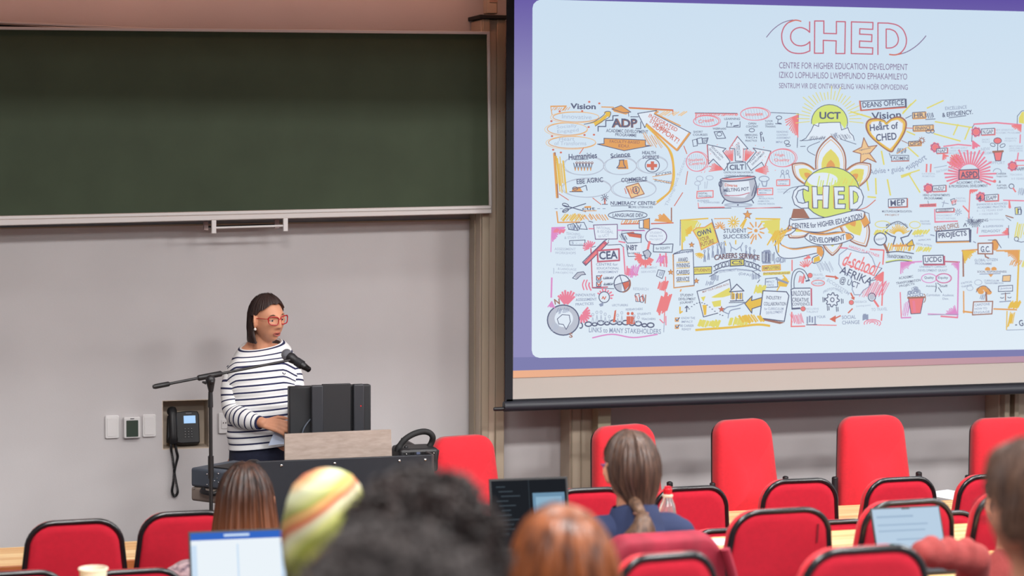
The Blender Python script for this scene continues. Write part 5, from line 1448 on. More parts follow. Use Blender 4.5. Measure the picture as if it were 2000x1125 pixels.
# ------------------------------------------------------------------ microphone on its boom stand
DM = 9.16
base_ = P(412, 900, DM)
ms = thing('microphone_stand', 'black boom microphone stand left of the lectern, boom reaching to the speaker', 'microphone stand', (base_.x, base_.y, 0))
top = P(411, 752, DM)
b = MB(); b.tube([V((base_.x, base_.y, .03)), V((top.x, top.y, top.z - .1))], .0085, 12); b.build('pole', M_black, ms, world=True)
b = MB(); b.tube([V((top.x, top.y, top.z - .42)), V((top.x, top.y, top.z - .32))], .013, 12); b.build('lower_sleeve', M_black, ms, world=True)
b = MB(); b.tube([V((top.x, top.y, top.z - .1)), V((top.x, top.y, top.z - .03))], [.012, .010], 12); b.build('height_clutch', M_black, ms, world=True)
b = MB(); b.cap(P(412, 762, DM), .012, P(411, 742, DM), .022); b.ell(P(414, 746, DM - .03), (.010, .008, .010)); b.tube([P(403, 748, DM - .02), P(395, 746, DM - .02)], [.008, .004]); b.build('boom_clamp', M_black, ms, world=True)
b0, b1 = P(303, 755, DM + .0), P(578, 701, DM + .38)
bd_ = (b1 - b0).normalized()
cl_ = P(411, 737, DM + .135)
b = MB(); b.tube([b0 + bd_ * .04, b1], .0062, 10); bm_ = b.build('boom', M_black, ms, world=True)
b = MB(); b.tube([b0 - bd_ * .01, b0, b0 + bd_ * .065, b0 + bd_ * .07], [.008, .0115, .0115, .008], 12); b.build('boom_grip', M_black, bm_, world=True)
mid = b0 + bd_ * ((P(413, 736, DM + .13) - b0).dot(bd_))
b = MB(); b.tube([mid - bd_ * .06, mid - bd_ * .055, mid + bd_ * .055, mid + bd_ * .06], [.01, .0135, .0135, .01], 12); b.build('boom_sleeve', M_black, bm_, world=True)
for k in range(3):
    a = radians(90 + 120 * k); b = MB(); b.tube([V((0, 0, .12)), V((.28 * cos(a), .28 * sin(a), .012))], .008, 8); lg = b.build('tripod_leg', M_black, ms)
mdir = (P(596, 716, DM + .36) - P(560, 692, DM + .40)).normalized()
m0 = P(560, 693, DM + .39)
mc = thing('microphone', 'black handheld microphone with grey mesh head clipped to the end of the boom', 'microphone', tuple(m0))
b = MB(); b.ell(m0, (.026, .026, .028)); b.build('mesh_head', mat('grey_mesh', (128, 130, 138), .35, .6, bump=1, bscale=1500), mc, world=True)
b = MB(); b.tube([m0 + mdir * .010, m0 + mdir * .03, m0 + mdir * .034, m0 + mdir * .06, m0 + mdir * .115, m0 + mdir * .12], [.022, .0245, .0235, .019, .016, .013], 16); b.build('handle', M_black, mc, world=True)
b = MB(); b.tube([m0 + mdir * .06, m0 + mdir * .095], .0215, 16); b.tube([b1 + bd_ * .002, m0 + mdir * .07], .010, 10); b.build('clip', M_char, mc, world=True)
b = MB(); b.tube([m0 + mdir * .112, m0 + mdir * .138, m0 + mdir * .142], [.0155, .0135, .009], 14); b.build('antenna_cap', mat('glossy_black', (16, 16, 18), .2), mc, world=True)

# ------------------------------------------------------------------ people
def head_mesh(b, c, R, s=1.0, face=True, n=72, m=56):
    """a head facing +Y in its own frame"""
    c = V(c)
    vs = []
    for i in range(m + 1):
        th = pi * i / m
        for j in range(n):
            a = 2 * pi * j / n
            d = V((sin(th) * sin(a), sin(th) * cos(a), cos(th)))
            x, y, z = d.x * .074, d.y * .094, d.z * .116
            t = max(0, -d.z)
            x *= 1 - .23 * t ** 1.7
            if y < 0:
                y *= 1 - .30 * t
            else:
                y *= 1 - .06 * t
                y -= .010 * max(0, d.z) ** 2 * (1 if d.y > 0 else 0)
            if face and y > 0.02:
                def g(v, sg): return exp(-(v / sg) ** 2)
                fx = g(x, .05)
                h = 0
                nz = sstep(.028, -.026, z) * (1 - sstep(-.030, -.042, z))
                h += .024 * nz * g(x, .0085 + .006 * sstep(0, -.03, z))
                h += .008 * g(x, .009) * g(z - .012, .02)
                h += .006 * g(abs(x) - .012, .006) * g(z + .032, .008)
                h -= .0075 * g(abs(x) - .031, .017) * g(z - .008, .013)
                h += .0045 * g(abs(x) - .03, .022) * g(z - .034, .009)
                h += .005 * g(abs(x) - .045, .016) * g(z + .02, .016)
                h += .006 * g(x, .019) * g(z + .058, .0055)
                h += .006 * g(x, .017) * g(z + .071, .006)
                h -= .003 * g(x, .022) * g(z + .0645, .0028)
                h -= .003 * g(x, .02) * g(z + .082, .006)
                h += .015 * g(x, .026) * g(z + .099, .017)
                h += .006 * g(abs(x) - .05, .02) * g(z + .075, .03)
                y += h
            vs.append(c + R @ (V((x, y, z)) * s))
    fs = []
    for i in range(m):
        for j in range(n):
            k = (j + 1) % n
            fs.append((i * n + j, (i + 1) * n + j, (i + 1) * n + k, i * n + k))
    b.add(vs, fs)
    # ears
    for sx in (-1, 1):
        Re = R @ Matrix.Rotation(radians(-sx * 32), 3, 'Z')
        e = c + R @ (V((sx * .079, .002, -.006)) * s)
        b.ell(e, (.007 * s, .020 * s, .032 * s), Re, 14, 10)
        rim = [e + Re @ (V((sx * .006, .019 * cos(a), .004 + .030 * sin(a))) * s) for a in [radians(q) for q in range(-60, 240, 25)]]
        b.tube(rim, .0048 * s, 8)
        b.ell(e + Re @ (V((sx * .002, .004, -.028)) * s), (.005 * s, .009 * s, .010 * s), Re, 10, 8)


def hair_shell(b, c, R, s, hem, thick=.014, n=96, m=26, ridge=.002, rk=40, flare=0.0, seed=0, nz=0, nsc=12, front=.0, gather=None, wide=1.0, part=0):
    """hair as a closed shell over the skull, falling straight below the ears; hem(psi in degrees from the face) gives its lower edge"""
    c = V(c)
    random.seed(seed)
    ph_ = random.uniform(0, 10)

    def prof(psi, t, off):
        psi = (psi + 180) % 360 - 180
        h = hem(psi)
        a = radians(psi)
        ax, ay, az = (.074 + off) * wide, .094 + off, .116 + off
        if cos(a) > 0: ay += front
        rad = 1 / sqrt((sin(a) / ax) ** 2 + (cos(a) / ay) ** 2)
        if h > 0:
            th = acos(max(-1, min(1, h / az))) * t
            rr, z = rad * sin(th), az * cos(th)
        else:
            Lq = pi / 2 * az
            q = t * (Lq - h)
            if q < Lq:
                th = q / Lq * pi / 2
                rr, z = rad * sin(th), az * cos(th)
            else:
                z = -(q - Lq)
                rr = rad * (1 + flare * (-z) / .2 - (.10 if h > -.2 else .02) * sstep(0, -.12, z))
        if part:
            z -= .006 * exp(-(rr * sin(a) / .006) ** 2) * (1 if cos(a) > -.2 else 0)
        st = ridge * (sin(rk * a + ph_ + 2 * noise.noise(V((psi * .05, t * 2, seed)))) + .6 * sin(rk * 2.3 * a + 1)) * min(1, t * 2.5)
        rr += st
        p = V((rr * sin(a), rr * cos(a), z))
        if nz:
            q = noise.noise(p * nsc + V((seed, 0, 0))) + .6 * noise.noise(p * nsc * 2.7 + V((0, seed, 0)))
            p += p.normalized() * nz * q
        if gather:
            p = gather(p)
        return c + R @ (p * s)
    vs = []
    for lay, off in ((0, thick), (1, max(.001, thick - .02))):
        for i in range(m + 1):
            for j in range(n):
                vs.append(prof(360 * j / n - 180, max(.02, i / m), off if lay == 0 else off * .4))
    fs = []
    S = (m + 1) * n
    for i in range(m):
        for j in range(n):
            k = (j + 1) % n
            fs.append((i * n + j, (i + 1) * n + j, (i + 1) * n + k, i * n + k))
            fs.append((S + i * n + k, S + (i + 1) * n + k, S + (i + 1) * n + j, S + i * n + j))
    for j in range(n):
        k = (j + 1) % n
        fs.append((m * n + j, S + m * n + j, S + m * n + k, m * n + k))
    fs.append(tuple(range(n)))
    fs.append(tuple(S + k for k in reversed(range(n))))
    b.add(vs, fs)
    return prof


def strands(b, prof, count, off, r=.0012, seed=1, jit=.006, tmax=1.04, psir=(-180, 180)):
    random.seed(seed)
    for k in range(count):
        psi = random.uniform(*psir)
        o = off + random.uniform(-.001, .004)
        t0 = random.uniform(.1, .5)
        t1 = random.uniform(.8, tmax)
        dp = random.uniform(-6, 6)
        pts = []
        for q in range(8):
            t = t0 + (t1 - t0) * q / 7
            pts.append(prof(psi + dp * q / 7, t, o))
        b.tube(pts, [r * .5] + [r] * 6 + [r * .3], 4)


def hand(b, wrist, d, nrm, s=1.0, curl=(40, 45, 50, 55), thumb=35, left=False, spread=5):
    """palm plus five bent fingers; d along the hand, nrm out of the back of the hand"""
    d = V(d).normalized()
    nrm = (V(nrm) - d * V(nrm).dot(d)).normalized()
    sd = d.cross(nrm) * (-1 if left else 1)       # towards the thumb
    w = V(wrist)
    for k in range(4):
        o = (.027 - .018 * k) * s
        b.cap(w + sd * o * .55 + d * .008 * s, .013 * s, w + sd * o + d * (.088 - .003 * abs(k - 1)) * s, .0105 * s, 12)
    b.cap(w + sd * .018 * s + d * .02 * s - nrm * .006 * s, .015 * s, w + sd * .026 * s + d * .045 * s - nrm * .008 * s, .013 * s, 12)
    lens = ((.042, .025, .020), (.046, .028, .021), (.043, .026, .020), (.034, .020, .018))
    for k in range(4):
        o = (.027 - .018 * k) * s
        p = w + sd * o + d * (.088 - .003 * abs(k - 1)) * s
        ang = 0
        spd = (1.2 - .8 * k) * radians(spread)
        for q, Lq in enumerate(lens[k]):
            ang += radians(curl[k]) * (.7, 1.0, .7)[q]
            dd = (d * cos(ang) - nrm * sin(ang))
            dd = (dd + sd * sin(spd)).normalized()
            p2 = p + dd * Lq * s
            b.cap(p, (.0092 - .0008 * q) * s, p2, (.0086 - .001 * q) * s, 10)
            p = p2
    p = w + sd * .024 * s + d * .025 * s - nrm * .006 * s
    dirs = ((sd * .62 + d * .75 - nrm * .25), (sd * .3 + d * .9 - nrm * .45), (sd * .05 + d * .9 - nrm * .6))
    for q, Lq in enumerate((.042, .032, .026)):
        p2 = p + dirs[q].normalized() * Lq * s
        b.cap(p, (.0125 - .0012 * q) * s, p2, (.0112 - .0015 * q) * s, 10)
        p = p2


# --- the speaker behind the lectern
DS = 10.02
o_ = P(512, 700, DS)
sp = thing('person', 'woman in a striped top and red glasses standing at the lectern, looking right', 'person', (o_.x, o_.y, 0), -PHI)
INV = ROOTM[sp].inverted()


def S(px, py, dd=0):
    return INV @ P(px, py, DS + dd)


hc = S(523, 623, -.03)
HYAW = pi + radians(43)
Rh = Matrix.Rotation(HYAW, 3, 'Z') @ Matrix.Rotation(radians(-4), 3, 'X') @ Matrix.Rotation(radians(3), 3, 'Y')
b = MB()
hs_ = .97
head_mesh(b, hc, Rh, hs_)
nb = S(508, 690, .0)
b.cap(hc + Rh @ V((0, -.034, -.05)), .046, nb + V((0, .028, -.03)), .050)
b.ell(S(510, 694, .04), (.125, .062, .062)); b.cap(S(528, 680, .04), .026, S(546, 680, .06), .022); b.cap(S(482, 690, .04), .030, S(540, 687, .045), .030); b.cap(S(486, 680, .035), .026, S(504, 668, .03), .04)
sh_r, sh_l = S(466, 718, .0), S(562, 712, .06)
el_r, wr_r = S(456, 806, -.02), S(513, 826, -.17)
el_l, wr_l = S(578, 795, .0), S(589, 836, -.17)
b.ell(S(512, 760, .03), (.135, .095, .2))
b.ell(S(508, 862, .03), (.15, .10, .13))
for (a_, ra, c_, rc) in ((sh_r, .036, el_r, .034), (el_r, .034, wr_r, .026), (sh_l, .034, el_l, .030), (el_l, .030, wr_l, .024)):
    b.cap(a_, ra, c_, rc)
hipz = S(505, 905, .03).z
hx = S(505, 905, .03).x
for sx in (-1, 1):
    b.cap(V((hx + sx * .08, .03, hipz - .02)), .082, V((hx + sx * .085, .03, .48)), .058)
    b.cap(V((hx + sx * .085, .03, .48)), .054, V((hx + sx * .085, .05, .08)), .036)
    b.cap(V((hx + sx * .085, .05, .04)), .036, V((hx + sx * .11, -.11, .03)), .028)
hd = (S(552, 833, -.20) - wr_r).normalized()
hand(b, wr_r + hd * .002, hd, V((-.1, -.75, .50)), .98, curl=(26, 34, 40, 44), left=True)
hand(b, wr_l, V((.1, -.8, -.3)), V((.2, 0, .9)), .95, curl=(30, 32, 34, 36), left=True)
b.remesh('body', M_skin, sp, voxel=.0042, it=3)
def HL(x, y, z): return hc + Rh @ (V((x, y, z)) * hs_)
# eyes, brows, lips
for sx in (-1, 1):
    b = MB(); b.ell(HL(sx * .030, .0722, .006), (.0112, .0112, .0112), n=16, m=12); ey = b.build('eye', M_eye, sp)
    gaze = (Rh @ V((-.12 if False else 0.02, 1, -.05))).normalized()
    b = MB(); b.ell(HL(sx * .030 + .0015, .0802, .0055), (.0058, .0050, .0056), n=12, m=8); b.build('iris', M_iris, ey)
    b = MB()
    b.tube([HL(sx * (.030 + .0135 * cos(radians(q))), .0805 + .0025 * sin(radians(q)) - .005 * abs(cos(radians(q))), .0055 + .0068 * sin(radians(q))) for q in range(10, 171, 20)], .0032, 6); b.build('upper_eyelid', M_skin, ey)
    b = MB(); b.tube([HL(sx * .016, .087, .029), HL(sx * .03, .0865, .034), HL(sx * .045, .078, .030)], [.0022, .0026, .001], 6); b.build('eyebrow', M_brow, sp)
b = MB()
b.tube([HL(-.022, .0765, -.0640), HL(-.010, .0855, -.0588), HL(0, .0875, -.0600), HL(.010, .0855, -.0588), HL(.022, .0765, -.0640)], [.001, .0028, .0028, .0028, .001], 8)
b.tube([HL(-.021, .0765, -.0665), HL(-.010, .0845, -.0718), HL(0, .0862, -.0730), HL(.010, .0845, -.0718), HL(.021, .0765, -.0665)], [.001, .003, .0034, .003, .001], 8)
b.build('lips', M_lips, sp)
b = MB(); b.tube([HL(-.015, .080, -.0655), HL(0, .0858, -.066), HL(.015, .080, -.0655)], [.001, .0026, .001], 6); b.build('mouth_opening', mat('mouth_dark', (92, 36, 36), .6), sp)
# glasses
b = MB()
for sx in (-1, 1):
    loop = []
    for q in range(24):
        a = 2 * pi * q / 24
        ca, sa = cos(a), sin(a)
        x = .0280 * (abs(ca) ** .55) * (1 if ca > 0 else -1)
        z = .0215 * (abs(sa) ** .6) * (1 if sa > 0 else -1)
        x *= 1.0 + .11 * sa
        x *= .94; z *= .94
        xx = sx * .0325 + x
        loop.append(HL(xx, .102 - .16 * abs(xx) - 1.2 * max(0, abs(xx) - .035) ** 2 * 10, .002 + z + .10 * abs(xx)))
    b.tube(loop, .0027, 8, closed=True)
b.tube([HL(-.008, .1015, .010), HL(0, .103, .013), HL(.008, .1015, .010)], .0024, 8)
for sx in (-1, 1):
    b.tube([HL(sx * .060, .088, .016), HL(sx * .074, .06, .016), HL(sx * .079, .01, .014), HL(sx * .078, -.01, .008)], .0019, 6)
gl = b.build('glasses', M_redframe, sp)
# pearl earring
b = MB(); b.ell(HL(.085, .010, -.042), .0068, n=14, m=10); b.build('earring', M_pearl, sp)
b = MB(); b.ell(HL(-.085, .010, -.042), .0068, n=14, m=10); b.build('earring', M_pearl, sp)


# hair: dark bob tucked behind the ears
def hem_sp(psi):
    p = abs(psi)
    if p < 60: return .088 - .034 * sstep(12, 60, p)
    if p < 84: return .054 - .030 * sstep(60, 84, p)
    if psi < 0: return .024 - .075 * sstep(86, 120, p) - .065 * sstep(130, 170, p)
    return .024 - .140 * sstep(102, 114, p)


b = MB()
pr = hair_shell(b, HL(0, -.006, 0), Rh, hs_, hem_sp, thick=.0155, n=180, m=30, ridge=.0009, rk=46, flare=.22, seed=3, part=1)
strands(b, pr, 120, .0165, .0009, 5, tmax=1.0, psir=(95, 265))
random.seed(8)
for k in range(26):          # the lock that falls from behind the ear
    f, jx = k / 25, random.uniform(-.003, .003)
    b.tube(smooth_path([HL(.076 + jx, -.034 - .012 * f, .012), HL(.081 + jx, -.040 + .022 * f, -.042), HL(.082 + jx, -.044 + .040 * f, -.080), HL(.076 + jx, -.046 + .046 * f, -.108), HL(.070 + jx, -.044 + .046 * f, -.116 - .004 * sin(k))], 5), [.003] + [.0046] * 18 + [.0036, .002], 6)
b.build('hair', M_hair_sp, sp)

# striped boat-neck top
def ring(c, rx, ry, n=40, yaw=0, tz=0, ex=.9, ty=0, droop=0):
    out = []
    for k in range(n):
        a = 2 * pi * k / n
        x = rx * (abs(cos(a)) ** ex) * (1 if cos(a) > 0 else -1)
        y = ry * (abs(sin(a)) ** ex) * (1 if sin(a) > 0 else -1)
        X = x * cos(yaw) - y * sin(yaw)
        Y = x * sin(yaw) + y * cos(yaw)
        out.append(V((c[0] + X, c[1] + Y, c[2] + tz * X + ty * Y - droop * sstep(.105, .20, abs(X)))))
    return out


def interp(keys, z):
    for i in range(len(keys) - 1):
        a, c = keys[i], keys[i + 1]
        if a[0] <= z <= c[0]:
            t = (z - a[0]) / (c[0] - a[0])
            return [a[q] + (c[q] - a[q]) * t for q in range(1, len(a))]
    return keys[-1][1:] if z > keys[-1][0] else keys[0][1:]


b = MB()
PXM = 4000 / DS
# rows by photo height: y, centre x, half width px, half depth m
keys = [(671, 510, 40, .066), (676, 511, 49, .074), (683, 512, 57, .086), (692, 512, 64, .095), (703, 511, 70, .103), (720, 512, 75, .110), (736, 513, 76, .114), (752, 514, 71, .120), (768, 515, 69, .122), (800, 513, 68, .125), (840, 508, 64, .128), (872, 506, 58, .128)]
rings, mis = [], []
y = 671.0
st = 0
ys = []
while y < 873:
    ys.append(y)
    y += 0.8
for y in ys:
    cx_, hw, dp = interp(keys, y)
    wr = 1 + .012 * sin(y * .21) + .008 * sin(y * .47 + 1)
    dr = .050 * (1 - sstep(726, 772, y))
    rings.append(ring(S(cx_, y, .035), hw / PXM * wr, dp * wr, 56, yaw=radians(14), tz=.085, droop=dr, ty=.34 * (1 - sstep(667, 712, y)) - .02))
    mis.append(1 if (y - 671) % 12.5 < 3.3 and y > 672.5 else 0)
# folds
for i, r_ in enumerate(rings):
    for k, p in enumerate(r_):
        q = .004 * noise.noise(V((p.x * 9, p.y * 9, p.z * 5)))
        c0 = sum(r_, V()) / len(r_) if False else None
        p.x += q; p.y += q
b.loft(rings, True, False, mis=mis)
inner = [[p + (V((S(513, 668, .035).x, S(513, 668, .035).y, p.z)) - p) * .06 + V((0, 0, -.01)) for p in rings[0]]]
b.loft([inner[0], rings[0]], True, False, mi=0)


def sleeve(b, path, rad, n0=170, step=12.5 / PXM, band=3.3 / PXM, seed=0):
    pts = smooth_path(path, 24)
    ln = [0]
    for i in range(1, len(pts)): ln.append(ln[-1] + (pts[i] - pts[i - 1]).length)
    rings, mis = [], []
    prev = None
    N = int(ln[-1] / .0022)
    j = 0
    for i in range(N + 1):
        s_ = ln[-1] * i / N
        while j < len(ln) - 2 and ln[j + 1] < s_: j += 1
        t_ = (s_ - ln[j]) / max(1e-6, ln[j + 1] - ln[j])
        p = pts[j].lerp(pts[j + 1], t_)
        tg = (pts[min(j + 2, len(pts) - 1)] - pts[max(j - 1, 0)]).normalized()
        if prev is None: u = tg.cross(V((0, 1, 0))).normalized()
        else: u = (prev - tg * prev.dot(tg)).normalized()
        prev = u
        v = tg.cross(u)
        f = i / N
        k_ = 0
        while k_ < len(rad) - 2 and rad[k_ + 1][0] < f: k_ += 1
        a_, c_ = rad[k_], rad[k_ + 1]
        r_ = a_[1] + (c_[1] - a_[1]) * max(0, min(1, (f - a_[0]) / (c_[0] - a_[0])))
        rr_ = []
        for q in range(28):
            an = 2 * pi * q / 28
            R_ = r_ * (1 + .05 * noise.noise(V((cos(an) * 1.5 + seed, sin(an) * 1.5, s_ * 22))))
            rr_.append(p + (u * cos(an) + v * sin(an)) * R_)
        rings.append(rr_)
        mis.append(1 if (s_ % step) < band else 0)
    b.loft(rings, True, True, mis=mis)


sleeve(b, [S(466, 712, .03), S(459, 726, .01), S(454, 748, -.01), S(453, 782, -.02), S(460, 808, -.05), S(484, 820, -.12), S(505, 825, -.155)], [(0, .03), (.08, .048), (.3, .054), (.55, .052), (.72, .054), (.9, .043), (1, .036)], seed=2)
sleeve(b, [S(550, 690, .06), S(566, 708, .06), S(574, 742, .05), S(579, 790, .0), S(586, 826, -.12), S(589, 838, -.18)], [(0, .03), (.12, .045), (.35, .046), (.6, .046), (1, .034)], seed=5)
top_ = b.build('striped_top', [M_knitw, M_navy], sp, ang=60)
b = MB()
a_, c_ = S(503, 824.5, -.15), S(508, 826, -.162)
b.tube([a_, c_], [.034, .033], 24, caps=True); b.build('sleeve_cuff', M_navy, top_)
b = MB(); q = S(549, 728, 0)
for k in range(6):
    pass
cq = S(555, 729, -.093)
b.tube([cq + V((-.008, 0, .004)), cq + V((-.004, -.002, -.003)), cq + V((.002, -.003, -.005)), cq + V((.007, -.002, .001))], .0022, 6); b.build('chest_emblem', M_navy, top_)
b = MB()
rings = []
for (py, hw, dp) in ((866, 56, .115), (880, 57, .122), (900, 58, .126), (930, 58, .122), (960, 56, .112)):
    rings.append(ring(S(505, py, .035), hw / PXM, dp, 32, yaw=radians(14)))
b.loft(rings)
for sx in (-1, 1):
    b.cap(V((hx + sx * .085, .03, hipz - .08)), .092, V((hx + sx * .088, .03, .48)), .068); b.cap(V((hx + sx * .088, .03, .48)), .066, V((hx + sx * .088, .05, .1)), .055)
b.build('trousers', M_trous, sp)
# sheet of paper in her hand
pa = [P(534, 838, DS - .26), P(556, 832, DS - .20), P(571, 858, DS - .20), P(540, 872, DS - .26)]
pr_ = tag(MB().build('zz', M_bpaper), '', '') if False else None
b = MB(); slab(b, [P(545, 822, DS - .165), P(568, 818, DS - .15), P(568, 866, DS - .16), P(524, 870, DS - .175)], .0012)
pp = b.build('paper_sheet', M_bpaper, None, smooth=False)
tag(pp, 'pale blue sheet of paper held in the speaker\'s hand beside the monitor', 'paper')

# ------------------------------------------------------------------ chairs
def back_outline(w0, w1, h, r, z0=0, n=6):
    """rounded back: bottom width w0, top width w1"""
    pts = []
    rb = .05
    for (cx_, cz_, rr_, a0) in ((w0 / 2 - rb, z0 + rb, rb, -90), (w1 / 2 - r, z0 + h - r, r, 0), (-w1 / 2 + r, z0 + h - r, r, 90), (-w0 / 2 + rb, z0 + rb, rb, 180)):
        for k in range(n + 1):
            a = radians(a0 + 90 * k / n)
            pts.append((cx_ + rr_ * cos(a), cz_ + rr_ * sin(a)))
    return pts


def cushion(b, ol, y0, y1, bulge, cz, mi=0, tilt=0, curve=0):
    """padded panel between y0 (rear) and y1 (front), softly rounded at the rim"""
    def ringat(sc_, y):
        out = []
        for x, z in ol:
            X, Z = x * sc_, cz + (z - cz) * sc_
            out.append(V((X, y + (Z) * tilt - curve * X * X, Z)))
        return out
    d = y1 - y0
    rings = [ringat(.3, y0), ringat(.85, y0), ringat(.96, y0 + d * .02), ringat(1, y0 + d * .25), ringat(1, y0 + d * .6), ringat(.965, y0 + d * .86), ringat(.88, y1), ringat(.6, y1 + bulge * .7), ringat(.3, y1 + bulge)]
    b.loft(rings, True, True, mi)


H_A = .92
TILT = -.13


def audience_chair(label):
    r = thing('audience_chair', label, 'chair', (0, 0, 0), 0, 'red chairs of the audience rows')
    ol = back_outline(.43, .36, .46, .10, .46)
    b = MB(); cushion(b, ol, .012, .065, .012, .70, tilt=TILT); b.build('back_cushion', M_red, r, ang=60)
    il = back_outline(.405, .335, .435, .09, .472)
    b = MB(); cushion(b, il, -.012, .012, 0, .70, tilt=TILT); b.build('back_cover', M_reddark, r, ang=60)
    b = MB(); b.tube([V((x, -.002 + z * TILT, z)) for x, z in back_outline(.424, .354, .454, .098, .463, 8)], .0105, 10, closed=True); b.build('edge_trim', M_trim, r, ang=80)
    b = MB(); so = [(x, z) for x, z in rrect(.40, .40, .07)]
    rings = [[V((x * s_, .18 + y_ * s_, z)) for x, y_ in so] for s_, z in ((.5, .42), (.95, .42), (1, .44), (1, .46), (.95, .482), (.6, .49))]
    b.loft(rings); b.build('seat', M_red, r)
    b = MB(); b.tube(smooth_path([V((0, .18, .40)), V((0, -.03, .40)), V((0, -.085, .46)), V((0, -.105, .62))], 5), .016, 8, flat=.6); b.build('back_support', M_black, r)
    for sx in (-1, 1):
        for yy in (0, 1):
            b = MB(); b.tube([V((sx * .16, .04 + .28 * yy, .42)), V((sx * .185, .0 + .34 * yy, 0.0))], .012, 10); b.build('leg', M_black, r)
    return r


def place_px(px, py, Y, tier, h=H_A):
    """floor position of a chair whose top centre shows at a pixel, in the row at distance Y"""
    return PW(px, py, Y)


YA, YA2, YB_r, YC = 8.13, 7.40, 6.64, 5.06
specs = [  # px centre, py top, row Y, tier z, yaw deg, sx, label
    (146, 1020, YA, 0, 1, 1.03, 'red audience chair at the far left, behind the paper cup'),
    (366, 1003, YA, 0, 0, 1.03, 'red audience chair second from the left, half hidden by long brown hair'),
    (1156, 957, YA, 0, 0, .95, 'red audience chair in the front row, mostly hidden behind the ponytailed woman'),
    (1353, 954, YA, 0, 1, .95, 'red audience chair in the front row right behind the clear bottle'),
    (1570, 939, YA, 0, -2, .96, 'red audience chair in the front row below the second high-backed red chair from its left'),
    (1766, 936, YA, 0, 0, .94, 'red audience chair in the front row right below the widest high-backed chair'),
    (1952, 930, YA, 0, -4, .96, 'red audience chair in the front row at the right edge behind the nearby head'),
    (30, 1121, YA2, 0, 0, 1.0, 'red audience chair barely showing in the bottom left corner'),
    (264, 1117, YA2, 0, 0, 1.0, 'red audience chair of which only a grey top edge shows beside the left laptop'),
    (1430, 1036, YA2, 0, 0, 1.0, 'low red audience chair showing as a rim beyond the maroon jacket'),
    (1636, 1020, YA2, 0, 0, 1.0, 'low red audience chair showing as a rim between the two nearest large red backs'),
    (1842, 1003, YA2, 0, 0, 1.0, 'low red audience chair mostly hidden behind the right-hand laptop chair'),
    (1531, 998, YB_r, .22, 1, 1.06, 'large red audience chair with a small mark on its back, left of the right-hand laptop'),
    (1779, 981, YB_r, .22, 3, 1.02, 'red audience chair directly behind the right-hand laptop'),
    (2000, 962, YB_r, .22, 0, 1.0, 'red audience chair at the right edge behind the head with glasses'),
    (1303, 1058, 6.2, .28, 1, .88, 'red audience chair carrying the maroon jacket'),
    (1700, 1074, YC, .38, 0, 1.02, 'nearest red audience chair at the bottom right of the photo'),
    (1305, 1088, YC, .38, 4, .80, 'red audience chair at the bottom edge right of the auburn hair'),
]
proto = None
CH = {}
for (px, py, Y, tz, yaw, sx, lab) in specs:
    p = PW(px, py, Y - .14)
    h = p.z - tz
    if proto is None:
        proto = audience_chair(lab)
        o = proto
        o.location = (p.x, Y, tz)
        o.rotation_euler = (0, 0, radians(yaw))
        o.scale = (sx, 1, h / H_A)
    else:
        o = dup(proto, (p.x, Y, tz), radians(yaw), lab, sx, h / H_A)
    CH[lab] = o
    o['row'] = 0
    del o['row']
b = MB()
# small dark scuff on the back of one chair
sc_o = [o for o in CH.values() if 'small mark' in o['label']][0]
b.box((.13, -.0145 + .83 * TILT, .83), (.006, .002, .07), Matrix.Rotation(-TILT, 3, 'X'))
o = b.build('scuff_mark', mat('scuff_dark', (120, 16, 34), .9), None)
o.parent = sc_o


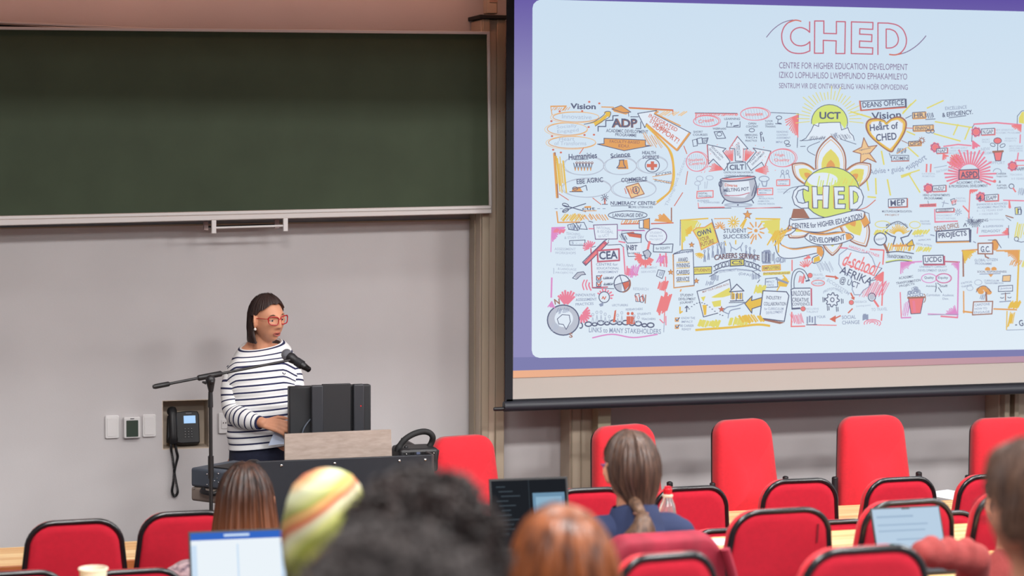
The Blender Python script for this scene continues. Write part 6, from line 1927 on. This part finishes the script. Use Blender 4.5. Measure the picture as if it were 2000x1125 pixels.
def panel_chair(label):
    r = thing('high_backed_chair', label, 'chair', (0, 0, 0), 0, 'high-backed red chairs along the front wall')
    ol = back_outline(.43, .36, .60, .085, .42)
    b = MB(); T_ = .10
    def bul(z): return 0
    rings = []
    def rg(sc_, y, lum):
        out = []
        for x, z in ol:
            X, Z = x * sc_, .72 + (z - .72) * sc_
            zz = Z - .42
            bump = lum * (.060 * exp(-((zz - .21) / .085) ** 2) - .012 * exp(-((zz - .07) / .05) ** 2))
            out.append(V((X, y - T_ * 0 - .0 + (Z - .42) * .12 - bump * 1, Z)))
        return out
    for s_, y, l_ in ((.3, .05, 0), (.9, .05, 0), (1, .035, 0), (1, -.01, 0), (.97, -.028, .3), (.88, -.042, .7), (.7, -.05, 1), (.45, -.052, 1), (.2, -.052, 1)):
        rings.append(rg(s_, y, l_))
    b.loft(rings); b.build('backrest', M_red, r, ang=70)
    ol2 = back_outline(.437, .367, .607, .088, .417)
    b = MB(); rings = [[V((x * s_, y + (z - .42) * .12, .72 + (z - .72) * s_)) for x, z in ol2] for s_, y in ((.965, .02), (.972, .04), (.95, .056), (.5, .060))]
    b.loft(rings); b.build('back_shell', M_black, r, ang=60)
    b = MB(); so = rrect(.46, .44, .08)
    rings = [[V((x * s_, -.24 + y_ * s_, z)) for x, y_ in so] for s_, z in ((.5, .40), (.95, .40), (1, .43), (1, .455), (.94, .485), (.6, .495))]
    b.loft(rings); b.build('seat', M_red, r)
    for sx in (-1, 1):
        b = MB(); b.tube(smooth_path([V((sx * .21, -.15, .40)), V((sx * .25, -.1, .42)), V((sx * .25, -.02, .5)), V((sx * .245, .0, .69))], 5), .0165, 10); b.ell((sx * .245, 0, .692), (.0165, .0165, .010)); b.build('arm_post', M_black, r)
    b = MB(); b.tube([V((0, -.24, .06)), V((0, -.24, .40))], .026, 12); b.build('gas_column', M_black, r)
    for k in range(5):
        a = 2 * pi * k / 5; e_ = V((.27 * cos(a), -.24 + .27 * sin(a), .065))
        b = MB(); b.tube([V((0, -.24, .09)), e_], [.022, .015], 8); lg = b.build('base_leg', M_black, r)
        b = MB(); b.lathe(e_ + V((0, 0, -.035)), [(.02, -.012), (.028, -.008), (.028, .008), (.02, .012)], 12, R=Matrix.Rotation(radians(90), 3, 'X')); b.build('caster', M_black, lg)
    return r


pspecs = [(911, 852, 9.97, 14, .96, 'high-backed red chair beside the right end of the lectern, left of the metal column'),
          (1226, 831, 9.87, 16, 1.02, 'high-backed red chair directly behind the ponytailed woman'),
          (1456, 820, 9.87, 12, .96, 'high-backed red chair standing alone in the middle of the wall, third along from the lectern'),
          (1705, 813, 9.87, 4, 1.06, 'widest high-backed red chair, facing squarely out, fourth along from the lectern'),
          (1962, 817, 9.87, 2, 1.06, 'high-backed red chair cut by the right edge of the photo')]
pc = None
for (px, py, Y, yaw, sx, lab) in pspecs:
    p = PW(px, py, Y + .06)
    if pc is None:
        pc = panel_chair(lab); o = pc
        o.location = (p.x, Y, 0); o.rotation_euler = (0, 0, radians(yaw)); o.scale = (sx, 1, p.z / 1.02)
    else:
        o = dup(pc, (p.x, Y, 0), radians(yaw), lab, sx, p.z / 1.02)

# ------------------------------------------------------------------ desks of the audience rows
def desk(label, xa, xb, ya, yb, z, tz, name='lecture_desk'):
    r = thing(name, label, 'desk', ((xa + xb) / 2, (ya + yb) / 2, tz), 0, 'long wooden desks of the audience rows')
    wd, dp = xb - xa, yb - ya
    b = MB(); b.box((0, 0, z - tz - .015), (wd, dp, .03)); tp = b.build('desk_top', M_wood, r, bevel=.003)
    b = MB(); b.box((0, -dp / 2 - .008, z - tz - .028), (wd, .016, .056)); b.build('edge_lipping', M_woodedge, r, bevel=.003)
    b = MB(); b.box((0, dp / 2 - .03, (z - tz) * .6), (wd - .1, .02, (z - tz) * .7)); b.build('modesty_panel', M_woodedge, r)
    n = max(2, int(wd / 1.8) + 1)
    for k in range(n):
        x = -wd / 2 + .06 + (wd - .12) * k / (n - 1)
        b = MB(); b.box((x, .02, (z - tz - .03) / 2), (.05, dp * .5, z - tz - .03)); b.build('leg', M_black, r, bevel=.003)
    return r


ZA, ZB, ZB2 = .70, .91, .98
desk('pale wooden desk of the front row on the left below the plain wall', -3.4, PW(560, 1080, 8.6).x, 8.46, 8.86, ZA, 0)
desk('pale wooden desk of the front row below the high-backed red chairs', PW(850, 1000, 8.6).x, 6.5, 8.46, 8.86, ZA, 0)
ZL = .955
dB1 = desk('pale wooden desk with the paper cup at the bottom left', -3.4, PW(575, 1060, 6.4).x, 6.19, 6.53, ZL, .28)
dB2 = desk('pale wooden desk right of the maroon jacket, with a scrap of paper on it', PW(880, 1060, 7.1).x, 6.5, 6.90, 7.22, ZB, .22)
dB3 = desk('pale wooden desk holding the right-hand laptop', PW(1690, 1060, 6.1).x, 5.4, 5.98, 6.36, ZB2, .28)

# papers, cup, bottle
q = PZ(1866, 968, ZA + .0008)
b = MB(); b.box((q.x, q.y, ZA + .0010), (.21, .297, .0012), Matrix.Rotation(radians(18), 3, 'Z')); tag(b.build('paper_sheet', M_paper, smooth=False), 'white sheet of paper on the front desk near the right edge', 'paper')
q = PZ(1414, 1058, ZB + .001)
b = MB(); b.box((q.x, q.y, ZB + .0010), (.09, .12, .0012), Matrix.Rotation(radians(-10), 3, 'Z')); tag(b.build('paper_scrap', M_paper, smooth=False), 'small white scrap of paper on the desk right of the maroon jacket', 'paper')
p = PW(182, 1109, 6.45)
r = thing('paper_cup', 'cream paper cup on the desk at the bottom left', 'cup', (p.x, 6.45, ZL + .0005))
ht = p.z - ZL
b = MB(); b.lathe((0, 0, 0), [(.001, 0.002), (.03, 0.0), (.031, .002), (.043, ht - .004), (.0405, ht - .004), (.03, .01), (.001, .01)], 32); b.build('cup_body', M_cup, r)
b = MB(); b.tube([V((.0435 * cos(a), .0435 * sin(a), ht - .003)) for a in [2 * pi * k / 32 for k in range(32)]], .0028, 8, closed=True); b.build('rolled_rim', M_cup, r)
p = P(1304, 955, 7.8)
YBt = 7.05
p = PW(1304, 952, YBt)
r = thing('plastic_bottle', 'clear plastic drink bottle with a red cap beside the ponytailed woman', 'bottle', (p.x, YBt, ZB + .0005))
Hb = p.z - ZB
M_pet = mat('clear_plastic', (238, 238, 240), .06, trans=.85)
b = MB(); b.lathe((0, 0, 0), [(.001, 0), (.028, 0), (.032, .01), (.032, Hb - .11), (.033, Hb - .095), (.028, Hb - .065), (.016, Hb - .038), (.0135, Hb - .02)], 28); b.build('bottle_body', M_pet, r)
b = MB(); b.lathe((0, 0, Hb - .036), [(.019, 0), (.020, .003), (.020, .008), (.015, .010)], 24); b.build('neck_ring', mat('cream_ring', (236, 214, 190), .4), r)
b = MB(); b.lathe((0, 0, Hb - .024), [(.0155, 0), (.0165, .001), (.0165, .018), (.013, .021), (.013, .026), (.009, .028), (.001, .028)], 24); b.build('cap', mat('red_cap', (206, 24, 40), .4), r)
b = MB(); b.lathe((0, 0, Hb - .16), [(.0328, 0), (.0332, .001), (.0332, .05), (.0328, .051)], 28); b.build('label_band', mat('bottle_label', (214, 150, 130), .6), r)


# ------------------------------------------------------------------ laptops
def laptop(name, label, loc, rz, w, d, lh, ang, rects, case, rim, notch=False):
    r = thing('laptop', label, 'laptop', loc, rz, None)
    b = MB(); b.box((0, -d / 2, .008), (w, d, .015)); bs = b.build('base', case, r, bevel=.004)
    b = MB(); b.box((0, -d * .36, .0158), (w * .86, d * .42, .0012)); b.build('keyboard', M_black, bs, smooth=False)
    R_ = Matrix.Rotation(radians(-ang), 3, 'X')
    def LP(x, z, y=0): return V((0, 0, .014)) + R_ @ V((x, y, z))
    b = MB(); b.hexa([LP(-w / 2, 0, -.003), LP(w / 2, 0, -.003), LP(w / 2, 0, .004), LP(-w / 2, 0, .004), LP(-w / 2, lh, -.003), LP(w / 2, lh, -.003), LP(w / 2, lh, .004), LP(-w / 2, lh, .004)])
    ld = b.build('lid', case, r, bevel=.002)
    b = MB()
    ms_ = []
    for k, (x0, z0, x1, z1, m_) in enumerate(rects):
        d_ = -.0036 - .0003 * k
        X = lambda f: -w / 2 + rim + (w - 2 * rim) * f
        Z = lambda f: rim + (lh - 2 * rim) * f
        b.add([LP(X(x0), Z(z0), d_), LP(X(x1), Z(z0), d_), LP(X(x1), Z(z1), d_), LP(X(x0), Z(z1), d_)], [(0, 1, 2, 3)], k)
        ms_.append(m_)
    b.build('screen', ms_, ld, smooth=False)
    if notch:
        b = MB(); b.box(LP(0, lh - rim * .9, -.0055), (.03, .002, .009), R_); b.build('webcam_notch', M_black, ld)
    return r


e_w = emit('scr_white', (236, 244, 250)); e_b = emit('scr_blue', (54, 104, 196)); e_b2 = emit('scr_lightblue', (206, 226, 246)); e_g = emit('scr_grey', (214, 222, 230)); e_l = emit('scr_pale', (186, 208, 228)); e_l2 = emit('scr_pale_line', (160, 184, 208)); e_d = emit('scr_dark', (30, 33, 38)); e_d2 = emit('scr_darkline', (64, 74, 82)); e_p = emit('scr_panel', (110, 146, 172)); e_p2 = emit('scr_panel2', (140, 176, 200)); e_t = emit('scr_teal', (90, 140, 140))
p = PW(470, 1125, 7.0)
lx = PW(464, 1046, 6.45)
Hl = .235
laptop('laptop', 'laptop with a blue title bar and white page in front of the long-haired woman', (lx.x, 6.40, ZL + .0005), radians(-3), .315, .20, (lx.z - ZL) / cos(radians(20)), 20,
       [(0, 0, 1, 1, e_b2), (0, .88, 1, 1, e_b), (.35, .93, .62, .97, e_b2), (.06, 0, .48, .84, e_w), (.5, .0, .94, .84, e_w), (.0, .8, 1, .88, e_w)], M_char, .007)
lx = PW(1040, 946, 7.1)
laptop('laptop', 'laptop with dark code on its screen, behind the auburn hair', (lx.x + .0, 7.1, ZB + .0005), radians(-3), .30, .2, (lx.z - ZB) / cos(radians(14)), 14,
       [(0, 0, 1, 1, e_d)] + [(.06 + .03 * (k % 3), .9 - k * .07, .06 + .03 * (k % 3) + .12 + .17 * ((k * 7) % 5) / 5, .915 - k * .07, e_d2) for k in range(11)] + [(.54, 0, .97, .8, e_p), (.58, .5, .93, .74, e_p2), (.58, .2, .93, .45, e_p2), (.49, 0, .495, 1, e_d2)], M_black, .008)
lx = PW(1762, 1013, 6.30)
laptop('laptop', 'laptop with a pale blue page behind the nearest red chair at the right', (lx.x, 6.22, ZB2 + .0005), radians(-2), .262, .19, .185, 22,
       [(0, 0, 1, 1, e_l), (.05, .82, .6, .86, e_l2), (.05, .66, .8, .69, e_l2), (.05, .54, .75, .57, e_l2), (.18, .2, .25, .3, e_t), (.3, .36, .8, .39, e_l2)], M_char, .006, notch=True)

# ------------------------------------------------------------------ people of the audience
def seated(label, px, py, depth, tz, skin, yaw=0, hyaw=0, hpitch=0, hscale=1.0, top='dark_cloth_top', topmat=None, sleeves=True, voxel=.009, arms='desk', face=False, body_dx=0, shw=.17, drop=.255):
    """px,py: centre of the skull in the photo; the figure sits facing the front wall"""
    p = P(px, py, depth)
    r = thing('person', label, 'person', (p.x, p.y, tz), radians(yaw))
    hz = p.z - tz
    Rh = Matrix.Rotation(radians(hyaw), 3, 'Z') @ Matrix.Rotation(radians(hpitch), 3, 'X')
    hc = V((0, 0.0, hz))
    b = MB()
    head_mesh(b, hc, Rh, hscale, face=face, n=48, m=36)
    sz = hz - drop * hscale - .01
    by = -.03
    bx = body_dx
    b.cap(hc + V((0, -.02, -.06)), .056, V((bx, by, sz + .02)), .062)
    body = MB()
    def torso(B, g):
        B.ell(V((bx, by + .0, sz - .17)), (shw - .01 + g, .105 + g, .24))
        B.cap(V((bx - shw + .04, by, sz - .03)), .058 + g, V((bx + shw - .04, by, sz - .03)), .058 + g)
        B.cap(V((bx, by, sz - .01)), .075 + g, V((bx, by - .005, sz + .035)), .058 + g)
        B.ell(V((bx, by + .01, .52)), (.17 + g, .13 + g, .14))
        B.ell(V((bx, by + .0, (sz + .45) / 2)), (.145 + g, .105 + g, (sz - .45) / 2 + .05))
    def armseg(B, g):
        out = []
        for sx in (-1, 1):
            s_ = V((bx + sx * (shw), by, sz - .04)); e_ = V((bx + sx * (shw + .06), by + .06, sz - .29)); w_ = V((bx + sx * .12, by + .28, max(.76, sz - .26)))
            B.cap(s_, .046 + g, e_, .038 + g); B.cap(e_, .038 + g, w_, .027 + g)
            out.append(w_)
        return out
    torso(b, 0)
    ws = armseg(b, 0)
    for sx, w_ in zip((-1, 1), ws):
        hand(b, w_, V((-sx * .25, .9, -.12)), V((0, .1, 1)), .95, curl=(22, 24, 26, 28), left=sx > 0)
        b.cap(V((bx + sx * .09, by + .02, .50)), .078, V((bx + sx * .10, .40, .49)), .06)
        b.cap(V((bx + sx * .10, .40, .48)), .056, V((bx + sx * .10, .42, .09)), .038)
        b.cap(V((bx + sx * .10, .42, .045)), .04, V((bx + sx * .11, .56, .035)), .032)
    b.remesh('body', skin, r, voxel=voxel * .75, it=2)
    c = MB()
    torso(c, .010); armseg(c, .011)
    c.remesh(top, topmat or M_darkcloth, r, voxel=voxel, it=4)
    c = MB()
    c.ell(V((bx, by + .02, .50)), (.185, .145, .11))
    for sx in (-1, 1):
        c.cap(V((bx + sx * .09, by + .02, .50)), .09, V((bx + sx * .10, .40, .49)), .072)
        c.cap(V((bx + sx * .10, .40, .48)), .068, V((bx + sx * .10, .42, .1)), .055)
    c.remesh('trousers', M_trous, r, voxel=.014, it=3)
    return r, hc, Rh, sz


def hem_long(L):
    def f(psi):
        p = abs(psi)
        if p < 40: return .075
        return .075 - (.075 + L) * sstep(40, 75, p) + .008 * sin(psi * .3) * sstep(60, 90, p)
    return f


# long brown hair, left laptop
r, hc, Rh, sz = seated('woman with long straight brown hair, patterned blouse, seen from behind at the left laptop', 479, 980, 7.55, 0, M_skin, hyaw=-14, hscale=1.12, top='floral_blouse', topmat=M_floral, shw=.21, body_dx=-.05, drop=.20)
b = MB()
pr = hair_shell(b, hc, Rh, 1.12, hem_long(.30), thick=.018, n=150, m=34, ridge=.0022, rk=30, flare=.34, seed=11, part=1)
strands(b, pr, 200, .018, .0015, 12, tmax=1.03)
b.build('long_hair', M_hair_long, r)
# her left sleeve resting out to the side of the laptop
b = MB()
a_, c_, d_ = P(372, 1118, 7.3), P(346, 1108, 7.25), P(362, 1092, 7.22)
# ponytail, navy shirt
r, hc, Rh, sz = seated('woman with a low brown ponytail and navy collared shirt, seen from behind', 1233, 918, 6.95, .22, M_skin, hyaw=9, hpitch=-4, hscale=1.04, top='navy_shirt', topmat=M_shirtnavy, face=True, shw=.165, drop=.165)


def hem_pony(psi):
    p = abs(psi)
    return .080 - .05 * sstep(30, 75, p) - .165 * sstep(80, 112, p)


def gather_pony(p):
    t = sstep(-.01, -.15, p.z) * (1 if p.y < .03 else .6)
    return V((p.x * (1 - .52 * t), p.y + (-.088 - p.y) * .72 * t, p.z))


b = MB()
pr = hair_shell(b, hc, Rh, 1.06, hem_pony, thick=.014, n=120, m=26, ridge=.0012, rk=34, seed=21, gather=gather_pony)
strands(b, pr, 120, .0150, .0011, 22, tmax=1.0)
INVr = ROOTM[r].inverted()
Rw = lambda px, py, d: INVr @ P(px, py, d)
tailp = [Rw(1240, 982, 6.86), Rw(1247, 994, 6.81), Rw(1253, 1006, 6.78), Rw(1256, 1022, 6.74), Rw(1252, 1042, 6.735), Rw(1246, 1062, 6.74)]
tp = smooth_path(tailp, 5)
rs_ = [.022 - .005 * min(1, i / 9) if i < 10 else .018 + .045 * ((i - 10) / (len(tp) - 11)) ** 1.1 for i in range(len(tp))]
hr = b.build('hair', M_hair_pony, r)
b = MB()
b.tube(tp, rs_, 24)
random.seed(5)
for k in range(60):
    a = random.uniform(0, 2 * pi)
    pts = [tp[i] + V((cos(a), sin(a) * .9, 0)) * rs_[i] * random.uniform(.97, 1.06) for i in range(8, len(tp), 2)]
    pts.append(pts[-1] + V((random.uniform(-.015, .015), 0, -.03)))
    b.tube(pts, .0013, 4)
b.build('ponytail', mat('hair_tail_brown', (66, 48, 40), .45, rgb2=(116, 86, 66), vscale=90, stretch=HS), hr)
b = MB(); b.tube([tp[9] + V((0.022 * cos(a), .022 * sin(a), 0)) for a in [2 * pi * k / 20 for k in range(20)]], .005, 8, closed=True); b.build('hair_tie', mat('hair_tie_brown', (110, 72, 60), .7), hr)
b = MB()
nk = V((0, -.035, sz + .02))
b.loft([[nk + V((.085 * cos(a) * s_, .080 * sin(a) * s_, z + .02 * max(0, -sin(a)))) for a in [2 * pi * k / 28 for k in range(28)]] for s_, z in ((1.25, -.045), (1.02, -.005), (.90, .04), (.95, .035), (1.12, -.01), (1.32, -.055))], True, False)
b.build('shirt_collar', M_shirtnavy, r)
b = MB(); b.tube([hc + Rh @ V(q) for q in ((-.079, -.005, .012), (-.080, .03, .016), (-.074, .075, .018))], .003, 6); b.tube([hc + Rh @ V((sx * .03 + .026 * cos(a), .102 - .12 * abs(sx * .03 + .026 * cos(a)), .004 + .02 * sin(a))) for sx in (-1,) for a in [2 * pi * k / 16 for k in range(16)]], .0026, 6, closed=True)
b.build('glasses', mat('blue_glasses', (70, 78, 140), .3), r)

# striped headscarf
r, hc, Rh, sz = seated('person in a yellow, green and orange striped headscarf, seen from behind', 634, 1026, 5.0, .38, M_skin3, hyaw=-6, top='olive_top', topmat=M_olive, shw=.17)
b = MB()
rings = []
n = 64
prof_ = [(.142, .010, .35), (.137, .035, .6), (.125, .062, .85), (.100, .086, 1), (.06, .103, 1), (.0, .112, 1), (-.06, .112, 1), (-.11, .105, 1), (-.16, .104, 1), (-.21, .118, 1), (-.26, .15, 1), (-.31, .185, .8), (-.36, .20, .75)]
zs = []
for i in range(len(prof_) - 1):
    for k in range(4):
        t = k / 4
        zs.append([prof_[i][q] + (prof_[i + 1][q] - prof_[i][q]) * t for q in range(3)])
zs.append(list(prof_[-1]))
for (z, rr_, f) in zs:
    ring_ = []
    for k in range(n):
        a = 2 * pi * k / n
        fold = 1 + .035 * sin(3 * a + z * 30) * sstep(.09, -.1, z) + .02 * sin(7 * a - z * 45)
        tipx = .012 * sstep(.06, .14, z)
        ring_.append(hc + V((rr_ * .93 * cos(a) * fold + tipx * .5, rr_ * 1.12 * sin(a) * fold * (f if z < -.25 else 1) - .012, z)))
    rings.append(ring_)
b.loft(rings, True, True)
M_scarf = ramp_mat('striped_scarf', [(0, (150, 152, 66)), (.10, (192, 194, 140)), (.20, (206, 210, 176)), (.28, (214, 168, 118)), (.34, (184, 80, 54)), (.40, (206, 140, 78)), (.48, (186, 182, 88)), (.60, (140, 146, 52)), (.70, (190, 190, 118)), (.80, (208, 206, 172)), (.88, (190, 92, 62)), (.94, (204, 160, 100))], (0, 0, 0), 2.2, .8, loc=(-.13, .06, -(hc.z - .15)))
b.build('headscarf', M_scarf, r)


# big black curls
def curls(b, c, R, rad, count, seed, r0=.012, tube=.0042, zmin=-.12, back=None):
    random.seed(seed)
    c = V(c)
    for k in range(count):
        while True:
            d = V((random.gauss(0, 1), random.gauss(0, 1), random.gauss(0, 1))).normalized()
            if d.z > -.5 and not (d.y > .55 and d.z < .35):
                break
        q = random.uniform(.90, 1.10)
        p = c + V((d.x * rad[0], d.y * rad[1], d.z * rad[2])) * q
        ax = V((random.gauss(0, 1), random.gauss(0, 1), random.gauss(0, 1))).normalized()
        u = ax.orthogonal().normalized(); v = ax.cross(u)
        R_ = r0 * random.uniform(.6, 1.4)
        pts = []
        for i in range(11):
            a = i / 10 * 2 * pi * random.choice((1.0, 1.0)) * 1.4
            pts.append(p + (u * cos(a) + v * sin(a)) * R_ + ax * (i - 5) * .0022)
        b.tube(pts, [tube * .4] + [tube] * 9 + [tube * .3], 5)


def afro(b, c, R, rad, seed, amp=.022, n=90, m=60, nsc=16):
    c = V(c)
    vs, fs = [], []
    for i in range(m + 1):
        th = pi * (.01 + .74 * i / m)
        for j in range(n):
            a = 2 * pi * j / n
            d = V((sin(th) * sin(a), sin(th) * cos(a), cos(th)))
            q = noise.noise(d * nsc * .35 + V((seed, 0, 0))) * 1.3 + .8 * noise.noise(d * nsc * .9 + V((0, seed, 0))) + .4 * noise.noise(d * nsc * 2.2)
            fr_ = 1.0
            if d.y > .4 and d.z < .3: fr_ = .86
            p = V((d.x * rad[0], d.y * rad[1], d.z * rad[2])) * fr_ + d * amp * q
            vs.append(c + R @ p)
    for i in range(m):
        for j in range(n):
            k = (j + 1) % n
            fs.append((i * n + j, (i + 1) * n + j, (i + 1) * n + k, i * n + k))
    fs.append(tuple(range(n)))
    fs.append(tuple(m * n + k for k in reversed(range(n))))
    b.add(vs, fs)


r, hc, Rh, sz = seated('person with a big round mass of black curly hair, seen from behind in the middle', 820, 1104, 3.0, .74, M_skin3, hyaw=5, shw=.18)
b = MB()
afro(b, hc + V((0, -.01, .01)), Rh, (.108, .112, .116), 31, .016)
curls(b, hc + V((0, -.01, .01)), Rh, (.110, .114, .118), 560, 32, .012, .0036)
b.build('curly_hair', M_hair_curl, r)
# nearest, greying short curls
r, hc, Rh, sz = seated('person nearest the camera with short greying black hair, only the crown showing', 760, 1240, 2.3, .80, M_skin3, hyaw=0, shw=.19)
b = MB()
afro(b, hc + V((0, -.01, .0)), Rh, (.112, .118, .116), 41, .010, nsc=22)
curls(b, hc + V((0, -.01, .0)), Rh, (.112, .119, .117), 420, 42, .009, .003)
b.build('short_hair', M_hair_grey, r)
# auburn bob
r, hc, Rh, sz = seated('woman with smooth auburn shoulder-length hair, seen from behind at the bottom centre', 1100, 1136, 3.85, .62, M_skin, hyaw=10, shw=.17)
b = MB()
pr = hair_shell(b, hc, Rh, 1.06, hem_long(.24), thick=.022, n=150, m=32, ridge=.0018, rk=30, flare=.06, seed=51, part=0)
strands(b, pr, 220, .022, .0013, 52, tmax=1.02)
b.build('auburn_hair', M_hair_aub, r)
# person at the right edge, face turned to the left
r, hc, Rh, sz = seated('person with short chestnut hair at the right edge, cheek and glasses showing', 2026, 1004, 3.75, .62, M_skin2, hyaw=16, hpitch=-4, face=True, shw=.18, topmat=mat('pale_pink_shirt', (214, 160, 140), .85))


def hem_rt(psi):
    p = abs(psi)
    return .085 - .05 * sstep(30, 70, p) - .075 * sstep(75, 98, p) - .08 * sstep(112, 150, p)


b = MB()
pr = hair_shell(b, hc, Rh, 1.0, hem_rt, thick=.022, n=140, m=28, ridge=.002, rk=26, seed=61, nz=.008, nsc=14)
strands(b, pr, 260, .024, .0014, 62, tmax=1.0, jit=.01)
b.build('short_hair', M_hair_rt, r)
b = MB(); b.tube([hc + Rh @ V(q) for q in ((-.079, -.012, .012), (-.081, .03, .016), (-.076, .078, .018))], .0026, 6)
b.tube([hc + Rh @ V((-.034 + .027 * cos(a), .104 - .14 * abs(-.034 + .027 * cos(a)), .004 + .02 * sin(a))) for a in [2 * pi * k / 16 for k in range(16)]], .0024, 6, closed=True)
b.build('glasses', M_char, r)

# coral sweater, arm stretched along the desk
p = P(1975, 985, 6.35)
r = thing('person', 'person in a coral knit sweater, one arm stretched along the desk towards the right-hand laptop', 'person', (p.x, p.y, .28), 0)
INVr = ROOTM[r].inverted()
Q = lambda px, py, d: INVr @ P(px, py, d)
hz = p.z - .28
b = MB()
hc = V((0, 0, hz)); Rh = Matrix.Rotation(radians(12), 3, 'Z')
head_mesh(b, hc, Rh, .95, n=40, m=30)
sz = hz - .25
def tors(B, g):
    B.ell(V((.0, -.03, sz - .17)), (.16 + g, .105 + g, .24)); B.cap(V((-.13, -.03, sz - .03)), .058 + g, V((.13, -.03, sz - .03)), .058 + g); B.cap(V((0, -.03, sz - .01)), .072 + g, V((0, -.03, sz + .03)), .058 + g); B.ell(V((0, -.02, .52)), (.17 + g, .13 + g, .14)); B.ell(V((0, -.03, (sz + .45) / 2)), (.145 + g, .105 + g, .3))
sho, elb, wri = V((-.16, -.03, sz - .04)), Q(1905, 1090, 6.0), Q(1800, 1080, 5.92)
sho2, elb2, wri2 = V((.16, -.03, sz - .04)), V((.22, .06, sz - .28)), V((.05, .16, .74))
b.cap(hc + V((0, -.02, -.06)), .054, V((0, -.03, sz)), .06)
tors(b, 0)
for a_, e_, w_ in ((sho, elb, wri), (sho2, elb2, wri2)):
    b.cap(a_, .046, e_, .038); b.cap(e_, .037, w_, .027)
hand(b, wri, (Q(1760, 1090, 5.92) - wri), V((0, -.2, 1)), .92, curl=(35, 38, 40, 42), left=True)
hand(b, wri2, V((-.5, .7, -.1)), V((0, .1, 1)), .92, curl=(25, 28, 30, 32), left=True)
for sx in (-1, 1):
    b.cap(V((sx * .09, 0, .50)), .078, V((sx * .10, .30, .49)), .06); b.cap(V((sx * .10, .30, .48)), .056, V((sx * .10, .32, .09)), .038); b.cap(V((sx * .10, .32, .045)), .04, V((sx * .11, .44, .035)), .032)
b.remesh('body', M_skin, r, voxel=.007, it=2)
c = MB(); tors(c, .011)
for a_, e_, w_ in ((sho, elb, wri), (sho2, elb2, wri2)):
    c.cap(a_, .058, e_, .046)
    for k in range(7):
        t = k / 6; pq = e_.lerp(w_, t * .98); c.ell(pq + V((0, 0, .006 * (k % 2))), (.034, .046, .046 - .008 * t + .010 * (k % 2)))
c.remesh('coral_sweater', M_coral, r, voxel=.009, it=3)
c = MB(); c.ell(V((0, .0, .50)), (.185, .145, .11))
for sx in (-1, 1):
    c.cap(V((sx * .09, 0, .50)), .09, V((sx * .10, .30, .49)), .072); c.cap(V((sx * .10, .30, .48)), .068, V((sx * .10, .32, .1)), .055)
c.remesh('trousers', M_trous, r, voxel=.014, it=3)
b = MB(); pr = hair_shell(b, hc, Rh, .95, hem_rt, thick=.014, n=90, m=22, ridge=.0012, rk=30, seed=71); b.build('hair', M_hair_pony, r)

# ------------------------------------------------------------------ maroon jacket slung over a chair back
jc = [o for o in CH.values() if 'carrying' in o['label']][0]
jr = thing('jacket', 'maroon jacket draped over the back of the chair behind the ponytailed woman', 'jacket', tuple(jc.location), jc.rotation_euler.z)
hj = jc.scale.z * H_A
b = MB()
NX, NT = 46, 40
vs = []
for j in range(NT + 1):
    t = j / NT
    for i in range(NX + 1):
        u = i / NX * 2 - 1
        top_w = .200
        f = .016 * sin(u * 13 + 1) + .010 * sin(u * 25 + 2) + .004 * noise.noise(V((u * 5, t * 4, 3)))
        cz_ = hj + .016 - .07 * max(0, abs(u) - .6) ** 2 / .16
        if t < .55:
            s_ = t / .55
            z = cz_ - .02 - (1 - s_) * .50 + .006 * sin(u * 9)
            y = z * TILT * .92 - .042 - f * (1 - s_) * 1.6 - .012 * (1 - s_)
            wd = top_w + .035 * (1 - s_)
        elif t < .68:
            a = (t - .55) / .13 * pi
            z = cz_ - .02 + .022 * sin(a)
            y = z * TILT * .92 - .042 * cos(a) + .030 * (1 - cos(a)) / 2
            wd = top_w
        else:
            s_ = (t - .68) / .32
            z = cz_ - .02 - s_ * .22
            y = z * TILT * .92 + .085 + f
            wd = top_w
        vs.append(V((u * wd, y, z)))
fs = [(j * (NX + 1) + i, j * (NX + 1) + i + 1, (j + 1) * (NX + 1) + i + 1, (j + 1) * (NX + 1) + i) for j in range(NT) for i in range(NX)]
b.add(vs, fs)
o = b.build('jacket_cloth', M_maroon, jr, ang=180)
md = o.modifiers.new('thick', 'SOLIDIFY'); md.thickness = .006; md.offset = 0
for sx in (-1, 1):
    b = MB(); b.tube(smooth_path([V((sx * .19, hj * TILT - .05, hj - .03)), V((sx * .225, hj * TILT - .055, hj - .16)), V((sx * .24, (hj - .3) * TILT - .06, hj - .32)), V((sx * .235, (hj - .5) * TILT - .06, hj - .5))], 6), .026, 14, flat=.55); b.build('jacket_sleeve', M_maroon, jr)
